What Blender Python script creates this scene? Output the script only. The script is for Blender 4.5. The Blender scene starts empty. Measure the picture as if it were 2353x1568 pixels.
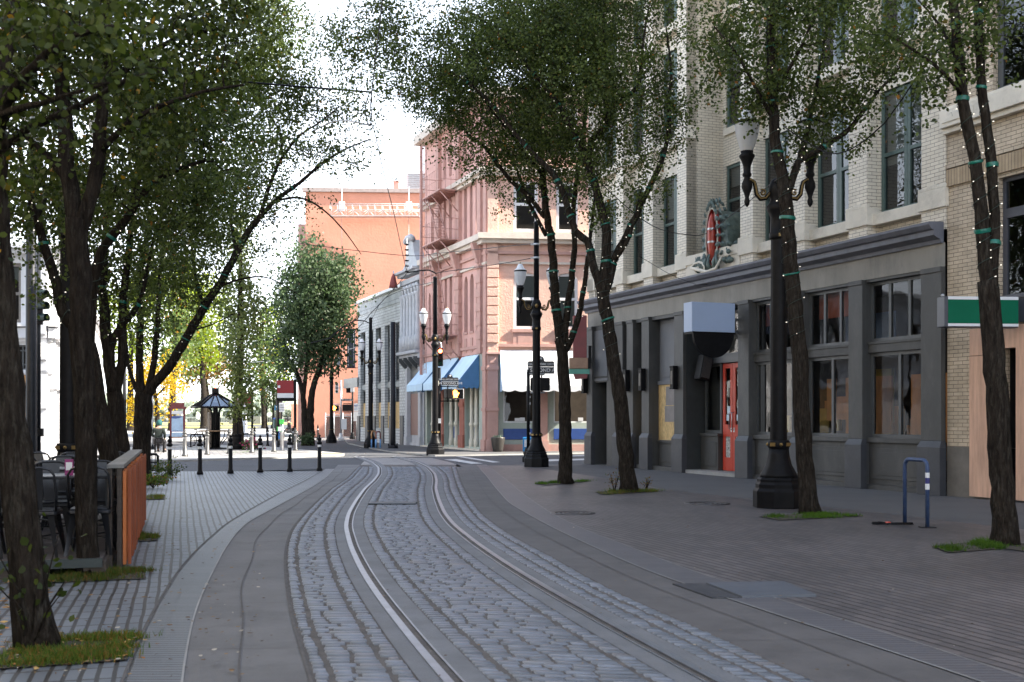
import bpy, math, random
import numpy as np
from mathutils import Vector, Matrix
R = math.radians
rnd = random.Random(7)
nr = np.random.RandomState(11)
SC = bpy.context.scene
COL = SC.collection

# ---------------------------------------------------------------- camera mapping (picture measured at 2353 x 1568)
F, CX, HY, H = 2600.0, 1176.5, 960.0, 1.5
def gp(x, y):
    Y = F * H / (y - HY)
    return ((x - CX) / F * Y, Y)
def px(x, y, Y):
    return Vector(((x - CX) / F * Y, Y, H + (HY - y) / F * Y))

# ---------------------------------------------------------------- materials
MATS = {}
def _new(name):
    m = bpy.data.materials.new(name); m.use_nodes = True
    nt = m.node_tree; nt.nodes.clear()
    return m, nt, nt.nodes, nt.links
def mat(name, col, rough=.6, metal=0.0, var=.18, scale=4.0, bump=0.0, bscale=40.0, spec=.5, dirt=None, dscale=1.2, damt=.5, coat=0.0, stretch=None, bdist=.02):
    if name in MATS: return MATS[name]
    m, nt, N, L = _new(name)
    out = N.new('ShaderNodeOutputMaterial'); b = N.new('ShaderNodeBsdfPrincipled')
    L.new(b.outputs[0], out.inputs[0])
    tc = N.new('ShaderNodeTexCoord'); co = tc.outputs['Object']
    if stretch:
        mp = N.new('ShaderNodeMapping'); mp.inputs['Scale'].default_value = stretch
        L.new(co, mp.inputs[0]); co = mp.outputs[0]
    nz = N.new('ShaderNodeTexNoise'); nz.inputs['Scale'].default_value = scale; nz.inputs['Detail'].default_value = 6
    nz.inputs['Roughness'].default_value = .65
    L.new(co, nz.inputs['Vector'])
    rp = N.new('ShaderNodeValToRGB')
    rp.color_ramp.elements[0].position = .3; rp.color_ramp.elements[1].position = .7
    c = np.array(col[:3])
    rp.color_ramp.elements[0].color = (*np.clip(c * (1 - var), 0, 1), 1)
    rp.color_ramp.elements[1].color = (*np.clip(c * (1 + var), 0, 1), 1)
    L.new(nz.outputs[0], rp.inputs[0]); cout = rp.outputs[0]
    if dirt is not None:
        n2 = N.new('ShaderNodeTexNoise'); n2.inputs['Scale'].default_value = dscale; n2.inputs['Detail'].default_value = 8
        n2.inputs['Roughness'].default_value = .75
        L.new(co, n2.inputs['Vector'])
        r2 = N.new('ShaderNodeValToRGB'); r2.color_ramp.elements[0].position = .5; r2.color_ramp.elements[1].position = .72
        r2.color_ramp.elements[1].color = (damt, damt, damt, 1)
        L.new(n2.outputs[0], r2.inputs[0])
        mx = N.new('ShaderNodeMix'); mx.data_type = 'RGBA'; mx.inputs[7].default_value = (*dirt, 1)
        L.new(r2.outputs[0], mx.inputs[0]); L.new(cout, mx.inputs[6]); cout = mx.outputs[2]
    L.new(cout, b.inputs['Base Color'])
    b.inputs['Roughness'].default_value = rough; b.inputs['Metallic'].default_value = metal
    b.inputs['Specular IOR Level'].default_value = spec; b.inputs['Coat Weight'].default_value = coat
    if bump:
        n3 = N.new('ShaderNodeTexNoise'); n3.inputs['Scale'].default_value = bscale; n3.inputs['Detail'].default_value = 5
        L.new(co, n3.inputs['Vector'])
        bp = N.new('ShaderNodeBump'); bp.inputs['Strength'].default_value = bump; bp.inputs['Distance'].default_value = bdist
        L.new(n3.outputs[0], bp.inputs['Height']); L.new(bp.outputs[0], b.inputs['Normal'])
    MATS[name] = m; return m
def brick(name, c1, c2, mortar, w, h, ms=.01, offset=.5, bump=.6, rough=.8, rot=0.0, var=.25, vscale=1.5, dirt=None, damt=.4, spec=.3, smooth=.1, coord='UV', bias=0.0):
    if name in MATS: return MATS[name]
    m, nt, N, L = _new(name)
    out = N.new('ShaderNodeOutputMaterial'); b = N.new('ShaderNodeBsdfPrincipled'); L.new(b.outputs[0], out.inputs[0])
    tc = N.new('ShaderNodeTexCoord'); mp = N.new('ShaderNodeMapping'); mp.inputs['Rotation'].default_value = (0, 0, rot)
    L.new(tc.outputs[coord], mp.inputs[0])
    bt = N.new('ShaderNodeTexBrick'); bt.offset = offset
    bt.inputs['Color1'].default_value = (*c1, 1); bt.inputs['Color2'].default_value = (*c2, 1); bt.inputs['Mortar'].default_value = (*mortar, 1)
    bt.inputs['Scale'].default_value = 1; bt.inputs['Brick Width'].default_value = w; bt.inputs['Row Height'].default_value = h
    bt.inputs['Mortar Size'].default_value = ms; bt.inputs['Mortar Smooth'].default_value = smooth; bt.inputs['Bias'].default_value = bias
    # slightly wandering joints
    nw = N.new('ShaderNodeTexNoise'); nw.inputs['Scale'].default_value = 3.0
    L.new(mp.outputs[0], nw.inputs['Vector'])
    va = N.new('ShaderNodeVectorMath'); va.operation = 'MULTIPLY_ADD'
    sb = N.new('ShaderNodeVectorMath'); sb.operation = 'SUBTRACT'; sb.inputs[1].default_value = (.5, .5, .5)
    L.new(nw.outputs['Color'], sb.inputs[0]); L.new(sb.outputs[0], va.inputs[0])
    va.inputs[1].default_value = (ms * 1.2,) * 3; L.new(mp.outputs[0], va.inputs[2])
    L.new(va.outputs[0], bt.inputs['Vector'])
    nz = N.new('ShaderNodeTexNoise'); nz.inputs['Scale'].default_value = vscale; nz.inputs['Detail'].default_value = 8; nz.inputs['Roughness'].default_value = .7
    L.new(mp.outputs[0], nz.inputs['Vector'])
    mr = N.new('ShaderNodeMapRange'); mr.inputs[1].default_value = .3; mr.inputs[2].default_value = .7; mr.inputs[3].default_value = 1 - var; mr.inputs[4].default_value = 1 + var
    L.new(nz.outputs[0], mr.inputs[0])
    mu = N.new('ShaderNodeVectorMath'); mu.operation = 'SCALE'; L.new(bt.outputs[0], mu.inputs[0]); L.new(mr.outputs[0], mu.inputs['Scale'])
    cout = mu.outputs[0]
    if dirt is not None:
        n2 = N.new('ShaderNodeTexNoise'); n2.inputs['Scale'].default_value = .9; n2.inputs['Detail'].default_value = 8; n2.inputs['Roughness'].default_value = .7
        L.new(tc.outputs['Object'], n2.inputs['Vector'])
        r2 = N.new('ShaderNodeValToRGB'); r2.color_ramp.elements[0].position = .5; r2.color_ramp.elements[1].position = .75
        r2.color_ramp.elements[1].color = (damt,) * 3 + (1,)
        L.new(n2.outputs[0], r2.inputs[0])
        mx = N.new('ShaderNodeMix'); mx.data_type = 'RGBA'; mx.inputs[7].default_value = (*dirt, 1)
        L.new(r2.outputs[0], mx.inputs[0]); L.new(cout, mx.inputs[6]); cout = mx.outputs[2]
    L.new(cout, b.inputs['Base Color'])
    b.inputs['Roughness'].default_value = rough; b.inputs['Specular IOR Level'].default_value = spec
    bp = N.new('ShaderNodeBump'); bp.inputs['Strength'].default_value = bump; bp.inputs['Distance'].default_value = .006; bp.invert = True
    ad = N.new('ShaderNodeMath'); ad.operation = 'MULTIPLY_ADD'; ad.inputs[1].default_value = .25
    n4 = N.new('ShaderNodeTexNoise'); n4.inputs['Scale'].default_value = 25; L.new(mp.outputs[0], n4.inputs['Vector'])
    L.new(n4.outputs[0], ad.inputs[0]); L.new(bt.outputs['Fac'], ad.inputs[2])
    L.new(ad.outputs[0], bp.inputs['Height']); L.new(bp.outputs[0], b.inputs['Normal'])
    MATS[name] = m; return m
def glass(name, tint=(.55, .6, .6), base=.06, rough=.01, dark=0.0):
    if name in MATS: return MATS[name]
    m, nt, N, L = _new(name)
    out = N.new('ShaderNodeOutputMaterial'); mx = N.new('ShaderNodeMixShader'); L.new(mx.outputs[0], out.inputs[0])
    tr = N.new('ShaderNodeBsdfTransparent'); tr.inputs[0].default_value = (*tint, 1)
    gl = N.new('ShaderNodeBsdfGlossy'); gl.inputs['Roughness'].default_value = rough; gl.inputs['Color'].default_value = (.95, .97, 1, 1)
    fr = N.new('ShaderNodeFresnel'); fr.inputs[0].default_value = 1.45
    nz = N.new('ShaderNodeTexNoise'); nz.inputs['Scale'].default_value = 1.1; tc = N.new('ShaderNodeTexCoord'); L.new(tc.outputs['Object'], nz.inputs[0])
    bp = N.new('ShaderNodeBump'); bp.inputs['Strength'].default_value = .06; bp.inputs['Distance'].default_value = .1
    L.new(nz.outputs[0], bp.inputs['Height']); L.new(bp.outputs[0], gl.inputs['Normal'])
    ad = N.new('ShaderNodeMath'); ad.inputs[1].default_value = base; ad.use_clamp = True
    L.new(fr.outputs[0], ad.inputs[0]); L.new(ad.outputs[0], mx.inputs[0]); L.new(tr.outputs[0], mx.inputs[1]); L.new(gl.outputs[0], mx.inputs[2])
    MATS[name] = m; return m
def emis(name, col, strength):
    if name in MATS: return MATS[name]
    m, nt, N, L = _new(name)
    out = N.new('ShaderNodeOutputMaterial'); e = N.new('ShaderNodeEmission'); e.inputs[0].default_value = (*col, 1); e.inputs[1].default_value = strength
    L.new(e.outputs[0], out.inputs[0]); MATS[name] = m; return m
def leafmat(name, c_dark, c_light, trans=.45, rough=.45, odd=None, oddp=.03):
    if name in MATS: return MATS[name]
    m, nt, N, L = _new(name)
    out = N.new('ShaderNodeOutputMaterial'); b = N.new('ShaderNodeBsdfPrincipled')
    ge = N.new('ShaderNodeNewGeometry'); rp = N.new('ShaderNodeValToRGB')
    rp.color_ramp.elements[0].color = (*c_dark, 1); rp.color_ramp.elements[1].color = (*c_light, 1)
    if odd:
        e = rp.color_ramp.elements.new(1 - oddp - .005); e.color = (*c_light, 1)
        e = rp.color_ramp.elements.new(1 - oddp); e.color = (*odd, 1)
        rp.color_ramp.elements[len(rp.color_ramp.elements) - 1].color = (*odd, 1)
    L.new(ge.outputs['Random Per Island'], rp.inputs[0])
    # large clumps of lighter and darker foliage
    tc = N.new('ShaderNodeTexCoord'); nz = N.new('ShaderNodeTexNoise'); nz.inputs['Scale'].default_value = .9; nz.inputs['Detail'].default_value = 3
    L.new(tc.outputs['Object'], nz.inputs[0])
    mr = N.new('ShaderNodeMapRange'); mr.inputs[1].default_value = .35; mr.inputs[2].default_value = .65; mr.inputs[3].default_value = .7; mr.inputs[4].default_value = 1.25
    L.new(nz.outputs[0], mr.inputs[0])
    mu = N.new('ShaderNodeVectorMath'); mu.operation = 'SCALE'; L.new(rp.outputs[0], mu.inputs[0]); L.new(mr.outputs[0], mu.inputs['Scale'])
    L.new(mu.outputs[0], b.inputs['Base Color']); b.inputs['Roughness'].default_value = rough; b.inputs['Specular IOR Level'].default_value = .25
    t = N.new('ShaderNodeBsdfTranslucent'); hs = N.new('ShaderNodeHueSaturation'); hs.inputs['Saturation'].default_value = 1.15; hs.inputs['Value'].default_value = 1.6
    L.new(mu.outputs[0], hs.inputs['Color']); L.new(hs.outputs[0], t.inputs[0])
    mx = N.new('ShaderNodeMixShader'); mx.inputs[0].default_value = trans
    L.new(b.outputs[0], mx.inputs[1]); L.new(t.outputs[0], mx.inputs[2]); L.new(mx.outputs[0], out.inputs[0])
    MATS[name] = m; return m

# ---------------------------------------------------------------- mesh builder
class MB:
    def __init__(s, M=None):
        s.v = []; s.f = []; s.uv = []; s.mi = []; s.sm = []
        s.M = M or Matrix.Identity(4); s.m = 0; s.smooth = False
    def _uv(s, pts):
        a, b, c = pts[0], pts[1], pts[2]
        n = (b - a).cross(c - a)
        if len(pts) > 3 and n.length < 1e-9: n = (c - a).cross(pts[3] - a)
        ax, ay, az = abs(n.x), abs(n.y), abs(n.z)
        if az >= ax and az >= ay: return [(p.x, p.y) for p in pts]
        if ax >= ay: return [(p.y, p.z) for p in pts]
        return [(p.x, p.z) for p in pts]
    def face(s, pts, uv=None):
        pts = [Vector(p) for p in pts]
        i0 = len(s.v)
        s.v.extend([tuple(s.M @ p) for p in pts])
        s.f.append(tuple(range(i0, i0 + len(pts)))); s.uv.append(uv or s._uv(pts)); s.mi.append(s.m); s.sm.append(s.smooth)
    quad = face
    def grid(s, verts, faces, uvs=None):
        vs = [Vector(p) for p in verts]
        i0 = len(s.v); s.v.extend([tuple(s.M @ p) for p in vs])
        for k, f in enumerate(faces):
            s.f.append(tuple(i0 + i for i in f)); s.uv.append(uvs[k] if uvs else s._uv([vs[i] for i in f])); s.mi.append(s.m); s.sm.append(s.smooth)
    def box(s, x0, x1, y0, y1, z0, z1, skip=''):
        p = [(x0, y0, z0), (x1, y0, z0), (x1, y1, z0), (x0, y1, z0), (x0, y0, z1), (x1, y0, z1), (x1, y1, z1), (x0, y1, z1)]
        fs = {'b': (0, 3, 2, 1), 't': (4, 5, 6, 7), 'f': (0, 1, 5, 4), 'k': (2, 3, 7, 6), 'l': (3, 0, 4, 7), 'r': (1, 2, 6, 5)}
        s.grid(p, [q for k, q in fs.items() if k not in skip])
    def cbox(s, c, d, skip=''):
        s.box(c[0] - d[0] / 2, c[0] + d[0] / 2, c[1] - d[1] / 2, c[1] + d[1] / 2, c[2] - d[2] / 2, c[2] + d[2] / 2, skip)
    def prism(s, poly, z0, z1, axis='z'):   # poly in (a,b), extruded along axis
        n = len(poly)
        def P(a, b, c):
            return {'z': (a, b, c), 'y': (a, c, b), 'x': (c, a, b)}[axis]
        area = sum(poly[i][0] * poly[(i + 1) % n][1] - poly[(i + 1) % n][0] * poly[i][1] for i in range(n))
        if (area < 0) != (axis == 'y'): poly = poly[::-1]
        vs = [P(a, b, z0) for a, b in poly] + [P(a, b, z1) for a, b in poly]
        fs = [tuple(range(n))[::-1], tuple(range(n, 2 * n))] + [(i, (i + 1) % n, n + (i + 1) % n, n + i) for i in range(n)]
        s.grid(vs, fs)
    def lathe(s, prof, c=(0, 0, 0), n=16, smooth=True, cap=True, flute=0.0, nf=0):
        old = s.smooth; s.smooth = smooth
        vs = []; c = Vector(c)
        for r, z in prof:
            for i in range(n):
                a = 2 * math.pi * (i + .5) / n
                rr = r * (1 - (flute if (nf and i % 2) else 0))
                vs.append((c.x + rr * math.cos(a), c.y + rr * math.sin(a), c.z + z))
        fs = []
        for k in range(len(prof) - 1):
            for i in range(n):
                j = (i + 1) % n
                fs.append((k * n + i, k * n + j, (k + 1) * n + j, (k + 1) * n + i))
        if cap:
            if prof[0][0] > 1e-4: fs.append(tuple(range(n))[::-1])
            if prof[-1][0] > 1e-4: fs.append(tuple((len(prof) - 1) * n + i for i in range(n)))
        s.grid(vs, fs); s.smooth = old
    def tube(s, pts, rad, n=8, cap=True, smooth=True, wob=0.0):
        old = s.smooth; s.smooth = smooth
        pts = [Vector(p) for p in pts]; m = len(pts)
        if not hasattr(rad, '__len__'): rad = [rad] * m
        t0 = (pts[1] - pts[0]).normalized()
        up = Vector((0, 0, 1)) if abs(t0.z) < .9 else Vector((0, 1, 0))
        e1 = t0.cross(up).normalized(); vs = []; fs = []; uvs = []
        L = 0
        for k in range(m):
            if k == 0: t = pts[1] - pts[0]
            elif k == m - 1: t = pts[-1] - pts[-2]
            else: t = pts[k + 1] - pts[k - 1]
            t.normalize(); e1 = (e1 - t * e1.dot(t)).normalized(); e2 = t.cross(e1)
            for i in range(n):
                a = 2 * math.pi * i / n
                r = rad[k] * (1 + (rnd.uniform(-wob, wob) if wob else 0))
                vs.append(pts[k] + e1 * (r * math.cos(a)) + e2 * (r * math.sin(a)))
        for k in range(m - 1):
            for i in range(n):
                j = (i + 1) % n
                fs.append((k * n + i, k * n + j, (k + 1) * n + j, (k + 1) * n + i))
        if cap: fs += [tuple(range(n))[::-1], tuple((m - 1) * n + i for i in range(n))]
        s.grid(vs, fs); s.smooth = old
    def ball(s, c, r, n=10, m=6, sz=1.0):
        s.lathe([(max(r * math.sin(math.pi * k / m), 1e-5), -r * sz * math.cos(math.pi * k / m)) for k in range(m + 1)], c, n)
    def build(s, name, mats, parent=None, world=False, bevel=0.0, seg=2):
        me = bpy.data.meshes.new(name)
        me.from_pydata(s.v, [], s.f)
        if not isinstance(mats, (list, tuple)): mats = [mats]
        for q in mats: me.materials.append(q)
        me.polygons.foreach_set('material_index', s.mi); me.polygons.foreach_set('use_smooth', s.sm)
        ul = me.uv_layers.new(name='UVMap')
        ul.data.foreach_set('uv', [c for fu in s.uv for p in fu for c in p])
        me.update()
        o = bpy.data.objects.new(name, me); COL.objects.link(o)
        if parent is not None:
            o.parent = parent
            if world and parent.type == 'EMPTY': o.matrix_parent_inverse = Matrix.Translation(-parent.location)
        if bevel:
            b = o.modifiers.new('Bevel', 'BEVEL'); b.width = bevel; b.segments = seg; b.limit_method = 'ANGLE'; b.angle_limit = R(40)
        return o
def npmesh(name, V, Q, material, parent=None, world=False, smooth=False):
    me = bpy.data.meshes.new(name); V = np.asarray(V, np.float32); Q = np.asarray(Q, np.int32)
    me.vertices.add(len(V)); me.vertices.foreach_set('co', V.ravel())
    k = Q.shape[1]
    me.loops.add(Q.size); me.loops.foreach_set('vertex_index', Q.ravel())
    me.polygons.add(len(Q)); me.polygons.foreach_set('loop_start', np.arange(0, Q.size, k, dtype=np.int32))
    me.polygons.foreach_set('loop_total', np.full(len(Q), k, np.int32))
    if smooth: me.polygons.foreach_set('use_smooth', np.ones(len(Q), bool))
    me.update(calc_edges=True)
    me.materials.append(material)
    o = bpy.data.objects.new(name, me); COL.objects.link(o)
    if parent is not None:
        o.parent = parent
        if world and parent.type == 'EMPTY': o.matrix_parent_inverse = Matrix.Translation(-parent.location)
    return o
def tag(o, label=None, cat=None, group=None, kind=None):
    if label: o['label'] = label
    if cat: o['category'] = cat
    if group: o['group'] = group
    if kind: o['kind'] = kind
    return o
def thing(name, label, cat, loc=(0, 0, 0), rz=0.0, group=None, scale=1.0):
    o = bpy.data.objects.new(name, None); COL.objects.link(o); o.empty_display_size = .2
    o.location = loc; o.rotation_euler = (0, 0, rz); o.scale = (scale,) * 3
    return tag(o, label, cat, group)
def copy_tree(o, parent=None):
    c = o.copy(); COL.objects.link(c)
    if parent is not None: c.parent = parent
    for ch in [q for q in bpy.data.objects if q.parent == o]: copy_tree(ch, c)
    return c
def text_mesh(body, size, material, M, parent, name='lettering', extrude=.002, align='CENTER'):
    cu = bpy.data.curves.new(name, 'FONT'); cu.body = body; cu.size = size; cu.align_x = align; cu.align_y = 'CENTER'; cu.extrude = extrude
    to = bpy.data.objects.new(name, cu)
    me = bpy.data.meshes.new_from_object(to); bpy.data.objects.remove(to)
    me.materials.clear(); me.materials.append(material)
    me.transform(M)
    o = bpy.data.objects.new(name, me); COL.objects.link(o)
    if parent is not None: o.parent = parent
    return o

# vertical plate facing the camera: local x right, y up, z towards the viewer
FACE = Matrix.Rotation(R(90), 4, 'X')

# ---------------------------------------------------------------- shared materials
mt_black = mat('black_paint', (.008, .008, .009), .45, 0, .3, 8, .05, 60, spec=.12, dirt=(.03, .027, .024), damt=.25)
mt_pole = mat('dark_steel_paint', (.010, .011, .014), .4, 0, .3, 6, .04, 30, spec=.2, dirt=(.05, .05, .05), damt=.3)
mt_gold = mat('gilded_metal', (.22, .145, .05), .45, .5, .2, 20)
mt_white = mat('white_enamel', (.75, .76, .77), .35, 0, .05, 3)
mt_steel = mat('brushed_steel', (.45, .45, .46), .32, .9, .12, 10)
mt_galv = mat('galvanised_steel', (.5, .51, .52), .45, .7, .15, 8)
mt_bark = mat('bark', (.024, .019, .015), .95, 0, .6, 22, 1.0, 30, spec=.08, dirt=(.085, .078, .062), dscale=26, damt=.75, stretch=(1, 1, .22), bdist=.07)
mt_barkd = mat('dark_bark', (.019, .015, .012), .95, 0, .6, 22, 1.0, 28, spec=.08, dirt=(.068, .062, .05), dscale=26, damt=.7, stretch=(1, 1, .22), bdist=.07)
mt_gnd = mat('asphalt', (.065, .067, .072), .85, 0, .2, 2.0, .35, 120, dirt=(.035, .035, .037), dscale=.5, damt=.6)
# ================================================================ GROUND
def paver(name, c1, c2, mortar, w, h, groove, joint, rot=0.0, offset=0.0, coord='Object', var=.2, rough=.5, bump=.7, spec=.5, dirt=None, vscale=.8):
    m, nt, N, L = _new(name)
    out = N.new('ShaderNodeOutputMaterial'); b = N.new('ShaderNodeBsdfPrincipled'); L.new(b.outputs[0], out.inputs[0])
    tc = N.new('ShaderNodeTexCoord'); mp = N.new('ShaderNodeMapping'); mp.inputs['Rotation'].default_value = (0, 0, rot)
    L.new(tc.outputs[coord], mp.inputs[0])
    nw = N.new('ShaderNodeTexNoise'); nw.inputs['Scale'].default_value = 1.6; nw.inputs['Detail'].default_value = 4
    L.new(mp.outputs[0], nw.inputs['Vector'])
    sb = N.new('ShaderNodeVectorMath'); sb.operation = 'SUBTRACT'; sb.inputs[1].default_value = (.5, .5, .5); L.new(nw.outputs['Color'], sb.inputs[0])
    va = N.new('ShaderNodeVectorMath'); va.operation = 'MULTIPLY_ADD'; va.inputs[1].default_value = (.03, .03, 0); L.new(sb.outputs[0], va.inputs[0]); L.new(mp.outputs[0], va.inputs[2])
    def bt(w, ms, c1, c2):
        t = N.new('ShaderNodeTexBrick'); t.offset = offset; t.inputs['Color1'].default_value = (*c1, 1); t.inputs['Color2'].default_value = (*c2, 1)
        t.inputs['Mortar'].default_value = (*mortar, 1); t.inputs['Scale'].default_value = 1; t.inputs['Brick Width'].default_value = w
        t.inputs['Row Height'].default_value = h; t.inputs['Mortar Size'].default_value = ms; t.inputs['Mortar Smooth'].default_value = .15
        L.new(va.outputs[0], t.inputs['Vector']); return t
    a = bt(w, joint, c1, c2); g = bt(5000, groove, c1, c2)
    mxf = N.new('ShaderNodeMath'); mxf.operation = 'MAXIMUM'; L.new(a.outputs['Fac'], mxf.inputs[0]); L.new(g.outputs['Fac'], mxf.inputs[1])
    nz = N.new('ShaderNodeTexNoise'); nz.inputs['Scale'].default_value = vscale; nz.inputs['Detail'].default_value = 9; nz.inputs['Roughness'].default_value = .7
    L.new(mp.outputs[0], nz.inputs['Vector'])
    mr = N.new('ShaderNodeMapRange'); mr.inputs[1].default_value = .3; mr.inputs[2].default_value = .7; mr.inputs[3].default_value = 1 - var; mr.inputs[4].default_value = 1 + var
    L.new(nz.outputs[0], mr.inputs[0])
    mu = N.new('ShaderNodeVectorMath'); mu.operation = 'SCALE'; L.new(a.outputs[0], mu.inputs[0]); L.new(mr.outputs[0], mu.inputs['Scale'])
    mx = N.new('ShaderNodeMix'); mx.data_type = 'RGBA'; mx.inputs[7].default_value = (*mortar, 1); L.new(mxf.outputs[0], mx.inputs[0]); L.new(mu.outputs[0], mx.inputs[6])
    L.new(mx.outputs[2], b.inputs['Base Color']); b.inputs['Roughness'].default_value = rough; b.inputs['Specular IOR Level'].default_value = spec
    n4 = N.new('ShaderNodeTexNoise'); n4.inputs['Scale'].default_value = 30; L.new(mp.outputs[0], n4.inputs['Vector'])
    ad = N.new('ShaderNodeMath'); ad.operation = 'MULTIPLY_ADD'; ad.inputs[1].default_value = .2; L.new(n4.outputs[0], ad.inputs[0]); L.new(mxf.outputs[0], ad.inputs[2])
    bp = N.new('ShaderNodeBump'); bp.invert = True; bp.inputs['Strength'].default_value = bump; bp.inputs['Distance'].default_value = .008
    L.new(ad.outputs[0], bp.inputs['Height']); L.new(bp.outputs[0], b.inputs['Normal'])
    MATS[name] = m; return m

TH_L = 90 + math.degrees(math.atan(.293)); TH_R = 90 + math.degrees(math.atan(.335))
mt_plazaL = paver('plaza_pavers', (.120, .134, .15), (.15, .162, .178), (.032, .028, .025), .30, .092, .010, .014, -R(TH_L), 0.0)
mt_plazaR = paver('plaza_bricks', (.098, .088, .088), (.142, .124, .120), (.020, .018, .016), .24, .105, .012, .002, -R(TH_R), 0.5, var=.28, vscale=.5)
mt_ribL = paver('soldier_course', (.125, .135, .147), (.15, .157, .167), (.05, .047, .044), .30, .066, .009, .0, 0, 0, 'UV', var=.12)
mt_ribR = paver('soldier_course_dark', (.105, .103, .112), (.125, .12, .127), (.045, .042, .04), 6, .072, .006, .0, 0, 0, 'UV', var=.15)
mt_lane = mat('lane_concrete', (.155, .152, .15), .75, 0, .16, 1.1, .5, 160, dirt=(.08, .078, .076), dscale=1.3, damt=.7)
mt_laneR = mat('lane_concrete_worn', (.115, .108, .104), .75, 0, .2, 1.3, .5, 160, dirt=(.06, .057, .055), dscale=1.4, damt=.7)
mt_walk = mat('sidewalk_concrete', (.095, .093, .092), .8, 0, .2, .8, .3, 90, dirt=(.06, .058, .055), dscale=.8, damt=.5)
mt_sand = mat('sett_mortar', (.110, .100, .092), .95, 0, .35, 6, .6, 80)
mt_conc = mat('rail_concrete', (.15, .155, .162), .7, 0, .18, 2.5, .4, 70, dirt=(.13, .125, .12), dscale=1.5, damt=.5)
mt_seam = mat('tar_seam', (.085, .078, .073), .8, 0, .3, 8)
mt_kerb = mat('kerb_concrete', (.30, .295, .28), .8, 0, .15, 3, .3, 60, dirt=(.18, .17, .15), damt=.5)
mt_rail = mat('rail_steel', (.36, .37, .39), .42, 1, .15, 6, .05, 40)
mt_groove = mat('rail_groove', (.02, .017, .015), .8, 0, .3, 20)
mt_lightpave = mat('pale_paving', (.34, .33, .31), .8, 0, .12, 1.5, .2, 40, dirt=(.24, .225, .2), damt=.5)
mt_plazaF = paver('island_pavers', (.21, .205, .20), (.27, .26, .25), (.11, .10, .09), .25, .25, .012, .012, -R(TH_L), 0.0)
mt_yellow = mat('tactile_yellow', (.55, .40, .16), .8, 0, .2, 5)
mt_paint = mat('road_paint', (.5, .5, .49), .7, 0, .15, 6, dirt=(.25, .25, .25), dscale=3, damt=.6)

def wcurve(pts):
    zz = []; xx = []
    for x, y in pts:
        X, Z = gp(x, y); zz.append(Z); xx.append(X)
    o = np.argsort(zz); zz = np.array(zz)[o]; xx = np.array(xx)[o]
    g = np.linspace(3.0, 60, 1500)
    v = np.interp(g, zz, xx)
    s0 = (xx[1] - xx[0]) / (zz[1] - zz[0]); v[g < zz[0]] = xx[0] + s0 * (g[g < zz[0]] - zz[0])
    s1 = (xx[-1] - xx[-2]) / (zz[-1] - zz[-2]); v[g > zz[-1]] = xx[-1] + s1 * (g[g > zz[-1]] - zz[-1])
    k = np.exp(-.5 * (np.arange(-40, 41) / 14.) ** 2); k /= k.sum()
    pad = np.concatenate([v[0] + (v[1] - v[0]) * np.arange(-40, 0), v, v[-1] + (v[-1] - v[-2]) * np.arange(1, 41)])
    v = np.convolve(pad, k, 'valid')
    return lambda z: float(np.interp(z, g, v))
B0 = wcurve([(287, 1568), (324, 1471), (362, 1395), (415, 1309), (460, 1259), (522, 1204), (556, 1184), (597, 1160), (651, 1131), (702, 1106), (735, 1087), (745, 1080)])
B1 = wcurve([(418, 1568), (425, 1511), (432, 1474), (440, 1436), (450, 1402), (464, 1364), (488, 1317), (512, 1269), (535, 1235), (563, 1204), (627, 1169), (668, 1147), (719, 1119), (748, 1099), (764, 1082)])
B3 = wcurve([(723, 1568), (706, 1511), (685, 1453), (672, 1402), (662, 1341), (658, 1293), (660, 1256), (672, 1218), (699, 1184), (730, 1153), (764, 1123), (798, 1101), (816, 1082)])
RL = wcurve([(1028, 1568), (970, 1501), (918, 1436), (866, 1368), (831, 1313), (806, 1259), (794, 1211), (801, 1181), (819, 1150), (838, 1124), (858, 1106), (870, 1090), (870, 1075), (856, 1063), (832, 1054)])
B4 = wcurve([(1870, 1568), (1781, 1528), (1702, 1487), (1613, 1450), (1511, 1405), (1426, 1368), (1341, 1324), (1273, 1283), (1211, 1252), (1153, 1218), (1109, 1184), (1078, 1146), (1061, 1112), (1050, 1080)])
B5 = wcurve([(2230, 1560), (2100, 1515), (1960, 1472), (1781, 1412), (1681, 1380), (1596, 1351), (1511, 1322), (1426, 1286), (1341, 1247), (1273, 1215), (1221, 1187), (1170, 1157), (1140, 1123), (1116, 1092), (1095, 1070)])
B6 = wcurve([(2353, 1560), (2100, 1475), (1900, 1416), (1668, 1338), (1596, 1316), (1528, 1290), (1443, 1256), (1375, 1231), (1324, 1210), (1266, 1180), (1211, 1143), (1170, 1109), (1140, 1085), (1120, 1070)])
B7 = wcurve([(2353, 1217), (2008, 1177), (1715, 1146), (1545, 1128), (1395, 1099), (1250, 1078)])

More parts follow.
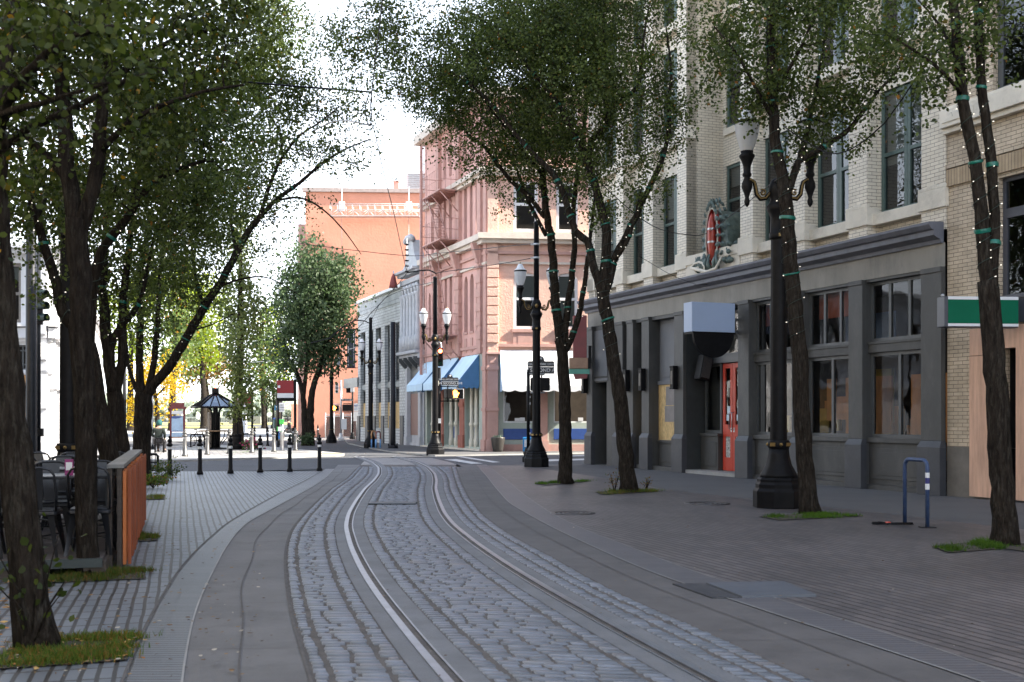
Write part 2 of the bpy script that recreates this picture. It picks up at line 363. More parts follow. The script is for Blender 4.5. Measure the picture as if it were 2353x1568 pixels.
def strip(fa, fb, z0, z1, h, name, material, n=160, curb=None):
    """ground band between two curves, u = metres across, v = metres along"""
    V = []; Fc = []; U = []; Lg = 0; last = None
    for i in range(n + 1):
        z = z0 * (z1 / z0) ** (i / n)
        a = Vector((fa(z), z, h)); b = Vector((fb(z), z, h)); mid = (a + b) / 2
        if last is not None: Lg += (mid - last).length
        last = mid
        V += [a, b]; U.append(((b - a).length, Lg))
    for i in range(n):
        Fc.append((2 * i, 2 * i + 1, 2 * i + 3, 2 * i + 2))
    uv = [[(0, U[i][1]), (U[i][0], U[i][1]), (U[i + 1][0], U[i + 1][1]), (0, U[i + 1][1])] for i in range(n)]
    mb = MB(); mb.grid(V, Fc, uv)
    o = mb.build(name, material); o['kind'] = 'structure'; return o
def poly(pts, h, name, material, world=False):
    mb = MB(); P = [(*(p if world else gp(*p)), h) for p in pts]
    area = sum(P[i][0] * P[(i + 1) % len(P)][1] - P[(i + 1) % len(P)][0] * P[i][1] for i in range(len(P)))
    if area < 0: P = P[::-1]
    mb.face(P); o = mb.build(name, material); o['kind'] = 'structure'; return o

# one ground sheet to the horizon
poly([(-900, -60), (900, -60), (900, 1500), (-900, 1500)], -.03, 'ground', mt_gnd, True)
ZN = 3.4; ZE = 33.2
left_edge = lambda z: -30.0
strip(left_edge, B0, ZN, 31.6, 0.0, 'paved_plaza', mt_plazaL)
strip(B0, B1, ZN, 33.0, 0.004, 'soldier_course_band', mt_ribL)
strip(B1, B3, ZN, 36.0, 0.0, 'concrete_lane', mt_lane)
strip(B4, B5, ZN, 36.0, 0.0, 'concrete_lane', mt_laneR)
strip(B5, B6, ZN, 36.0, 0.004, 'soldier_course_band', mt_ribR)
right_edge = lambda z: B7(z)
strip(B6, B7, ZN, 35.5, 0.0, 'paved_plaza', mt_plazaR)
strip(B7, lambda z: 30.0, ZN, 36.4, 0.0, 'sidewalk', mt_walk)
strip(lambda z: B3(z) - .02, lambda z: B4(z) + .02, ZN, 36.0, .001, 'trackbed', mt_sand)
for fa, w, m in ((B1, .014, mt_kerb), (lambda z: (B1(z) + B3(z)) / 2 - .03 + .02 * math.sin(z * 1.7), .014, mt_seam), (lambda z: B3(z) - .02, .022, mt_seam), (lambda z: B0(z) - .015, .022, mt_seam),
                 (lambda z: (B4(z) * .45 + B5(z) * .55), .010, mt_seam), (B5, .016, mt_kerb), (B6, .012, mt_kerb)):
    strip(lambda z: fa(z) - w / 2, lambda z: fa(z) + w / 2, ZN, 33.0, .008, 'paving_joint', m)
# transverse joints in the lanes
mbj = MB()
for fa, fb, zs in ((B1, B3, (7.3, 9.1, 11.8, 15, 19, 25)), (B4, B5, (7.6, 9.4, 11.6, 14.5, 19, 24))):
    for z in zs:
        a, b = fa(z), fb(z); mbj.face([(a, z, .0045), (b, z + .05, .0045), (b, z + .058, .0045), (a, z + .008, .0045)])
mbj.build('paving_joint', mt_seam)['kind'] = 'structure'

# ---- rails (girder rail set in concrete)
def offs(f, d):
    """curve f shifted sideways by d along the ground normal"""
    g = np.linspace(2.5, 47, 600); P = np.array([[f(z), z] for z in g])
    T = np.gradient(P, axis=0); T /= np.linalg.norm(T, axis=1)[:, None]
    Q = P + d * np.stack([T[:, 1], -T[:, 0]], 1)
    return lambda z: float(np.interp(z, Q[:, 1], Q[:, 0]))
GA = 1.435 + .055
RR = offs(RL, GA)
def rail(f, side, label):
    # side +1: groove lies to the +x side of the head
    t = thing('tram_rail', label, 'rail', (f(10), 10, 0), group='tram rails set in the street')
    def prof(name, d0, d1, h0, h1, material):
        fa, fb = offs(f, d0), offs(f, d1); mb = MB(); V = []; Fc = []
        n = 220
        for i in range(n + 1):
            z = ZN * (44 / ZN) ** (i / n); V += [(fa(z), z, h0), (fa(z), z, h1), (fb(z), z, h1), (fb(z), z, h0)]
        for i in range(n):
            k = 4 * i
            for a, b in ((0, 1), (1, 2), (2, 3)): Fc.append((k + a, k + b, k + 4 + b, k + 4 + a))
        mb.grid(V, Fc); return mb.build(name, material, t, True)
    s = side
    lo = lambda a, b: (min(a, b), max(a, b))
    prof('rail_head', *lo(-.028 * s, .028 * s), -.02, .014, mt_rail)
    prof('rail_groove', *lo(.028 * s, .078 * s), -.02, -.003, mt_groove)
    prof('rail_lip', *lo(.078 * s, .092 * s), -.02, .012, mt_rail)
    return t
rail(RL, 1, 'shiny steel tram rail on the inside of the bend near the cafe')
rail(RR, -1, 'steel tram rail on the outside of the bend, on the shopfront side of the track')
for f, s in ((RL, 1), (RR, -1)):
    for a, b in ((-.028 * s, -.15 * s), (.092 * s, .235 * s)):
        lo, hi = min(a, b), max(a, b)
        strip(offs(f, lo), offs(f, hi), ZN, 43.5, .005, 'rail_kerb', mt_conc)

# ---- granite setts, each stone real
def setts(fa, fb, edges, z0=ZN, z1=34.5, name='cobblestone_paving'):
    """rows of stones across the band fa..fb; edges: widths of the single columns of headers kept along each side"""
    g = np.linspace(z0, z1, 2500)
    A = np.array([[fa(z), z] for z in g]); B = np.array([[fb(z), z] for z in g])
    mid = (A + B) / 2; L = np.concatenate([[0], np.cumsum(np.linalg.norm(np.diff(mid, axis=0), axis=1))])
    def at(v, u):
        i = np.interp(v, L, np.arange(len(L))); a = np.array([np.interp(i, np.arange(len(L)), A[:, k]) for k in (0, 1)]); b = np.array([np.interp(i, np.arange(len(L)), B[:, k]) for k in (0, 1)])
        w = np.linalg.norm(b - a); return a + (b - a) * np.clip(u / max(w, .01), -.2, 1.2)
    V = []; Q = []
    def stone(v0, v1, u0, u1, W):
        g1 = rnd.uniform(.004, .010); gv = rnd.uniform(.006, .0105)
        ins = rnd.uniform(.006, .010)
        h = .011 + rnd.uniform(-.003, .002); i0 = len(V)
        jit = lambda: rnd.uniform(-.004, .004)
        if rnd.random() < .05: g1 += .014
        c = [(u0 + g1, v0 + gv), (u1 - g1, v0 + gv), (u1 - g1, v1 - gv), (u0 + g1, v1 - gv)]
        c = [(a + jit() * 1.3, b + jit()) for a, b in c]
        um, vm = (u0 + u1) / 2, (v0 + v1) / 2
        for a, b in c: V.append((*at(b, a), -.012))
        iu = ins * 1.3
        for a, b in c:
            V.append((*at(b - ins * .75 * np.sign(b - vm), a - iu * np.sign(a - um)), h + rnd.uniform(-.0012, .0012)))
        Q.append((i0 + 4, i0 + 5, i0 + 6, i0 + 7))
        for k in range(4): Q.append((i0 + k, i0 + (k + 1) % 4, i0 + 4 + (k + 1) % 4, i0 + 4 + k))
    v = 0.0
    el, er = edges
    hv = [0.0, 0.0, 0.0]
    def run(u_of, count_mid):
        v = 0.0
        while v < L[-1] - .2:
            d = rnd.uniform(.085, .108)
            i = np.interp(v, L, np.arange(len(L))); k = int(i)
            W = np.linalg.norm(B[k] - A[k])
            u0, u1 = u_of(W)
            if u1 - u0 < .05: v += d; continue
            if not count_mid: stone(v, v + d, u0, u1, W)
            else:
                u = u0 + 0.0; first = rnd.uniform(.08, .2)
                while u < u1 - .02:
                    w = first if first else rnd.uniform(.13, .23); first = 0
                    e = u + w
                    if u1 - e < .1: e = u1
                    stone(v, v + d, u, e, W); u = e
            v += d
    if el: run(lambda W: (0.0, el + rnd.uniform(-.02, .012)), False)
    if er: run(lambda W: (W - er + rnd.uniform(-.012, .02), W), False)
    run(lambda W: (el + .014 * bool(el), W - er - .014 * bool(er)), True)
    o = npmesh(name, V, Q, mt_sett); o['kind'] = 'structure'; return o
def settmat():
    m, nt, N, L = _new('granite_setts')
    out = N.new('ShaderNodeOutputMaterial'); b = N.new('ShaderNodeBsdfPrincipled'); L.new(b.outputs[0], out.inputs[0])
    ge = N.new('ShaderNodeNewGeometry'); rp = N.new('ShaderNodeValToRGB')
    rp.color_ramp.elements[0].color = (.125, .138, .155, 1); rp.color_ramp.elements[1].color = (.19, .203, .22, 1)
    e = rp.color_ramp.elements.new(.93); e.color = (.19, .21, .245, 1); e = rp.color_ramp.elements.new(.97); e.color = (.17, .165, .17, 1)
    L.new(ge.outputs['Random Per Island'], rp.inputs[0])
    tc = N.new('ShaderNodeTexCoord'); n = N.new('ShaderNodeTexNoise'); n.inputs['Scale'].default_value = 9; n.inputs['Detail'].default_value = 8; L.new(tc.outputs['Object'], n.inputs[0])
    mr = N.new('ShaderNodeMapRange'); mr.inputs[1].default_value = .3; mr.inputs[2].default_value = .7; mr.inputs[3].default_value = .88; mr.inputs[4].default_value = 1.12; L.new(n.outputs[0], mr.inputs[0])
    mu = N.new('ShaderNodeVectorMath'); mu.operation = 'SCALE'; L.new(rp.outputs[0], mu.inputs[0]); L.new(mr.outputs[0], mu.inputs['Scale'])
    L.new(mu.outputs[0], b.inputs['Base Color'])
    r2 = N.new('ShaderNodeMapRange'); r2.inputs[3].default_value = .33; r2.inputs[4].default_value = .55; L.new(n.outputs[0], r2.inputs[0]); L.new(r2.outputs[0], b.inputs['Roughness'])
    bp = N.new('ShaderNodeBump'); bp.inputs['Strength'].default_value = .35; bp.inputs['Distance'].default_value = .01
    n3 = N.new('ShaderNodeTexNoise'); n3.inputs['Scale'].default_value = 45; L.new(tc.outputs['Object'], n3.inputs[0]); L.new(n3.outputs[0], bp.inputs['Height']); L.new(bp.outputs[0], b.inputs['Normal'])
    return m
mt_sett = settmat()
setts(B3, offs(RL, -.15), (.10, .13))
setts(offs(RL, .235), offs(RR, -.235), (.14, .14))
setts(offs(RR, .15), B4, (.13, .12))

# ---- the crossing avenue, its kerbs and the plaza island
poly([(-1500, 1085), (-200, 1092), (250, 1090), (745, 1078), (790, 1076), (1120, 1072), (1352, 1067), (3400, 1110), (3400, 1072), (1352, 1044), (1100, 1045), (980, 1049), (780, 1049), (730, 1050), (345, 1062), (-300, 1080), (-1500, 1080)], -.008, 'cross_street', mt_gnd)
# pavers inside the crossing along the tracks
strip(B3, offs(RL, -.15), 34.6, 42, .0, 'crossing_pavers', mt_plazaF)
strip(offs(RL, .235), offs(RR, -.235), 34.6, 42, .0, 'crossing_pavers', mt_plazaF)
strip(offs(RR, .15), lambda z: RR(z) + 1.1, 34.6, 42, .0, 'crossing_pavers', mt_plazaF)
# crosswalk bars
mbp = MB()
for q in ([(1020, 1056), (1048, 1055), (1110, 1065), (1085, 1066)], [(1046, 1049), (1062, 1049), (1150, 1062), (1133, 1063)], [(1250, 1056), (1345, 1054), (1352, 1057), (1262, 1060)], [(1285, 1047), (1345, 1046), (1352, 1048), (1292, 1049.5)],
          [(196, 1078), (262, 1074), (278, 1080), (180, 1092)], [(60, 1100), (140, 1090), (150, 1096), (20, 1112)]):
    P = [(*gp(*p), -.003) for p in q]
    if sum(P[i][0] * P[(i + 1) % 4][1] - P[(i + 1) % 4][0] * P[i][1] for i in range(4)) < 0: P = P[::-1]
    mbp.face(P)
mbp.build('crosswalk_marking', mt_paint)['kind'] = 'structure'
def raised(pts, h, name, material, side):
    mb = MB(); P = [gp(*p) for p in pts]
    mb.m = 0; mb.prism(P, -.02, h); o = mb.build(name, [material, side]); o['kind'] = 'structure'
    for p in o.data.polygons: p.material_index = 0 if p.normal.z > .5 else 1
    return o
# plaza island beyond the avenue (kerb 12 cm), with pale kerb band
island = [(345, 1062), (480, 1059), (640, 1054), (735, 1049.5), (775, 1048.5), (790, 1047.5), (792, 1045.5), (775, 1043.8), (745, 1041), (700, 1037), (655, 1032), (600, 1028), (520, 1026), (430, 1026), (330, 1030), (100, 1034), (-600, 1046), (-600, 1078), (100, 1070)]
raised(island, .06, 'plaza_island', mt_lightpave, mt_kerb)
inner = [(345, 1056.5), (480, 1053.5), (600, 1049.5), (690, 1045), (730, 1042.5), (700, 1039.5), (655, 1034.5), (600, 1030), (520, 1028), (430, 1028), (330, 1032), (100, 1036), (-500, 1047), (-500, 1072), (100, 1063)]
poly(inner, .066, 'island_paving', mt_plazaF)
poly([(735, 1046.2), (768, 1045), (786, 1046), (784, 1047), (750, 1047.5)], .068, 'tactile_strip', mt_yellow)
# sidewalk in front of the pink block (kerb)
raised([(905, 1040.5), (1000, 1048.5), (1080, 1047.5), (1160, 1046), (1352, 1042), (3400, 1065), (3400, 1030), (1352, 1033), (1147, 1036), (1101, 1034), (975, 1026), (931, 1021), (824, 1012), (790, 1010), (800, 1020), (850, 1031)], .045, 'sidewalk', mt_walk, mt_kerb)
# beyond: first avenue, lawns, pale park paths
poly([(-600, 1015), (560, 1013), (700, 1010), (830, 1008), (1000, 1000), (1000, 986), (600, 986), (-600, 989)], -.02, 'avenue', mt_lightpave)
mt_lawn = mat('lawn', (.30, .28, .07), .9, 0, .3, .5, .5, 20, dirt=(.30, .2, .07), dscale=.25, damt=.6)
poly([(-600, 985.5), (560, 984.5), (600, 981.5), (560, 979), (-600, 981)], -.012, 'lawn', mt_lawn)
poly([(-600, 978), (470, 977), (690, 976), (900, 974), (900, 970.5), (-600, 971)], -.012, 'lawn', mt_lawn)
# ================================================================ FACADE FRAME
class Fac:
    def __init__(s, o, ex):
        s.o = Vector((o[0], o[1], 0)); l = math.hypot(*ex); s.ex = Vector((ex[0] / l, ex[1] / l, 0)); s.ey = Vector((-s.ex.y, s.ex.x, 0))
        s.M = Matrix(((s.ex.x, s.ey.x, 0, s.o.x), (s.ex.y, s.ey.y, 0, s.o.y), (0, 0, 1, 0), (0, 0, 0, 1)))
    def s(s, x, d=0.0):
        k = (x - CX) / F; p = s.o + s.ey * d
        return (k * p.y - p.x) / (s.ex.x - k * s.ex.y)
    def Y(s, x, d=0.0):
        t = s.s(x, d); return (s.o + s.ey * d + s.ex * t).y
    def z(s, x, y, d=0.0):
        return H + (HY - y) / F * s.Y(x, d)
def wall(mb, s0, s1, z0, z1, ops, d=0.0):
    """front wall skin at depth d; ops = (a, b, za, zb, reveal depth[, arch spring z])"""
    xs = sorted({s0, s1, *[o[0] for o in ops], *[o[1] for o in ops]}); xs = [x for x in xs if s0 - 1e-6 <= x <= s1 + 1e-6]
    zs = sorted({z0, z1, *[o[2] for o in ops], *[o[3] for o in ops]}); zs = [z for z in zs if z0 - 1e-6 <= z <= z1 + 1e-6]
    for i in range(len(xs) - 1):
        run = None
        for j in range(len(zs) - 1):
            cx, cz = (xs[i] + xs[i + 1]) / 2, (zs[j] + zs[j + 1]) / 2
            hole = any(o[0] < cx < o[1] and o[2] < cz < o[3] for o in ops)
            if not hole:
                run = (zs[j], zs[j + 1]) if run is None else (run[0], zs[j + 1])
            if (hole or j == len(zs) - 2) and run:
                mb.face([(xs[i], d, run[0]), (xs[i + 1], d, run[0]), (xs[i + 1], d, run[1]), (xs[i], d, run[1])]); run = None
    for o in ops:
        a, b, za, zb, e = o[:5]; zt = zb; d2 = d + e
        if len(o) > 5:
            sp = o[5]; n = 10; c = (a + b) / 2; pts = [(c - (b - a) / 2 * math.cos(math.pi * k / n), sp + (zb - sp) * math.sin(math.pi * k / n)) for k in range(n + 1)]
            for k in range(n):
                (xa, ya), (xb, yb) = pts[k], pts[k + 1]
                if yb < zb - 1e-6 or ya < zb - 1e-6: mb.face([(xa, d, ya), (xb, d, yb), (xb, d, zb), (xa, d, zb)])
                mb.face([(xa, d, ya), (xa, d2, ya), (xb, d2, yb), (xb, d, yb)])
            zt = sp
        else:
            mb.face([(a, d, zb), (a, d2, zb), (b, d2, zb), (b, d, zb)])
        mb.face([(a, d, za), (a, d2, za), (a, d2, zt), (a, d, zt)][::-1])
        mb.face([(b, d, za), (b, d2, za), (b, d2, zt), (b, d, zt)])
        mb.face([(a, d, za), (b, d, za), (b, d2, za), (a, d2, za)])
def window(par, M, a, b, za, zb, d, mf, mg, cols=1, rows=(), fr=.06, dep=.07, arch=None, blind=None, blmat=None, sash=False, name='window'):
    """a window part (frame) with its pane and blind as sub-parts; rows = heights of cross bars"""
    mb = MB(M)
    mb.box(a, a + fr, d, d + dep, za, zb); mb.box(b - fr, b, d, d + dep, za, zb)
    mb.box(a + fr, b - fr, d, d + dep, za, za + fr); mb.box(a + fr, b - fr, d, d + dep, zb - fr, zb)
    for k in range(1, cols):
        x = a + (b - a) * k / cols; mb.box(x - fr * .5, x + fr * .5, d + .002, d + dep - .002, za + fr, zb - fr)
    for r in rows: mb.box(a + fr, b - fr, d - .004, d + dep - .006, r - fr * .45, r + fr * .45)
    o = mb.build(name, mf, par, True)
    g = MB(M)
    if sash and rows:
        r = rows[0]; g.face([(a, d + .045, za), (b, d + .045, za), (b, d + .045, r), (a, d + .045, r)]); g.face([(a, d + .025, r), (b, d + .025, r), (b, d + .025, zb), (a, d + .025, zb)])
    else: g.face([(a, d + .03, za), (b, d + .03, za), (b, d + .03, zb), (a, d + .03, zb)])
    g.build('pane', mg, o)
    if blind:
        q = MB(M); z0 = zb - (zb - za) * blind
        q.box(a + .02, b - .02, d + .11, d + .12, z0, zb); q.build('blind', blmat or mt_blind, o)
    return o

mt_pale = brick('pale_glazed_brick', (.71, .64, .515), (.64, .57, .455), (.22, .18, .14), .235, .0735, .0055, dirt=(.50, .43, .33), damt=.3, rough=.45, var=.12, bump=.4)
mt_tan = brick('tan_brick', (.56, .46, .335), (.475, .385, .275), (.13, .10, .08), .235, .0735, .0055, dirt=(.30, .24, .17), damt=.45, rough=.6)
mt_stone = mat('pale_limestone', (.68, .62, .51), .75, 0, .1, 2, .3, 25, dirt=(.28, .25, .2), dscale=1.2, damt=.5)
mt_front = mat('charcoal_stucco', (.055, .055, .053), .55, 0, .14, 2.2, .25, 90, dirt=(.115, .113, .105), dscale=1.6, damt=.55, stretch=(1, 1, .45))
mt_frieze = mat('grey_frieze', (.24, .225, .195), .7, 0, .15, 2.0, .3, 60, dirt=(.09, .09, .09), dscale=1.1, damt=.55, stretch=(1, 1, .35))
mt_cornice = mat('slate_cornice', (.14, .145, .17), .6, 0, .16, 2.5, .25, 40, dirt=(.055, .058, .065), dscale=1.5, damt=.6, stretch=(1, 1, .4))
mt_trim = mat('dark_window_trim', (.075, .08, .082), .42, 0, .15, 6, .05, 40)
mt_green = mat('green_window_paint', (.075, .115, .10), .42, 0, .15, 5, .05, 40)
mt_plinth = mat('blue_grey_plinth', (.040, .042, .049), .5, 0, .15, 3, .2, 60, dirt=(.12, .12, .12), damt=.3)
mt_panel = mat('grey_infill_panel', (.15, .155, .165), .6, 0, .1, 1.5, .15, 60)
mt_red = mat('red_door_paint', (.50, .045, .02), .35, 0, .12, 4, .05, 30, dirt=(.2, .02, .015), dscale=2, damt=.35)
mt_ply = mat('plywood', (.60, .37, .255), .7, 0, .2, 3, .15, 60, dirt=(.33, .19, .11), dscale=3.5, damt=.5, stretch=(3, 3, .35))
mt_osb = mat('osb_board', (.60, .42, .19), .7, 0, .35, 9, .3, 40, dirt=(.33, .19, .07), dscale=5, damt=.6, stretch=(2, 2, .8))
mt_patch = mat('grey_paint_patch', (.24, .22, .21), .7, 0, .15, 4)
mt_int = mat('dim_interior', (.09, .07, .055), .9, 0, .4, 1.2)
mt_intw = mat('interior_wood', (.55, .24, .07), .6, 0, .35, 2.5, stretch=(1, 1, .4))
mt_inty = mat('interior_yellow', (.38, .27, .05), .7, 0, .4, 1.5)
mt_intr = mat('interior_red_valance', (.40, .10, .05), .8, 0, .3, 3, stretch=(3, 3, .3))
mt_intb = mat('interior_blue', (.10, .16, .28), .7, 0, .3, 2)
mt_blind = mat('window_blind', (.52, .50, .46), .7, 0, .06, 2, .6, 3, stretch=(.1, .1, 14))
mt_verd = mat('verdigris_bronze', (.085, .12, .105), .55, .2, .35, 7, .4, 30, dirt=(.22, .25, .2), dscale=3, damt=.5)
mt_dred = mat('deep_red_enamel', (.33, .035, .03), .35, 0, .2, 8)
gl_shop = glass('shop_glass', (.8, .8, .78), .0); gl_win = glass('window_glass', (.5, .55, .55), .05)

FR = Fac((2.471, 36.51), (.367, -.930))
sx = FR.s; SE = sx(2173)
def sz(x, y, d=0): return FR.z(x, y, d)
HB = 14.6
bld = thing('brick_building', 'pale brick block above a charcoal shopfront with a red double door', 'building', (*FR.o.xy, 0))
ZC = 5.22
# --- storefront wall with its bays
fl, fr_ = sx(1367), sx(1394)
ops = [(fl, fr_, .02, 2.62, .9)]
boards = [(sx(1437), sx(1446) + .22), (sx(1461), sx(1481)), (sx(1498), sx(1556))]
for a, b in boards: ops.append((a, b, .12, 4.30, .30))
door_a, door_b = sx(1577), sx(1703)
ops.append((door_a, door_b, .0, 4.35, .56))
shops = [(sx(1728), sx(1827)), (sx(1849), sx(1958)), (sx(1990), sx(2125))]
for a, b in shops: ops.append((a, b, .10, 4.34, .17))
mb = MB(FR.M); wall(mb, 0, SE, 0, 4.4, ops); mb.face([(0, 8, 0), (0, 0, 0), (0, 0, HB), (0, 8, HB)])
mb.build('storefront', mt_front, bld, True)
# frieze and cornice
mb = MB(FR.M); wall(mb, -.02, SE + .01, 4.4, 4.86, [], -.02); mb.face([(-.02, -.02, 4.4), (SE + .01, -.02, 4.4), (SE + .01, 0, 4.4), (-.02, 0, 4.4)][::-1])
mb.build('frieze', mt_frieze, bld, True)
mb = MB(FR.M)
prof = [(0, 4.86), (-.07, 4.86), (-.09, 4.93), (-.16, 4.96), (-.24, 5.00), (-.24, 5.10), (-.30, 5.12), (-.36, 5.20), (-.36, 5.25), (-.02, 5.27), (0, 5.27)]
n = len(prof); A = [(-.12, a, z) for a, z in prof]; B = [(SE - .05, a, z) for a, z in prof]
mb.grid(A + B, [(i, i + 1, n + i + 1, n + i) for i in range(n - 1)] + [tuple(range(n)), tuple(range(n, 2 * n))[::-1]])
mb.build('cornice', mt_cornice, bld, True)
# pillars with plinth blocks
pil = [(1354, 1367), (1394, 1437), (1446.5, 1461), (1481, 1498), (1556, 1577), (1703, 1728), (1827, 1849), (1958, 1990), (2125, 2172)]
for i, (a, b) in enumerate(pil):
    a, b = sx(a), sx(b); mb = MB(FR.M)
    if i == 1: a = b - .55
    mb.m = 0; mb.box(a, b, -.10, .0, 1.05, 4.3); mb.box(a - .0, b, -.12, 0, 4.3, 4.4)
    mb.m = 1; mb.box(a - .05, b + .03, -.16, 0, 0, .93)
    mb.grid([(a - .05, -.16, .93), (b + .03, -.16, .93), (b, -.10, 1.05), (a, -.10, 1.05), (a, 0, 1.05), (b, 0, 1.05), (a - .05, 0, .93), (b + .03, 0, .93)],
            [(0, 1, 2, 3), (1, 7, 5, 2), (6, 0, 3, 4)])
    mb.build('pillar', [mt_front, mt_plinth], bld, True, bevel=.008)
# dark entry by the corner
mb = MB(FR.M); mb.box(fl + .02, fr_ - .02, .82, .86, .02, 2.6); mb.build('side_door', mat('door_and_shade_black', (.02, .02, .022), .5), bld, True)
mb = MB(FR.M); mb.box(fl - .02, fr_ + .1, -.025, 0, 2.66, 2.74); mb.box(fl - .02, fr_ + .06, -.02, 0, 2.80, 4.25); mb.build('infill_panel', mt_panel, bld, True)
# boarded bays
for a, b in boards:
    mb = MB(FR.M); mb.box(a, b, .25, .29, 2.55, 4.30); mb.box(a + .07, b - .05, .235, .25, 2.66, 4.18); mb.box(a, b, .18, .29, 2.44, 2.55); mb.build('infill_panel', mt_panel, bld, True, bevel=.01)
    mb = MB(FR.M); mb.m = 0; mb.box(a, b, .22, .28, .86, 2.44)
    if b - a > .9:
        mb.m = 1; w = b - a
        mb.box(a + .30 * w, a + .93 * w, .213, .22, 1.85, 2.38); mb.box(a + .26 * w, a + .8 * w, .213, .22, 1.38, 1.83)
    mb.build('board', [mt_osb, mt_patch], bld, True)
    mb = MB(FR.M); mb.box(a, b, .16, .29, .78, .86); mb.box(a, b, .21, .29, .12, .78); mb.box(a + .08, b - .06, .195, .21, .24, .70); mb.build('stall_riser', mt_front, bld, True, bevel=.008)
# shop windows
for a, b in shops:
    d = .13
    mb = MB(FR.M); mb.box(a, b, .02, .17, .98, 1.08); mb.box(a, b, .08, .17, .10, .98); mb.box(a + .1, b - .1, .06, .08, .22, .86); mb.box(a + .16, b - .16, .05, .06, .30, .78); mb.build('stall_riser', mt_front, bld, True, bevel=.008)
    mb = MB(FR.M); mb.box(a, b, .05, .19, 2.86, 3.07); mb.box(a, b, .03, .19, 3.03, 3.09); mb.build('transom_bar', mt_front, bld, True, bevel=.006)
    window(bld, FR.M, a, b, 1.08, 2.86, d, mt_trim, gl_shop, cols=2, fr=.075)
    window(bld, FR.M, a, b, 3.09, 4.34, d, mt_trim, gl_shop, cols=3, fr=.07)
# interior seen through the glass
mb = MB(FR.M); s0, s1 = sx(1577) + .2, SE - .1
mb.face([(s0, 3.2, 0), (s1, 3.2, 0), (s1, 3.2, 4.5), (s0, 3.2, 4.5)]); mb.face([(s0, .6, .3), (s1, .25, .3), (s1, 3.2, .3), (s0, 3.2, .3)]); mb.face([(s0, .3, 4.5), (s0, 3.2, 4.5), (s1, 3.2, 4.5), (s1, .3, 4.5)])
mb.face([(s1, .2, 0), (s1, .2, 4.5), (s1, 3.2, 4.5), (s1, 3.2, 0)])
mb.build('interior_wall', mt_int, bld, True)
mb = MB(FR.M)
for q in range(26):
    a, b = shops[q % 3]; x = rnd.uniform(a, b + .4); mb.m = rnd.choice([0, 0, 0, 1, 2]); dd = rnd.uniform(.5, 2.6); z = rnd.uniform(.35, 1.6)
    mb.box(x, x + rnd.uniform(.15, .6), dd, dd + .08, z, z + rnd.uniform(.4, 1.3))
mb.m = 0
for a, b in shops[1:]: mb.box(a + .5, b + .35, .75, .8, 1.0, 2.4)
mb.m = 3
for a, b in shops[:2]: mb.box(a, b, .40, .44, 3.75, 4.4)
mb.m = 2; mb.box(shops[1][0] + .3, shops[1][1] + .3, .9, .92, 2.9, 3.8)
mb.build('interior_fitting', [mt_intw, mt_inty, mt_intb, mt_intr], bld, True)
# entry: dark return, sidelight, red double door, transom
d = .56
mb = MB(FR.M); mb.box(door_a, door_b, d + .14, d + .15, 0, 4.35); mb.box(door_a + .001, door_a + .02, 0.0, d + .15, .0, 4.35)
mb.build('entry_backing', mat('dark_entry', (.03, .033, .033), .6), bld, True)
da = sx(1661, d); dm = sx(1684, d); dw = dm - da
mb = MB(FR.M); mb.box(door_a + .02, da - .05, d - .12, d + .1, .05, 1.0); mb.box(door_a + .2, da - .12, d - .14, d - .12, .2, .85); mb.box(door_a, da - .02, d - .16, d + .1, 1.0, 1.08); mb.build('stall_riser', mt_front, bld, True, bevel=.008)
window(bld, FR.M, door_a + .08, da - .03, 1.08, 2.95, d - .02, mt_trim, gl_shop, cols=1, fr=.08)
window(bld, FR.M, door_a + .08, door_b, 3.12, 4.3, d - .02, mt_trim, gl_shop, cols=3, fr=.08)
mb = MB(FR.M); mb.box(door_a, door_b, d - .1, d + .1, 2.95, 3.12); mb.build('transom_bar', mt_trim, bld, True)
mt_mesh = mat('scribbled_grille', (.36, .36, .34), .6, 0, .95, 16)
for k in range(2):
    a = da + k * dw; b = a + dw - .012; mb = MB(FR.M); y0, y1 = d, d + .05
    mb.box(a, a + .12, y0, y1, .1, 2.93); mb.box(b - .12, b, y0, y1, .1, 2.93); mb.box(a + .12, b - .12, y0, y1, 2.80, 2.93)
    mb.box(a + .12, b - .12, y0, y1, .1, .45); mb.box(a + .12, b - .12, y0, y1, 1.0, 1.32)
    dr = mb.build('door', mt_red, bld, True, bevel=.006)
    g = MB(FR.M); g.face([(a + .1, y0 + .025, 1.3), (b - .1, y0 + .025, 1.3), (b - .1, y0 + .025, 2.82), (a + .1, y0 + .025, 2.82)]); g.build('pane', gl_shop, dr)
    g = MB(FR.M); g.box(a + .11, b - .11, y0 + .02, y0 + .03, .44, 1.01); g.build('kick_panel', mt_mesh, dr)
    hx = b - .06 if k == 0 else a + .06
    g = MB(FR.M); g.tube([(hx, y0, 1.18), (hx, y0 - .07, 1.2), (hx, y0 - .07, 1.62), (hx, y0, 1.64)], .012); g.box(hx - .03, hx + .03, y0 - .006, y0, 1.12, 1.24); g.build('handle', mt_steel, dr)
    g = MB(FR.M); g.box(a + .15, a + .27, y0 + .018, y0 + .024, 1.42, 1.58); g.box(a + .2, a + .34, y0 + .016, y0 + .022, 1.6, 1.8); g.build('notice', mat('pale_notice', (.55, .65, .72), .6), dr)
mb = MB(FR.M); mb.box(door_a, door_b, -.05, d + .2, 0, .09); mb.build('threshold', mt_kerb, bld, True)

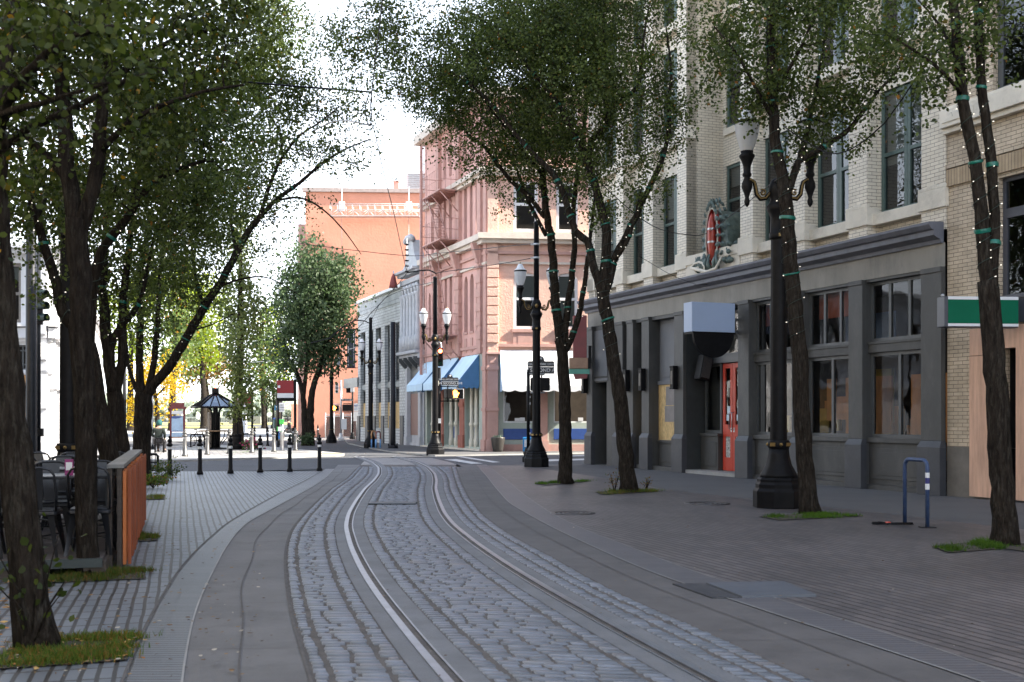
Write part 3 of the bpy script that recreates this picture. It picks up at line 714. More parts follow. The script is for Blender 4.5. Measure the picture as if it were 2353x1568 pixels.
# --- upper walls: piers, window bays, light court
dwl = .30
piers = [(2117, 2172), (1950, 1993), (1812, 1849), (1701, 1730)]
pn = [(sx(a), sx(b)) for a, b in piers]; pn[0] = (pn[0][0], SE)
fpx = [(1556, 1577), (1479, 1500), (1420, 1432)]
pf = [(sx(a), sx(b)) for a, b in fpx]
pf[2] = (pf[2][0] - .12, pf[2][1]); pitch = pf[0][0] - pf[1][0]; pf.append((pf[2][0] - pitch, pf[2][1] - pitch - .1)); pf.append((0.0, .45))
court = (pf[0][1], pn[3][0]); DCT = 1.15
bays = [(pn[1][1], pn[0][0]), (pn[2][1], pn[1][0]), (pn[3][1], pn[2][0]), (pf[1][1], pf[0][0]), (pf[2][1], pf[1][0]), (pf[3][1], pf[2][0]), (pf[4][1], pf[3][0])]
rowsz = [(5.80, 8.35, 7.02), (9.35, 11.9, 10.6), (12.6, 14.0, 13.3)]
mb = MB(FR.M); mbd = mb
for a, b in bays:
    wall(mb, a - .01, b + .01, ZC - .1, HB, [(a + .02, b - .02, z0, z1, .16) for z0, z1, _ in rowsz], dwl)
mb.build('brick_wall', mt_pale, bld, True)
for a, b in pn + pf:
    mb = MB(FR.M); mb.box(a, b, 0, dwl + .02, ZC - .1, HB, 'bk'); mb.build('pier', mt_pale, bld, True)
    for za, zb in ((5.55, 6.02), (9.1, 9.55)):
        mb = MB(FR.M); mb.box(a - .05, b + .05, -.05, dwl - .02, za, zb - .1); mb.box(a - .05, a + (b - a) * .3, -.045, .02, zb - .1, zb - .03); mb.box(a + (b - a) * .7, b + .05, -.045, .02, zb - .1, zb - .03); mb.box(a + (b - a) * .3, a + (b - a) * .7, -.048, .02, zb - .1, zb); mb.build('pier_block', mt_stone, bld, True, bevel=.01)
bi = 0
for a, b in bays:
    for z0, z1, zm in rowsz:
        mb = MB(FR.M); mb.box(a, b, .1, dwl + .12, z0 - .26, z0 - .02); mb.build('sill', mt_stone, bld, True, bevel=.012)
        mb = MB(FR.M); mb.box(a + .0, b - .0, dwl - .012, dwl + .1, z1, z1 + .28); mb.build('lintel', mt_stone, bld, True)
        mid = (a + b) / 2; bi += 1
        for (p, q) in ((a + .02, mid - .005), (mid + .005, b - .02)):
            window(bld, FR.M, p, q, z0 - .02, z1, dwl + .05, mt_green, gl_win, rows=(zm,), fr=.085, dep=.09, sash=True, blind=[.45, 0, .6, .3, 0][(bi * 2) % 5] or None)
# light court: returns, back wall, windows
mb = MB(FR.M); ca, cb = court
mb.face([(ca, 0, ZC - .1), (ca, DCT, ZC - .1), (ca, DCT, HB), (ca, 0, HB)]); mb.face([(cb, DCT, ZC - .1), (cb, 0, ZC - .1), (cb, 0, HB), (cb, DCT, HB)])
cw = (sx(1668, DCT), sx(1728, DCT)); crow = [(FR.z(1668, 545, DCT), FR.z(1668, 383, DCT)), (FR.z(1668, 298, DCT), FR.z(1668, 112, DCT)), (FR.z(1668, 20, DCT), FR.z(1668, -120, DCT))]
wall(mb, ca, cb, ZC - .1, HB, [(cw[0], cw[1], z0, z1, .15) for z0, z1 in crow], DCT)
mb.build('court_wall', mt_pale, bld, True)
for z0, z1 in crow:
    window(bld, FR.M, cw[0], cw[1], z0, z1, DCT + .04, mt_green, gl_win, rows=((z0 + z1) / 2,), fr=.09, sash=True, blind=.3)
    mb = MB(FR.M); mb.box(cw[0] - .05, cw[1] + .05, DCT - .06, DCT + .05, z0 - .18, z0); mb.build('sill', mt_stone, bld, True)
mb = MB(FR.M); mb.box(ca, cb, .0, DCT, ZC - .12, ZC + .02); mb.box(ca, cb, -.02, .12, ZC + .02, 5.62); mb.box(ca + .05, cb - .05, -.05, .16, 5.62, 5.86); mb.build('parapet', mt_stone, bld, True)
# body behind with a taller unseen block added for shade, floors, roof
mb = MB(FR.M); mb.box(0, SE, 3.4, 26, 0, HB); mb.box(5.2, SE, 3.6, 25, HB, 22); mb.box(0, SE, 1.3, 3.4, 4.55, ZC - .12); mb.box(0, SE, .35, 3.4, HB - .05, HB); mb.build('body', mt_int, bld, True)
mb = MB(FR.M)
mb.face([(ca, DCT + .9, ZC), (cb, DCT + .9, ZC), (cb, DCT + .9, HB), (ca, DCT + .9, HB)])
for p, q in ((SE - 6.8, SE), (0, ca)): mb.face([(p, 1.25, ZC), (q, 1.25, ZC), (q, 1.25, HB), (p, 1.25, HB)])
mb.build('interior_wall', mt_int, bld, True)
mb = MB(FR.M); mb.box(-.3, SE, -.5, .35, HB, HB + .5); mb.build('roof_cornice', mt_stone, bld, True)

# --- things on this facade
for k, (xx, lab) in enumerate([(1350, 'small black box lamp on the corner pillar by the dark side doorway'), (1452, 'small black box lamp on a charcoal pillar between narrow boarded bays'), (1488, 'small black box lamp on the pillar beside the wide plywood bay, door side empty'), (1562, 'small black box lamp on the pillar beside the red door recess')]):
    s = max(sx(xx), .08); z = 2.62; y0 = -.10
    o = FR.M @ Vector((s, y0, z)); t = thing('wall_lamp', lab, 'lamp', o, math.atan2(FR.ex.y, FR.ex.x), group='box lamps along the charcoal shopfront')
    mb = MB(); mb.box(-.07, .07, -.02, 0, -.26, .26); mb.build('back_plate', mt_black, t)
    mb = MB(); mb.box(-.09, .09, -.16, -.02, -.30, .24); mb.box(-.10, .10, -.17, -.02, .24, .30); mb.box(-.10, .10, -.17, -.02, -.34, -.30); mb.build('housing', mt_black, t, bevel=.008)
    mb = MB(); mb.box(-.05, .05, -.165, -.16, -.2, .16); mb.build('lens', mat('smoked_lens', (.03, .03, .03), .3), t)
# speaker
o = FR.M @ Vector((sx(1590), .26, 2.86)); t = thing('loudspeaker', 'black box loudspeaker tilted on the dark wall inside the red door recess', 'speaker', o, math.atan2(FR.ex.y, FR.ex.x))
mb = MB(Matrix.Rotation(R(-12), 4, 'X')); mb.prism([(-.02, -.13), (.34, -.16), (.34, .16), (-.02, .13)], -.36, .32, 'z'); mb.build('cabinet', mt_black, t, bevel=.02)
mb = MB(Matrix.Rotation(R(-12), 4, 'X')); mb.box(.34, .352, -.13, .13, -.3, .26); mb.build('grille', mat('speaker_grille', (.05, .05, .05), .7, 0, .6, 60), t)
mb = MB(); mb.box(-.16, 0, -.04, .04, -.1, .0); mb.tube([(-.1, 0, -.05), (.05, 0, -.02)], .02); mb.build('bracket', mt_black, t)

# blank hanging sign: white box over a black half disc
Y = FR.Y(1712); c = px(1630, 731, Y - .15)
t = thing('hanging_sign', 'blank pale blue box sign over a black half disc above the red door', 'sign', c, math.atan2(FR.ey.y, FR.ey.x))
k = Y / F; W = 110 * k / 2 * 1.03; Hh = 67 * k / 2
mb = MB(); mb.box(-W, W, -.2, .2, -Hh, Hh); sgn = mb.build('sign_box', mat('pale_blue_panel', (.36, .45, .62), .4, 0, .03, 2), t, bevel=.01)
mb = MB(); n = 28; mb.prism([(-W * .93, -Hh - .03)] + [(-W * .93 * math.cos(math.pi * i / n), -Hh - .03 - 56 * k * math.sin(math.pi * i / n)) for i in range(1, n)] + [(W * .93, -Hh - .03)], -.205, -.12, 'y'); mb.build('half_disc', mt_black, t)
mb = MB(); mb.box(-W * .97, W * 1.02, -.21, .21, -Hh - .05, -Hh); mb.build('sign_frame', mt_black, t)
mb = MB(); L = 36 * k
for zz in (-.02, -.34): mb.box(W * .9, W + L, -.03, .03, zz - .03, zz + .03)
mb.box(W + L - .02, W + L + .02, -.12, .12, -.5, .18); mb.build('bracket', mt_trim, t)

# carved oval cartouche in the light court
sc = sx(1643); zb_ = 5.28
o = FR.M @ Vector((sc, -.08, zb_ - .06)); t = thing('cartouche_ornament', 'verdigris leafy cartouche around a red oval on the cornice', 'ornament', o, math.atan2(FR.ex.y, FR.ex.x), scale=.94)
mb = MB(); n = 20; a, b, cz = .62, .98, 1.02
hood = [(-a, 0.1)] + [(-a * math.cos(math.pi * i / n), cz - .1 + (b * .86) * math.sin(math.pi * i / n)) for i in range(n + 1)] + [(a, .1)]
mb.prism(hood, .10, 1.15, 'y'); mb.build('hood', mt_verd, t)
def ell(i, n, ra, rb): an = 2 * math.pi * i / n; return ra * math.sin(an), cz + rb * math.cos(an)
mb = MB(); mb.tube([(ell(i, 32, .30, .80)[0], -.02, ell(i, 32, .30, .80)[1]) for i in range(33)], .022, 6); mb.build('rim', mt_stone, t)
mb = MB(); pts = [ell(i, 32, .29, .79) for i in range(32)]; mb.face([(x, .08, z) for x, z in pts][::-1])
for i in range(32):
    (x0, z0), (x1, z1) = pts[i], pts[(i + 1) % 32]; mb.face([(x0, -.02, z0), (x1, -.02, z1), (x1, .08, z1), (x0, .08, z0)])
mb.build('red_recess', mt_dred, t)
mb = MB(); mb.lathe([(.02, .36), (.07, .5), (.11, .8), (.115, 1.1), (.10, 1.4), (.05, 1.6), (.01, 1.68)], (0, -.02, 0), 14); mb.build('barrel', mat('barrel_red', (.42, .06, .035), .4, 0, .25, 5), t)
mb = MB()
for z in (.86, 1.22): mb.lathe([(.122, z), (.122, z + .05)], (0, -.02, 0), 14, cap=False)
mb.build('barrel_band', mt_galv, t)
for ring, (ra, rb, nn, yy, sz_) in enumerate([(.40, .92, 24, -.03, .17), (.50, 1.0, 26, .05, .18), (.58, 1.02, 24, .18, .17)]):
    mb = MB()
    for i in range(nn):
        x, z = ell(i + .5 * (ring % 2), nn, ra, rb)
        if z < .2: continue
        M = Matrix.Translation((x, yy, z)) @ Matrix.Rotation(-(2 * math.pi * (i + .5 * (ring % 2)) / nn), 4, 'Y') @ Matrix.Rotation(R(rnd.uniform(-25, 10)), 4, 'X')
        mb.M = M; s_ = sz_ * rnd.uniform(.85, 1.15)
        mb.grid([(0, 0, -.5 * s_), (.38 * s_, -.03, -.1 * s_), (.25 * s_, -.05, .4 * s_), (0, -.07, .55 * s_), (-.25 * s_, -.05, .4 * s_), (-.38 * s_, -.03, -.1 * s_), (0, -.07, 0)], [(0, 1, 6), (1, 2, 6), (2, 3, 6), (3, 4, 6), (4, 5, 6), (5, 0, 6)])
    mb.M = Matrix.Identity(4); mb.build('leaf_carving', mt_verd, t)
mb = MB()
for i in range(46):
    mb.ball((rnd.uniform(.55, 1.0), rnd.uniform(-.05, .6), rnd.uniform(.25, .75)), rnd.uniform(.05, .085), 8, 5)
mb.build('berry_cluster', mt_verd, t); mb = MB()
for i in range(20):
    x = rnd.uniform(-.65, .5); mb.tube([(x, -.1, .1), (x + rnd.uniform(-.1, .1), -.16, .3), (x + rnd.uniform(-.15, .15), -.1, .55)], [.05, .045, .01], 6)
mb.build('carved_stalk', mt_verd, t)
mb = MB(); sp = [(-.45 + (.05 + .025 * k) * math.cos(k * .6), -.17, .17 + (.03 + .014 * k) * math.sin(k * .6)) for k in range(2, 16)]
mb.tube(sp, .035, 8); mb.tube([sp[-1], (0, -.18, .05), (.45, -.16, .1), (.62, -.1, .4)], [.05, .055, .045, .02], 8); mb.build('scroll', mt_stone, t)

# --- corner blade sign on the far end of the shopfront
Y = 35.9; k = Y / F
t = thing('blade_sign', 'dark red blade sign with brown and teal boxes on the shopfront corner', 'sign', px(1332, 775, Y))
mb = MB(); mb.box(-15.5 * k, 15.5 * k, -.16, .16, -48 * k, 49 * k); mb.build('red_board', mat('maroon_board', (.16, .008, .012), .35), t, bevel=.01)
mb = MB(); mb.box(-24 * k, 18 * k, -.2, .2, -73 * k, -48.2 * k); mb.build('brown_panel', mat('brown_panel', (.33, .2, .13), .5), t, bevel=.01)
mb = MB(); mb.box(18.2 * k, 25 * k, -.22, .22, -73 * k, -48.2 * k); mb.box(20 * k, 27 * k, -.03, .03, -60 * k, -20 * k); mb.build('end_cap', mt_black, t)
mb = MB(); mb.box(-24 * k, 22 * k, -.17, .17, -85 * k, -73.3 * k); mb.build('teal_panel', mat('teal_panel', (.10, .33, .26), .5), t)
mb = MB(); mb.prism([(-14 * k, -85.2 * k), (18 * k, -85.2 * k), (16 * k, -95 * k), (-10 * k, -97 * k)], -.15, .15, 'y'); mb.build('red_tip', mat('maroon_board', (.16, .008, .012), .35), t)

# ================================================================ TAN BRICK BUILDING
tb = thing('tan_building', 'tan brick building with plywood around a dark open doorway', 'building', (*(FR.M @ Vector((SE, 0, 0))).xy, 0))
d0 = .03; S2 = SE + 30  # run on out of view, and raised, to keep the street shaded
pa, pb = sx(2233), sx(2300)
wa = sx(2292); ZT = lambda x, y: FR.z(x, y)
zb0, zb1 = ZT(2180, 310), ZT(2180, 258)
wl_top, tr_b, tr_t = ZT(2300, 500), ZT(2300, 488), ZT(2300, 405)
dA, dB = sx(2306), sx(2338)
mb = MB(FR.M)
ops = [(wa, SE + 8.4, ZT(2300, 690), ZT(2300, 408), .22), (sx(2278), SE + 8.5, ZT(2290, 212), 9.6, .25), (dA, dB + .25, .02, ZT(2320, 800), .12)]
wall(mb, SE + .012, S2, .95, HB + 10, [ops[0], ops[1], (dA, dB + .25, .95, ZT(2320, 800), .12)], d0)
mb.build('brick_wall', mt_tan, tb, True)
mb = MB(FR.M); wall(mb, SE + .012, S2, 0, .95, [(dA, dB + .25, .0, .95, .12)], d0 - .01); mb.build('stone_base', mat('brown_stone', (.15, .135, .115), .6, 0, .25, 2, .2, 30), tb, True)
mb = MB(FR.M); mb.box(SE + .02, S2, -.18, d0, zb0 + .1, zb1); mb.box(SE + .02, S2, -.10, d0, zb0, zb0 + .1); mb.box(SE + .1, SE + .9, -.2, -.18, zb0 + .18, zb1 - .08); mb.box(SE + .02, S2, -.14, d0, zb1 + .0, zb1 + .06); mb.build('stone_belt', mt_stone, tb, True, bevel=.012)
z0, z1 = ZT(2200, 424), ZT(2200, 385)
mb = MB(FR.M); mb.box(SE + .02, S2, -.02, d0, z0, z1); mb.build('soldier_course', brick('tan_soldier', (.47, .36, .23), (.38, .285, .18), (.13, .1, .08), .0735, .9, .0055, 0), tb, True)
mb = MB(FR.M); mb.box(SE + .02, S2, -.035, d0, z1 + .02, z1 + .09); mb.build('brick_ledge', mt_tan, tb, True)
mb = MB(FR.M); mb.box(sx(2278) - .1, S2, -.1, .2, ZT(2290, 228), ZT(2290, 212)); mb.build('sill', mt_stone, tb, True)
window(tb, FR.M, sx(2278), SE + 8.5, ZT(2290, 212), 9.6, d0 + .12, mt_trim, gl_win, cols=2, rows=(8.9,), fr=.12, blind=.35)
mtr = mat('navy_trim', (.05, .055, .07), .4)
window(tb, FR.M, wa, SE + 8.4, tr_b, ZT(2300, 408), d0 + .1, mtr, gl_win, cols=6, fr=.07)
window(tb, FR.M, wa, SE + 8.4, ZT(2300, 690), tr_b, d0 + .1, mtr, gl_win, cols=2, fr=.1)
mb = MB(FR.M); mb.box(wa - .03, S2, -.06, d0, ZT(2300, 745), ZT(2300, 690)); mb.box(wa - .03, S2, -.10, d0, ZT(2300, 690), ZT(2300, 682)); mb.build('sign_band', mtr, tb, True)
mb = MB(FR.M)
mb.box(pa, pb, -.06, d0, .04, ZT(2260, 818)); mb.box(pa, pb, -.055, d0, ZT(2260, 816.5), ZT(2260, 755)); mb.build('plywood_panel', mt_ply, tb, True)
mb = MB(FR.M); mb.box(pb - .05, dB + .6, -.065, d0, ZT(2320, 800), ZT(2320, 748)); mb.build('plywood_panel', mt_ply, tb, True)
mb = MB(FR.M); mb.box(dB + .02, dB + 2.5, -.06, d0, .04, ZT(2320, 796)); mb.build('plywood_panel', mt_ply, tb, True)
mb = MB(FR.M)
for i in range(4): mb.box(dA - .05, dB + .3, d0 + .1 + .3 * i, d0 + 1.4, .17 * i, .17 * (i + 1))
mb.build('step', mat('dark_stone_step', (.07, .065, .06), .7), tb, True)
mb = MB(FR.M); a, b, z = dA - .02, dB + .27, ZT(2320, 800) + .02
mb.face([(a, .15, 0), (a, 1.39, 0), (a, 1.39, z), (a, .15, z)][::-1]); mb.face([(b, .15, 0), (b, 1.39, 0), (b, 1.39, z), (b, .15, z)]); mb.face([(a, 1.39, 0), (b, 1.39, 0), (b, 1.39, z), (a, 1.39, z)]); mb.face([(a, .15, z), (b, .15, z), (b, 1.39, z), (a, 1.39, z)]); mb.build('doorway_shade_lining', mat('door_and_shade_black', (.02, .02, .022), .5), tb, True)  # black lining stands in for the shade inside the doorway
mb = MB(FR.M); mb.tube([(dB + .1, .3, 1.35), (dB + .02, .9, 1.7)], .018); mb.build('handrail', mt_steel, tb, True)
mb = MB(FR.M); mb.box(SE + .02, S2, 1.4, 20, 0, HB + 10); mb.box(SE + .02, S2, .1, 1.4, HB + 9.9, HB + 10); mb.face([(S2, 20, 0), (S2, 0, 0), (S2, 0, HB + 10), (S2, 20, HB + 10)][::-1]); mb.build('body', mt_int, tb, True)
# green blank sign projecting from it
Y = FR.Y(2333); k = Y / F
c = px(2246, 718, Y - .25); t = thing('projecting_sign', 'blank green sign with white bands and silver ball end on the tan wall', 'sign', c, math.atan2(FR.ey.y, FR.ey.x) * .25)
mb = MB(); mb.box(-78 * k, 88 * k, -.13, .13, -27 * k, 27 * k); mb.build('green_board', mat('green_board', (.002, .12, .062), .5, 0, .06, 2, spec=.15), t)
mb = MB()
for a, b in ((27, 34), (-33, -27)): mb.box(-78 * k, 88 * k, -.132, .132, a * k, b * k)
mb.build('white_band', mt_white, t)
mb = MB(); mb.box(-87 * k, -78 * k, -.14, .14, -34.5 * k, 34 * k); mb.box(-78 * k, 88 * k, -.13, .13, -35.5 * k, -33.2 * k); mb.build('end_post', mtr, t, bevel=.01)
mb = MB(); mb.ball((-82 * k, 0, 37 * k), 4.4 * k, 12, 8); mb.build('ball_finial', mt_steel, t)

# ================================================================ BUILDINGS ACROSS THE STREET (outside the frame, mirrored in the shop glass)
OPP = Fac((-6.2, -.6), (-.367, .930)); op = thing('stone_building', 'cream stone building opposite the charcoal shopfront', 'building', (*OPP.o.xy, 0))
ops = [(1 + 2.6 * i, 2.5 + 2.6 * i, z, z + 2.3, .25) for i in range(11) for z in (5.2, 8.9)] + [(.8 + 2.6 * i, 2.8 + 2.6 * i, .6, 3.6, .25) for i in range(11)]
mb = MB(OPP.M); wall(mb, -8, 31, 0, 12.5, ops); mb.build('street_wall', mat('cream_stone', (.62, .55, .43), .8, 0, .1, 2), op, True)
for o_ in ops: window(op, OPP.M, *o_[:4], .2, mt_trim, gl_win, cols=2, rows=((o_[2] + o_[3]) / 2,), fr=.09)
mb = MB(OPP.M); mb.box(-8, 31, .9, 12, 0, 12.4); mb.build('body', mt_int, op, True)
mb = MB(OPP.M)
for z in (4.2, 12.2): mb.box(-8, 31, -.35, 0, z, z + .4)
mb.build('cornice', mt_stone, op, True)
# ================================================================ PINK CORNER BUILDING
mt_pink = mat('pink_stucco', (.62, .365, .315), .85, 0, .1, 2, .5, 22, dirt=(.53, .30, .255), dscale=1.0, damt=.4)
mt_peach = mat('peach_stucco', (.66, .42, .33), .85, 0, .1, 2.5, 1.0, 14, dirt=(.6, .36, .28), damt=.3)
mt_pinkd = mat('dusky_pink_trim', (.49, .29, .245), .8, 0, .12, 3, .2, 30)
mt_cream = mat('cream_ledge', (.60, .52, .44), .7, 0, .1, 3, .2, 30, dirt=(.4, .33, .28), damt=.4)
mt_wtrim = mat('white_window_frame', (.66, .66, .66), .5, 0, .05, 4)
mt_shopf = mat('sage_shop_frame', (.36, .41, .36), .5, 0, .08, 4)
mt_blue = mat('royal_blue_panel', (.03, .075, .26), .5, 0, .12, 4)
mt_col = mat('ivory_column', (.62, .58, .48), .5, 0, .06, 4)
mt_canvas = mat('blue_canvas', (.58, .77, .92), .75, 0, .1, 1.4, .15, 12, stretch=(1, 1, .4))
mt_wcanvas = mat('white_canvas', (.72, .72, .72), .75, 0, .05, 2)
mt_rust = mat('rust_pink_iron', (.47, .265, .225), .6, .1, .2, 10)
K = gp(1120, 1040)
PL = Fac(K, (.367, -.930)); PF = Fac(K, (1, .10))
pk = thing('corner_building', 'pink stucco corner building with tall arched windows and striped awnings', 'building', (*K, 0))
HP = 15.6
far = PL.s(976)
def zk(y): return H + (HY - y) * K[1] / F
# street-side wall with arches
arch = []
for x0, x1, yt, yb in ((1066.6, 1075, 637, 765), (1080, 1088.6, 631, 762), (1094, 1101.5, 626, 760), (1021.5, 1027, 636, 773), (1033, 1039, 630, 772), (1046, 1052, 624, 770), (985, 990, 674, 785), (993.5, 998.5, 668, 784)):
    a, b = PL.s(x0), PL.s(x1); zt = PL.z(x0, yt); arch.append((a, b, PL.z(x0, yb), zt, .28, zt - .42))
for x0, x1, yt, yb in ((991, 997, 482, 590), (1019, 1025.5, 461, 572), (1032, 1038, 451, 565), (1045, 1051, 442, 559), (1066, 1073, 427, 551), (1079.5, 1086, 418, 545), (1093, 1099.5, 408, 540)):
    a, b = PL.s(x0), PL.s(x1); zt = PL.z(x0, yt); arch.append((a, b, PL.z(x0, yb), zt, .28, zt - .42))
for x0, x1 in ((1019, 1025.5), (1032, 1038), (1045, 1051), (1066, 1073), (1079.5, 1086), (1093, 1099.5)):
    a, b = PL.s(x0), PL.s(x1); arch.append((a, b, 12.9, 14.9, .28, 14.5))
mb = MB(PL.M); wall(mb, far, -.36, 4.3, HP, arch)
mb.build('street_wall', mt_pink, pk, True)
for o_ in arch:
    a, b, z0, z1 = o_[:4]
    window(pk, PL.M, a, b, z0, z1, .22, mt_wtrim, gl_win, rows=((z0 + z1) / 2,), fr=.06, dep=.06, blind=.5 if rnd.random() < .5 else None)
# recessed little panels under the windows
for o_ in arch[:6]:
    mb = MB(PL.M); a, b, z0 = o_[:3]; mb.box(a - .02, b + .02, -.05, .0, z0 - .1, z0); mb.box(a + .1, b - .1, -.03, 0, z0 - .95, z0 - .3); mb.build('window_apron', mt_pinkd, pk, True)
# pilasters on the street side
for x0, x1 in ((1103, 1111), (1053.5, 1061), (1008, 1014)):
    a, b = PL.s(x0), PL.s(x1); mb = MB(PL.M); mb.box(a, b, -.16, .0, 4.3, HP)
    for z in np.arange(4.9, 8.0, .62): mb.box(a - .06, b + .06, -.19, -.005, z, z + .36)
    mb.box(a - .05, b + .05, -.26, 0, 8.0, 8.15); mb.prism([(-.24, 8.25), (-.5, 9.1), (-.2, 9.1), (-.02, 8.25)], a + .08, b - .08, 'x'); mb.build('pilaster', mt_pinkd, pk, True)
# string courses and cornices on both faces
for z0, z1, dd, m in ((9.17, 9.42, .42, mt_cream), (9.0, 9.17, .28, mt_cream), (8.55, 8.68, .1, mt_pinkd), (8.12, 8.22, .1, mt_cream), (4.55, 4.68, .09, mt_pinkd), (11.9, 12.05, .25, mt_cream), (12.05, 12.25, .38, mt_cream), (HP - .4, HP, .6, mt_cream)):
    mb = MB(PL.M); mb.box(far, -dd * .0, -dd, 0, z0, z1); mb.build('string_course', m, pk, True)
    mb = MB(PF.M); mb.box(-dd, 11, -dd, 0, z0 + .004, z1 + .004); mb.build('string_course', m, pk, True)
# front wall
fw = []
for x0, x1, yt, yb, fl_ in ((1180, 1238, 626, 756, 1), (1278, 1328, 626, 756, 1), (1180, 1236, 415, 531, 0), (1278, 1328, 415, 531, 0)):
    a, b = PF.s(x0), PF.s(x1); z0, z1 = zk(yb), zk(yt); fw.append((a, b, z0, z1, .14) + ((z1 - .28,) if fl_ else ()))
for a, b in ((fw[0][0], fw[0][1]), (fw[1][0], fw[1][1])): fw.append((a, b, 13.0, 15.0, .14))
mb = MB(PF.M); wall(mb, .46, 11, 4.3, HP, fw); mb.build('front_wall', mt_peach, pk, True)
for o_ in fw:
    a, b, z0, z1 = o_[:4]; window(pk, PF.M, a, b, z0, z1, .07, mt_wtrim, gl_win, rows=((z0 + z1) / 2 + .1,), fr=.13, dep=.08, sash=True, blind=.95 if o_ is fw[1] else (.5 if z0 < 8 else None))
for o_ in fw[:2]:
    mb = MB(PF.M); a, b, z0 = o_[:3]; mb.box(a - .08, b + .08, -.1, 0, z0 - .14, z0); mb.box(a - .02, b + .02, -.05, 0, z0 - .75, z0 - .14); mb.box(a + .18, b - .18, -.06, -.05, z0 - .68, z0 - .22); mb.build('window_apron', mt_pinkd, pk, True)
# rusticated corner pier, two faces
mb = MB(PF.M); mb.box(.0, .46, -.10, .3, 4.3, HP, 'b')
for z in np.arange(4.7, 8.0, .40): mb.box(-.02, .48, -.15, -.0, z + .03, z + .37)
mb.build('corner_pier', mt_peach, pk, True, bevel=.015)
mb = MB(PL.M); mb.box(-.38, .0, -.08, .3, 4.3, HP); mb.build('corner_pier', mt_pinkd, pk, True)
# ground floor corner pilaster
mb = MB(PF.M)
for x0, x1, dd, z0, z1 in ((.0, .46, .10, 0, 4.3), (-.06, .52, .17, 0, .55), (-.04, .50, .14, 1.78, 1.92), (-.04, .50, .14, 3.55, 3.72), (-.06, .54, .2, 4.22, 4.32), (.1, .36, .13, 3.85, 4.15)): mb.box(x0, x1, -dd, .3, z0, z1)
mb.build('corner_pilaster', mat('dusky_rose_stucco', (.49, .30, .26), .8, 0, .1, 2, .3, 30), pk, True, bevel=.015)
mb = MB(PL.M)
for x0, x1, dd, z0, z1 in ((-.40, -.001, .10, 0, 4.3), (-.44, .06, .17, 0, .55), (-.43, .05, .14, 1.78, 1.92), (-.43, .05, .14, 3.55, 3.72)): mb.box(x0, x1, -dd, .3, z0, z1)
mb.build('corner_pilaster', mt_pinkd, pk, True, bevel=.015)
# shopfront under the white awning
a0, a1 = PF.s(1149), PF.s(1360); z_top = 4.3
bayx = [(PF.s(1157), PF.s(1228)), (PF.s(1273), PF.s(1362))]
mb = MB(PF.M); wall(mb, .46, a1 + 2, 0, 4.3, [(a, b, 1.28, 4.2, .12) for a, b in bayx], .12); mb.build('shopfront', mt_shopf, pk, True)
for a, b in bayx: window(pk, PF.M, a, b, 1.28, 4.2, .16, mt_wtrim, gl_shop, cols=1, fr=.06)
for a, b in bayx:
    mb = MB(PF.M); mb.box(a, b, .08, .12, .55, 1.02); mb.build('blue_panel', mt_blue, pk, True, bevel=.01)
mb = MB(PF.M); mb.box(.5, a1 + 2, .04, .14, .0, .34); mb.build('base_course', mt_pinkd, pk, True)
xm = PF.s(1250); mb = MB(PF.M); mb.box(xm - .2, xm + .16, .0, .14, 0, 4.2); mb.box(xm - .24, xm + .2, -.04, .14, 1.7, 1.84); mb.box(xm - .24, xm + .2, -.04, .14, 0, .5); mb.build('pilaster', mt_pinkd, pk, True)
for a, b in bayx:
    for q in ((a + .5, a + .72, .14, .15, 1.35, 1.48), (b - .62, b - .4, .14, .15, 1.35, 1.5)): mb = MB(PF.M); mb.box(*q); mb.build('notice', mt_wtrim, pk, True)
# shopfront on the street side: ivory columns, rose piers, blue panels
mb = MB(PL.M); wall(mb, far, -.4, 0, 4.3, [(PL.s(980), PL.s(1010), .2, 4.2, .5), (PL.s(1020), PL.s(1056), .2, 4.2, .5), (PL.s(1068), PL.s(1100), .2, 4.2, .5)], .02); mb.build('shopfront', mt_shopf, pk, True)
for x0, x1 in ((980, 1010), (1020, 1056), (1068, 1100)):
    a, b = PL.s(x0), PL.s(x1)
    window(pk, PL.M, a, b, 1.25, 4.2, .42, mt_shopf, gl_shop, cols=3, fr=.08)
    mb = MB(PL.M); mb.box(a, b, .40, .5, .2, 1.25); w = (b - a) / 3
    mb.build('stall_riser', mt_shopf, pk, True)
    mb = MB(PL.M)
    for i in (0, 2): mb.box(a + i * w + .12, a + (i + 1) * w - .12, .385, .40, .4, 1.05)
    mb.build('blue_panel', mt_blue, pk, True)
    for xx in (a + w, a + 2 * w):
        mb = MB(PL.M); mb.lathe([(.13, 0), (.13, .5), (.10, .56), (.095, 1.1), (.13, 1.14), (.13, 1.24), (.09, 1.3), (.08, 3.9), (.12, 4.05), (.12, 4.2)], (xx, .12, 0), 14); mb.build('column', mt_col, pk, True)
for x0, x1 in ((1056.5, 1066.5), (1012, 1019)):
    a, b = PL.s(x0), PL.s(x1); mb = MB(PL.M); mb.box(a, b, -.03, .3, 0, 4.3); mb.box(a - .03, b + .03, -.1, .0, 0, .7); mb.box(a - .02, b + .02, -.08, 0, 2.0, 2.2); mb.build('shop_pier', mat('brick_red_pier', (.33, .11, .075), .7, 0, .15, 4), pk, True, bevel=.01)
mb = MB(PL.M); mb.box(far, -.4, -.25, .0, 0, .12); mb.build('doorstep', mt_stone, pk, True)
# dark inside and body
mb = MB(PL.M); mb.box(far + .05, -1.5, 1.5, 11, 0.05, HP - .05); mb.build('body', mt_int, pk, True)
mb = MB(PF.M); mb.box(.5, 11, 1.5, 8, 0.04, HP - .06); mb.build('body', mt_int, pk, True)
mb = MB(PF.M); mb.box(.3, 11, .2, 9, HP - .3, HP - .1); mb.build('roof', mt_int, pk, True)

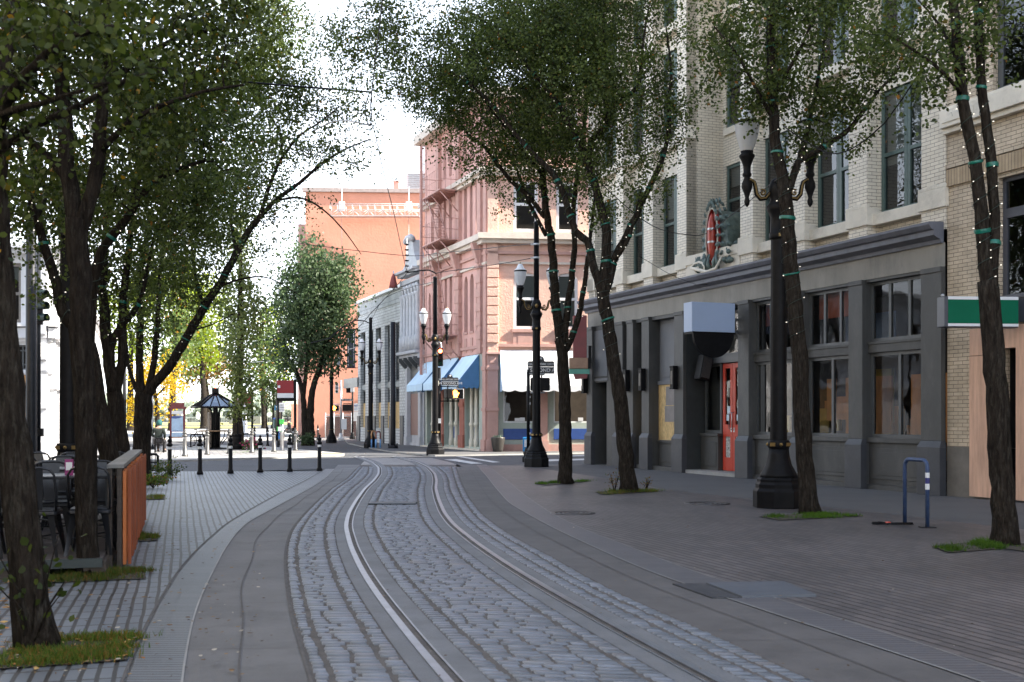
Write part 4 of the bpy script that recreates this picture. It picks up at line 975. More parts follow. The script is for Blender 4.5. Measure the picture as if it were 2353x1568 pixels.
def awning(fac, a, b, zt, zf, zv, proj, label, m, endm, group, scal=.22, name='awning'):
    t = thing(name, label, 'awning', (*(fac.M @ Vector(((a + b) / 2, 0, 0))).xy, zt), group=group)
    mb = MB(fac.M); n = 8; vs = []; fs = []
    for i in range(n + 1):
        for j in range(7):
            u = j / 6; vs.append((a + (b - a) * i / n, -proj * u - .02, zt + (zf - zt) * u - .05 * math.sin(u * math.pi) - (.015 if i % 2 else 0)))
    for i in range(n):
        for j in range(6): fs.append((i * 7 + j, i * 7 + j + 1, (i + 1) * 7 + j + 1, (i + 1) * 7 + j))
    mb.smooth = True; mb.grid(vs, fs); mb.build('canopy', m, t, True)
    mb = MB(fac.M); k = max(3, int((b - a) / scal)); w = (b - a) / k
    for i in range(k):
        x0 = a + i * w; ps = [(x0, zf), (x0, zv + .06)] + [(x0 + w * q / 5, zv + .06 - .07 * math.sin(math.pi * q / 5)) for q in range(1, 5)] + [(x0 + w, zv + .06), (x0 + w, zf)]
        mb.prism(ps, -proj - .03, -proj - .02, 'y')
    mb.build('valance', m, t, True)
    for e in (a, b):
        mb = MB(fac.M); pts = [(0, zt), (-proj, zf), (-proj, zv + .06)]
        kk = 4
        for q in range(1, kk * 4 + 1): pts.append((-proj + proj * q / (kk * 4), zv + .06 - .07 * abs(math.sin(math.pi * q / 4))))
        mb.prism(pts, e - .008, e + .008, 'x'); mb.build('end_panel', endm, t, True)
    mb = MB(fac.M); mb.tube([(a, -proj, zf - .03), (b, -proj, zf - .03)], .018, 6); mb.build('front_bar', mt_galv, t, True)
    return t
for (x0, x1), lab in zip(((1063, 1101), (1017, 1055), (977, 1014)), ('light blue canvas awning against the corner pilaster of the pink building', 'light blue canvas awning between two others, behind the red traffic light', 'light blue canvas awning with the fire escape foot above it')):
    awning(PL, PL.s(x0), PL.s(x1), 4.28, 3.12, 2.78, .95, lab, mt_canvas, mat('shaded_blue_canvas', (.075, .20, .40), .8, 0, .1, 3), 'blue canvas awnings along the pink building')  # end panels darker: the shade on them is put into the canvas colour
awning(PF, PF.s(1149), a1 + .4, 4.42, 2.86, 2.6, 1.0, 'white scalloped canvas awning over the shop windows facing the crossing', mt_wcanvas, mat('pale_blue_canvas', (.3, .45, .62), .8, 0, .06, 3), None, .5)

# fire escape
t = thing('fire_escape', 'rust pink iron fire escape with ladders on the arched wall', 'fire escape', (*(PL.M @ Vector((far, 0, 0))).xy, 5))
fa, fb = PL.s(972, -1.0), PL.s(1013, -1.0)
for i, z in enumerate((5.25, PL.z(1000, 580), 11.9)):
    mb = MB(PL.M); mb.box(fa, fb, -1.05, -.02, z, z + .05)
    for q in range(9): mb.box(fa + (fb - fa) * q / 9, fa + (fb - fa) * q / 9 + .03, -1.05, 0, z - .06, z - .002)
    pl = mb.build('platform', mt_rust, t, True)
    mb = MB(PL.M)
    for hgt in (.5, 1.0): mb.tube([(fa, 0, z + hgt), (fa, -1.03, z + hgt), (fb, -1.03, z + hgt), (fb, 0, z + hgt)], .014, 5)
    for q in range(11): x = fa + (fb - fa) * q / 10; mb.tube([(x, -1.03, z), (x, -1.03, z + 1.0)], .009, 5)
    for q in range(4): mb.tube([(fb, -1.03 * q / 4, z), (fb, -1.03 * q / 4, z + 1)], .012, 5)
    mb.build('railing', mt_rust, pl)
    for x in (fa + .1, (fa + fb) / 2, fb - .1): mb = MB(PL.M); mb.tube([(x, -1.0, z - .05), (x, 0, z - 1.1)], .03, 5); mb.build('brace', mt_rust, pl)
    if i < 2:
        z2 = (PL.z(1000, 580), 11.9)[i]; mb = MB(PL.M); x0, x1 = fb - .5, fa + .55
        for yy in (-.95, -.5): mb.tube([(x0, yy, z + .05), (x1, yy, z2)], .028, 5)
        for q in range(15): u = (q + .5) / 15; mb.tube([(x0 + (x1 - x0) * u, -.95, z + (z2 - z) * u), (x0 + (x1 - x0) * u, -.5, z + (z2 - z) * u)], .014, 4)
        mb.build('ladder', mt_rust, t, True)
mb = MB(PL.M); mb.box(fa - .16, fa - .03, -1.12, -1.0, 3.55, 14.5); mb.build('stringer', mt_rust, t, True)
mb = MB(PL.M)
for xx in (fa + .15, fa + .5): mb.tube([(xx, -1.0, 3.6), (xx, -1.0, 14.5)], .022, 5)
for q in range(36): mb.tube([(fa + .15, -1.0, 3.8 + q * .3), (fa + .5, -1.0, 3.8 + q * .3)], .012, 4)
mb.build('ladder', mt_rust, t, True)

# ================================================================ GREY ORNATE BUILDING
mt_orn = mat('grey_cast_stone', (.46, .47, .49), .7, 0, .1, 3, .3, 30, dirt=(.28, .28, .29), damt=.5)
ga, gb = PL.s(931), PL.s(975)
gt = thing('ornate_building', 'narrow grey stone building with slender columns and scrolled gable', 'building', (*(PL.M @ Vector((ga, 0, 0))).xy, 0))
zz = lambda y: PL.z(952, y)
mb = MB(PL.M); wall(mb, ga, gb, 0, zz(640), [(ga + .5, gb - .45, zz(800), zz(672), .3), (PL.s(941), PL.s(966), .2, zz(842), .3)], .0); mb.build('street_wall', mt_orn, gt, True)
window(gt, PL.M, ga + .5, gb - .45, zz(800), zz(672), .25, mt_trim, gl_win, cols=4, rows=((zz(800) + zz(672)) / 2,), fr=.08)
for i in range(6):
    x = ga + .35 + (gb - ga - .65) * i / 5; mb = MB(PL.M); zb_ = zz(806); zt_ = zz(676)
    mb.lathe([(.2, zb_ - .02), (.2, zb_ + .7), (.14, zb_ + .75), (.13, zt_ - .3), (.19, zt_ - .1), (.2, zt_)], (x, -.25, 0), 10)
    if i < 5:
        w = (gb - ga - .65) / 5; mb.tube([(x + w / 2 - w / 2 * math.cos(math.pi * q / 8), -.22, zt_ + w * .75 * math.sin(math.pi * q / 8)) for q in range(9)], .1, 6)
    mb.build('column', mt_orn, gt, True)
for z0, z1, dd in ((zz(652), zz(640), .3), (zz(634), zz(628), .45), (zz(628), zz(622), .65), (zz(815), zz(808), .5), (zz(826), zz(815), .3)):
    mb = MB(PL.M); mb.box(ga - .02, gb, -dd, 0.05, z0, z1); mb.build('cornice', mt_orn, gt, True, bevel=.03)
for i in range(4): mb = MB(PL.M); x = ga + .3 + (gb - ga - .7) * i / 3; mb.prism([(-.05, zz(850)), (-.5, zz(828)), (-.5, zz(822)), (0, zz(822))], x, x + .16, 'x'); mb.build('bracket', mt_trim, gt, True)
mb = MB(PL.M); a, b = PL.s(937), gb - .1; c = (a + b) / 2
gab = [(a, zz(622)), (a + .2, zz(612)), (a + .5, zz(606)), (c - .7, zz(585)), (c - .55, zz(562)), (c - .5, zz(556)), (c + .5, zz(556)), (c + .55, zz(562)), (c + .7, zz(585)), (b - .3, zz(606)), (b, zz(612)), (b, zz(622))]
mb.prism(gab, -.3, .2, 'y'); mb.tube([(c - .65, -.35, zz(556)), (c - .3, -.35, zz(549)), (c + .3, -.35, zz(549)), (c + .65, -.35, zz(556))], .16, 8); mb.build('gable', mt_orn, gt, True)
mb = MB(PL.M); mb.box(PL.s(941.5), PL.s(965.5), .05, .15, zz(1000), zz(905)); mb.build('brown_board', mat('brown_board', (.24, .135, .11), .6, 0, .03, 2), gt, True)
mb = MB(PL.M); mb.box(PL.s(941.5), PL.s(965.5), .1, .2, .2, zz(1000)); mb.build('lower_panel', mt_orn, gt, True)
mb = MB(PL.M); mb.box(PL.s(941.5), PL.s(965.5), .06, .16, zz(905), zz(842)); mb.build('transom', mt_trim, gt, True)
mb = MB(PL.M)
for x in (938, 968): s_ = PL.s(x); mb.box(s_ - .2, s_ + .2, -.12, 0, 0, zz(845)); mb.box(s_ - .25, s_ + .25, -.18, 0, 0, .5)
mb.build('shop_pilaster', mt_orn, gt, True)
mb = MB(PL.M); mb.box(ga, gb, .6, 10, 0, zz(640)); mb.build('body', mt_int, gt, True)

# ================================================================ LOW WHITE BRICK BUILDING
mt_wb = brick('white_painted_brick', (.52, .54, .54), (.46, .48, .485), (.22, .23, .24), .42, .16, .016, dirt=(.36, .37, .37), damt=.4, rough=.6)
mt_greyp = mat('grey_green_panel', (.27, .30, .30), .6, 0, .1, 3)
wa_, wb_ = PL.s(822.5), PL.s(931)
wt = thing('low_brick_building', 'low white brick building with tall narrow windows and flat roof', 'building', (*(PL.M @ Vector((wa_, 0, 0))).xy, 0))
zw = PL.z(822.5, 700)
z_sp0, z_sp1 = PL.z(880, 892), PL.z(880, 880); zwt = PL.z(850, 752) - .2
px6 = lambda z: 746.8 + z / 4.198
wins = [(px6(342), px6(390)), (px6(422), px6(465)), (px6(490), px6(540)), (px6(577), px6(625)), (px6(652), px6(718))]
ops = [(PL.s(a), PL.s(b), .9, zwt, .3) for a, b in wins]
mb = MB(PL.M); wall(mb, wa_, wb_, .0, zw, ops); mb.build('street_wall', mt_wb, wt, True)
mb = MB(PL.M); mb.box(wa_ - .1, wb_, -.18, .4, zw, zw + .16); mb.build('coping', mt_white, wt, True)
mb = MB(PL.M); mb.box(wa_ - .02, wb_, -.04, 0, zw - .75, zw - .2); mb.build('soldier_course', brick('white_soldier', (.52, .54, .54), (.46, .48, .485), (.22, .23, .24), .16, 2, .016, 0), wt, True)
for a, b, z0, z1, e in ops:
    window(wt, PL.M, a, b, z_sp1, z1, .2, mt_trim, gl_win, cols=2, rows=((z_sp1 + z1) / 2,), fr=.1)
    mb = MB(PL.M); mb.box(a, b, .1, .3, z_sp0, z_sp1); mb.build('spandrel', mt_greyp, wt, True)
    window(wt, PL.M, a, b, 2.2, z_sp0, .2, mt_trim, gl_win, cols=2, fr=.1)
    mb = MB(PL.M); mb.box(a, a + (b - a) * .55, .18, .24, .9, PL.z(880, 925)); mb.build('board', mt_osb, wt, True)
    mb = MB(PL.M); mb.box(a + (b - a) * .55, b, .2, .26, .9, 2.2); mb.build('lower_panel', mt_greyp, wt, True)
for i in range(6):
    x = wa_ + .3 if i == 0 else (ops[i - 1][1] + ops[i][0]) / 2 if i < 5 else (ops[4][1] + wb_) / 2
    mb = MB(PL.M); mb.box(x - .3, x + .3, -.06, .0, 0, 1.6); mb.build('plinth', mt_plinth, wt, True)
mb = MB(PL.M); mb.box(wa_, wb_, .8, 12, 0, zw - .3); mb.face([(wa_, 12, 0), (wa_, 0, 0), (wa_, 0, zw), (wa_, 12, zw)]); mb.build('body', mt_int, wt, True)
mb = MB(PL.M); a = PL.s(786); mb.box(a + 1, wa_ + .3, -.12, .0, z_sp0 + .2, z_sp1 + .5); mb.build('street_canopy', mat('grey_metal_beam', (.2, .21, .22), .4, .3), wt, True)
# parasol folded on its roof
p = px(904, 655, 60); t = thing('folded_parasol', 'folded maroon parasol standing on the low white brick roof', 'parasol', (p.x, p.y, zw - .3))
mb = MB(); mb.tube([(0, 0, 0), (0, 0, p.z + .75 - zw + .3)], .03, 6); mb.build('pole', mt_steel, t)
mb = MB(); b_ = p.z - zw + .25; mb.lathe([(.24, b_ - .1), (.2, b_ + .1), (.12, b_ + .45), (.03, b_ + .65)], (0, 0, 0), 10); mb.build('canopy', mat('maroon_fabric', (.2, .05, .045), .8), t)
# narrow dark blade sign on its corner
Y = 72; k = Y / F; t = thing('blade_sign', 'tall narrow navy sign with a thin pale outline before the orange wall', 'sign', px(807, 801, Y))
mb = MB(); mb.box(-9 * k, 9 * k, -.15, .15, -44 * k, 44 * k); mb.build('board', mat('navy_board', (.02, .028, .045), .4), t, bevel=.01)
mb = MB()
for a, b, c, d in ((-6.5, -6, -39, 39), (6, 6.5, -39, 39), (-6, 6, 38.5, 39), (-6, 6, -39, -38.5)): mb.box(a * k, b * k, -.16, -.15, c * k, d * k)
mb.build('outline', mt_white, t)
mb = MB(); mb.box(-12 * k, 20 * k, -.04, .04, 44 * k, 45.5 * k); mb.box(-12 * k, 20 * k, -.04, .04, -45.5 * k, -44 * k); mb.build('bracket', mt_black, t)

# ================================================================ ORANGE BUILDING
mt_orange = mat('orange_stucco', (.61, .275, .18), .85, 0, .08, .6, .7, 6, dirt=(.55, .23, .14), dscale=.5, damt=.5)
OB = Fac(gp(702, 1005), (1, .06)); oo = thing('orange_building', 'tall orange painted building with blank wall beyond the trees', 'building', (*OB.o.xy, 0))
zo = OB.z(760, 442); oe = OB.s(1010)
mb = MB(OB.M); mb.box(0, oe, 0, 16, 0, zo); mb.build('body', mt_orange, oo, True)
mb = MB(OB.M); mb.box(-.2, oe, -.2, .25, zo, zo + .3); mb.build('coping', mat('dull_coping', (.35, .28, .25), .8), oo, True)
mb = MB(OB.M); mb.box(-.95, -.0, 3, 18, 0, OB.z(690, 500)); mb.build('brick_wing', brick('red_brick', (.50, .30, .26), (.44, .26, .22), (.4, .33, .3), .4, .12, .02), oo, True)
for i in range(6):
    mb = MB(OB.M); y = 4 + i * 2.2; mb.box(-1.0, -.95, y, y + 1.1, 3, OB.z(690, 520)); mb.build('window', mat('strip_window', (.12, .10, .10), .3), oo, True)
a, b = OB.s(962), OB.s(975); mb = MB(OB.M); mb.box(a, b, -.04, .04, OB.z(968, 690), OB.z(968, 615)); mb.build('window', mat('slate_window', (.12, .14, .17), .2), oo, True)
mb = MB(OB.M); mb.box(OB.s(690) - 6, OB.s(700), 40, 50, 0, 3); mb.build('low_wing', mt_orange, oo, True)
mb = MB(OB.M); mb.box(18, 30, -7, 8, 0, 13.6); mb.build('unseen_shade_wing', mt_orange, oo, True)  # unseen block added to shade the foot of the orange wall
# rooftop plant
Y = 98; t = thing('rooftop_plant', 'pale louvred plant room on the roof behind the fire escape', 'plant room', px(955, 420, Y)); k = Y / F
mb = MB(); mb.box(-38 * k, 60 * k, 0, 4, -40 * k, 26 * k); mb.build('housing', mt_white, t)
mb = MB()
for i in range(10): mb.box(-18 * k, 45 * k, -.25, .0, (-24 + i * 4.6) * k, (-22 + i * 4.6) * k)
mb.build('louvre', mt_galv, t)
Y = 92; k = Y / F; t = thing('roof_vent', 'small dusky red stack on the orange roof', 'vent', px(910, 448, Y))
mb = MB(); mb.box(-6 * k, 6 * k, 0, .5, -5 * k, 30 * k); mb.box(-7 * k, 7 * k, -.05, .55, 30 * k, 32 * k); mb.build('stack', mt_pinkd, t)
# window-cleaning cradle
Y = OB.Y(860) - .9; k = Y / F; t = thing('work_cradle', 'white suspended work cradle hanging on the orange wall', 'cradle', px(862, 497, Y))
mb = MB(); L = 102
mt_crad = mat('pale_cradle_metal', (.58, .5, .46), .5, .2)
mb.box(-L * k, L * k, -.35, .35, -2 * k, 0); mb.build('deck', mt_crad, t)
mb = MB()
for yy in (-.33, .33):
    for zz_ in (13, 26): mb.tube([(-L * k, yy, zz_ * k), (L * k, yy, zz_ * k)], .03, 5)
    for i in range(13):
        x = (-L + 2 * L * i / 12) * k; mb.tube([(x, yy, 0), (x, yy, 26 * k)], .025, 5)
        if i < 12: x2 = (-L + 2 * L * (i + 1) / 12) * k; mb.tube([(x, yy, 13 * k if i % 2 else 0), (x2, yy, 0 if i % 2 else 13 * k)], .02, 5)
mb.build('railing', mt_crad, t)
for s_ in (-.75, .76):
    mb = MB(); mb.tube([(s_ * L * k, 0, 0), (s_ * L * k, 0, zo - (H + (HY - 497) * k) + .3)], .03, 5); mb.tube([(s_ * L * k, 0, 0), (s_ * L * k, 0, -190 * k if s_ > 0 else -90 * k)], .015, 4); mb.build('cable', mt_galv, t)
    mb = MB(); mb.cbox((s_ * L * k, 0, 22 * k), (.45, .3, .7)); mb.build('hoist', mt_white, t, bevel=.03)

# ================================================================ WHITE ORNATE BUILDING ACROSS THE AVENUE
mt_ww = mat('white_painted_stone', (.66, .66, .67), .6, 0, .06, 3, .2, 25, dirt=(.5, .5, .5), damt=.3)
C = gp(112, 1055); WFr = Fac(C, (1, .06)); WS = Fac(C, (-.3254, 1))
# street-side frame: ey must point into the block
wl = thing('white_building', 'white ornate corner building with plywood over its ground floor', 'building', (*C, 0))
zl = lambda y: H + (HY - y) * C[1] / F
ops = [(WFr.s(-60), WFr.s(48), zl(742), zl(605), .2), (WFr.s(-60), WFr.s(62), zl(850), zl(793), .15), (WFr.s(-60), WFr.s(62), .15, zl(862), .12)]
mb = MB(WFr.M); wall(mb, -14, 0, 0, zl(565), ops); mb.build('front_wall', mt_ww, wl, True)
a, b = ops[0][:2]
mtw = mat('brown_grey_frame', (.20, .18, .16), .5)
window(wl, WFr.M, a, b, zl(742), zl(605), .12, mtw, gl_win, cols=2, rows=(zl(675),), fr=.12, blind=.3)
window(wl, WFr.M, a, b + .22, zl(850), zl(793), .1, mt_trim, gl_win, cols=10, rows=(zl(838), zl(806)), fr=.06)
mb = MB(WFr.M)
for i, (z0, z1) in enumerate(((zl(905), zl(863)), (zl(972), zl(906)))): mb.box(ops[2][0], ops[2][1], .06, .1, z0, z1)
mb.build('board', mat('orange_plywood', (.62, .33, .12), .6, 0, .2, 2, .1, 40, stretch=(.4, 3, 3)), wl, True)
mb = MB(WFr.M); mb.box(ops[2][0], WFr.s(52), .06, .1, .15, zl(990)); mb.build('shop_panel', mt_wtrim, wl, True)
mb = MB(WFr.M); mb.box(ops[2][0], ops[2][1], .3, .4, .15, zl(862)); mb.build('dark_inside', mt_int, wl, True)
for z0, z1, dd in ((zl(778), zl(755), .25), (zl(786), zl(778), .12), (zl(752), zl(747), .35), (zl(860), zl(852), .15), (zl(575), zl(565), .6), (zl(585), zl(575), .4)):
    mb = MB(WFr.M); mb.box(-14, .0, -dd, 0, z0, z1); mb.build('string_course', mt_ww, wl, True)
    mb = MB(WS.M); mb.box(-dd, 48, -dd, 0, z0 + .004, z1 + .004); mb.build('string_course', mt_ww, wl, True)
mb = MB(WFr.M); a = WFr.s(84)
mb.box(a, 0, -.15, .2, 0, zl(565))
for z0, z1, dd in ((0, zl(1015), .28), (zl(940), zl(928), .22), (zl(828), zl(800), .26), (zl(770), zl(720), .4)): mb.box(a - .08, .0, -dd, 0, z0, z1)
mb.lathe([(.02, 0), (.12, .1), (.12, .45), (.2, .6)], (a + .2, -.2, zl(828)), 10); mb.build('corner_pilaster', mt_ww, wl, True, bevel=.02)
# street face: pilasters, arched windows
mb = MB(WS.M); ops = [(1.6 + 2.4 * i, 2.9 + 2.4 * i, zl(740), zl(610), .3, zl(625)) for i in range(19)] + [(1.3 + 2.4 * i, 3.1 + 2.4 * i, .5, zl(800), .3) for i in range(19)]
wall(mb, 0, 48, 0, zl(565), ops); mb.build('street_wall', mt_ww, wl, True)
for a, b, z0, z1 in [q[:4] for q in ops]: window(wl, WS.M, a, b, z0, z1, .2, mtw, gl_win, cols=2, rows=((z0 + z1) / 2,), fr=.08)
for i in range(20):
    x = .1 + 2.4 * i; mb = MB(WS.M); mb.box(x, x + .7, -.22, 0, 0, zl(565))
    for z0, z1, dd in ((0, zl(1010), .34), (zl(895), zl(870), .32), (zl(780), zl(720), .45)): mb.box(x - .08, x + .78, -dd, 0, z0, z1)
    mb.build('pilaster', mt_ww, wl, True, bevel=.02)
mb = MB(WS.M); mb.prism([(1.5, 1.2), (48, 1.2), (48, 12), (6, 12)], 0, zl(570)); mb.prism([(.02, .02), (48, .02), (48, 14), (4.8, 14)], zl(570), zl(568)); mb.build('body', mt_int, wl, True)
# ================================================================ STREET FURNITURE
mt_globe = None
def globe_mat():
    m, nt, N, L = _new('frosted_globe')
    out = N.new('ShaderNodeOutputMaterial'); b = N.new('ShaderNodeBsdfPrincipled'); t = N.new('ShaderNodeBsdfTranslucent'); mx = N.new('ShaderNodeMixShader')
    b.inputs['Base Color'].default_value = (.78, .80, .82, 1); b.inputs['Roughness'].default_value = .25; t.inputs[0].default_value = (.85, .87, .9, 1)
    v = N.new('ShaderNodeTexVoronoi'); v.inputs['Scale'].default_value = 45; tc = N.new('ShaderNodeTexCoord'); L.new(tc.outputs['Object'], v.inputs[0])
    bp = N.new('ShaderNodeBump'); bp.inputs['Strength'].default_value = .5; bp.inputs['Distance'].default_value = .01; L.new(v.outputs[0], bp.inputs['Height']); L.new(bp.outputs[0], b.inputs['Normal'])
    mx.inputs[0].default_value = .45; L.new(b.outputs[0], mx.inputs[1]); L.new(t.outputs[0], mx.inputs[2]); L.new(mx.outputs[0], out.inputs[0]); return m
mt_globe = globe_mat()
def lamp_proto(name, label, loc):
    t = thing(name, label, 'street lamp', loc, group='twin globe street lamps')
    mb = MB(); mb.lathe([(.40, 0), (.40, .26), (.36, .30), (.36, .36), (.33, .40), (.34, .44), (.30, .47)], n=8, smooth=False); mb.build('plinth', mt_black, t, bevel=.012)
    mb = MB(); mb.lathe([(.30, .47), (.28, .52), (.205, .66), (.17, .80), (.155, .93)], n=24, flute=.09, nf=12)
    mb.lathe([(.135, .93), (.128, 1.2), (.118, 4.16)], n=28, flute=.10, nf=14, cap=False); mb.build('shaft', mt_black, t)
    mb = MB(); mb.lathe([(.16, .92), (.17, .935), (.17, 1.02), (.16, 1.04)], n=16); mb.build('shaft_band', mt_black, t)
    mb = MB(); mb.lathe([(.135, 4.16), (.145, 4.18), (.145, 4.25), (.13, 4.27), (.125, 4.5), (.17, 4.6), (.19, 4.66), (.15, 4.72), (.125, 4.78), (.15, 4.84), (.155, 4.96), (.12, 5.06), (.09, 5.1)], n=18)
    mb.build('collar', mt_black, t)
    for q in range(4, 9):
        mb = MB(Matrix.Rotation(2 * math.pi * q / 8, 4, 'Z'))
        if q % 2 == 0: mb.ball((.17, 0, .978), .028, 8, 5)
        else: mb.box(.158, .176, -.045, .045, .95, 1.005)
        mb.build('gilt_boss', mt_gold, t)
    mb = MB(Matrix.Rotation(-math.pi / 2, 4, 'Z')); mb.ball((.145, 0, 4.9), .05, 10, 6, 1.3); mb.build('gilt_boss', mt_gold, t)
    mb = MB(Matrix.Rotation(-math.pi / 2, 4, 'Z')); mb.box(.13, .15, -.03, .03, 4.19, 4.24); mb.build('gilt_plate', mt_gold, t)
    for s in (-1, 1):
        mb = MB(Matrix.Scale(s, 4, (1, 0, 0)) if s < 0 else None)
        path = [(.14, 4.88), (.20, 4.80), (.28, 4.79), (.34, 4.86), (.36, 4.98), (.38, 5.05), (.44, 5.09), (.48, 5.06)]
        mb.tube([(x, 0, z) for x, z in path], [.032, .036, .038, .036, .034, .034, .03, .025], 8)
        sp = [(.245 + .055 * (1 - k / 16) * math.cos(k * .55 + 1), 4.885 + .055 * (1 - k / 16) * math.sin(k * .55 + 1)) for k in range(15)]
        mb.tube([(x, 0, z) for x, z in sp], .016, 6); ar = mb.build('arm', mt_black, t)
        mb = MB(Matrix.Scale(s, 4, (1, 0, 0)) if s < 0 else None)
        for yy in (-.036, .036): mb.tube([(x, yy, z) for x, z in path], .015, 6); mb.tube([(x, yy * .55, z) for x, z in sp], .011, 6)
        mb.build('gilt_edge', mt_gold, ar)
        c = (.49 * s, 0, 0)
        mb = MB(); mb.lathe([(.001, 4.66), (.035, 4.70), (.045, 4.75), (.03, 4.81), (.05, 4.88), (.085, 4.97), (.08, 5.03), (.045, 5.12), (.07, 5.15), (.07, 5.18), (.055, 5.2), (.06, 5.3), (.10, 5.41), (.12, 5.44), (.12, 5.47), (.09, 5.49), (.10, 5.53)], c, 16); mb.build('globe_holder', mt_black, t)
        mb = MB(); mb.lathe([(.09, 5.53), (.125, 5.62), (.17, 5.78), (.19, 5.9), (.188, 5.97)], c, 20, cap=False); gb = mb.build('lamp_globe', mt_globe, t)
        mb = MB(); mb.lathe([(.192, 5.945), (.198, 5.95), (.198, 5.985), (.19, 5.99)], c, 20, cap=False); mb.build('globe_band', mt_black, gb)
        mb = MB(); mb.lathe([(.188, 5.985), (.16, 6.02), (.115, 6.06), (.09, 6.12), (.07, 6.17), (.03, 6.19)], c, 20); mb.build('globe_cap', mt_white, gb)
        mb = MB(); mb.lathe([(.022, 6.185), (.028, 6.2), (.012, 6.23), (.001, 6.27)], c, 8); mb.build('finial', mt_gold, gb)
    return t
def lp(x, y): X, Y = gp(x, y); return (X, Y, 0)
lamp0 = lamp_proto('street_lamp', 'black twin globe street lamp with gilt arms, beside the trunk wrapped in green tape', lp(1789, 1166)); lamp0.scale = (1.077,) * 3
for x, y, sc, rz, lab in ((157, 1176, 1.05, .1, 'black twin globe street lamp hidden by foliage above the cafe chairs'),
                          (1232.6, 1073, 1.0, .0, 'black twin globe street lamp with tall steel pole at the shopfront corner'),
                          (1000, 1046.7, .945, .05, 'black twin globe street lamp beside the red traffic light and blue awnings'),
                          (851.6, 1030, .87, .0, 'black twin globe street lamp before the low white brick building'),
                          (761.6, 1018.8, .825, .0, 'black twin globe street lamp before the orange wall and slatted fence'),
                          (629, 985, 1.1, .0, 'far twin globe street lamp seen between park trees above bins')):
    c = copy_tree(lamp0); c.location = lp(x, y); c.scale = (sc,) * 3; c.rotation_euler.z = rz; c['label'] = lab
def pole(name, x, y, ytop, r, label, group=None, flange=True, m=None):
    X, Y, _ = lp(x, y); t = thing(name, label, 'pole', (X, Y, 0), group=group); ht = H + (HY - ytop) / F * Y
    mb = MB(); mb.lathe([(r * 1.05, .1), (r, .4), (r * .92, ht), (r * .6, ht + .02)], n=18); mb.build('shaft', m or mt_pole, t)
    if flange:
        mb = MB(); mb.lathe([(r * 2.0, 0), (r * 2.0, .14), (r * 1.5, .18), (r * 1.1, .2)], n=12)
        for q in range(4): a = q * math.pi / 2 + .5; mb.lathe([(.035, .14), (.035, .26), (.02, .28)], (r * 1.7 * math.cos(a), r * 1.7 * math.sin(a), 0), 6)
        mb.build('base_flange', mt_pole, t)
    return t, X, Y, ht
pole('steel_pole', 903, 1032.5, 741, .125, 'plain black steel pole standing before the white brick piers', 'tall plain steel poles')
pole('steel_pole', 72, 1091, 470, .145, 'thick scuffed steel pole across from the white ornate building', 'tall plain steel poles')
pole('steel_pole', 286, 1026, 640, .09, 'slim dark steel pole between two forked trunks and yellow leaves', 'tall plain steel poles')
pole('steel_pole', 349, 1036, 905, .07, 'sunlit pale metal pole beside the hooded seated person', 'tall plain steel poles', m=mt_galv)
# pole extensions above two lamps are separate strain poles bolted to the lamp
for x, y, yt, r, lab in ((1232.6, 1073, 514, .085, 'black strain pole rising out of the corner street lamp'), (1000, 1046.7, 640, .085, 'black strain pole rising from the lamp beside the red light'), (851.6, 1030, 733, .085, 'black strain pole with curved bracket rising from the lamp before white brick'), (761.6, 1018.8, 800, .07, 'thin strain pole above the lamp before the orange wall')):
    X, Y, _ = lp(x, y); z0 = (5.08 * {1232.6: 1.0, 1000: .945, 851.6: .87, 761.6: .825}[x]); z1 = H + (HY - yt) / F * Y
    t = thing('strain_pole', lab, 'pole', (X, Y, z0), group='strain poles above the lamps')
    mb = MB(); mb.lathe([(r, 0), (r * .95, z1 - z0), (r * 1.05, z1 - z0 + .01), (r * 1.05, z1 - z0 + .05), (.01, z1 - z0 + .08)], n=14); mb.build('shaft', mt_pole, t)
    if x == 851.6:
        mb = MB(); mb.tube([(0, 0, z1 - z0 - .25), (-.3, 0, z1 - z0 - .1), (-.75, 0, z1 - z0 - .08), (-1.3, 0, z1 - z0 - .35), (-2.0, 0, z1 - z0 - .95), (-2.9, -.2, z1 - z0 - 1.2)], .03, 6); mb.build('bracket_arm', mt_pole, t)
    if x == 1232.6:
        mb = MB()
        for zz in (H + (HY - 562) / F * Y - z0, H + (HY - 593) / F * Y - z0): mb.lathe([(.1, -.03), (.1, .03)], (0, 0, zz), 12); mb.cbox((-.13, 0, zz), (.1, .04, .05))
        mb.build('clamp', mt_galv, t)

# ---- bollards
def bollard(name, label, loc, m, group, fat=1.0):
    t = thing(name, label, 'bollard', loc, group=group)
    f = fat; mb = MB(); mb.lathe([(.085 * f, 0), (.085 * f, .05), (.07 * f, .08), (.058 * f, .10), (.052 * f, .70)], n=16); mb.build('shaft', m, t)
    mb = MB(); mb.lathe([(.052 * f, .72), (.075 * f, .745), (.083 * f, .77), (.055 * f, .80), (.04 * f, .815), (.06 * f, .86), (.066 * f, .885), (.035 * f, .91), (.02 * f, .93), (.04 * f, .955), (.038 * f, .975), (.001, 1.0)], n=16); mb.build('finial', m, t)
    mb = MB(); mb.lathe([(.0535 * f, .655), (.0535 * f, .715)], n=16, cap=False); mb.build('reflector_band', mt_white if m is mt_black else mt_steel, t)
    return t
bpos = [(390, 1092, 'black bollard with white band beside the planted tree pit'), (459.5, 1090.8, 'black bollard with white band below the parked bicycle'), (529.7, 1088.5, 'black bollard with white band in front of the slim leafy street tree'), (597.8, 1086, 'black bollard with white band in the middle of the plaza edge'), (665.7, 1084.4, 'black bollard with white band below the tall red transit sign'), (734, 1082.5, 'black bollard with white band at the paving corner by the tracks')]
b0 = None
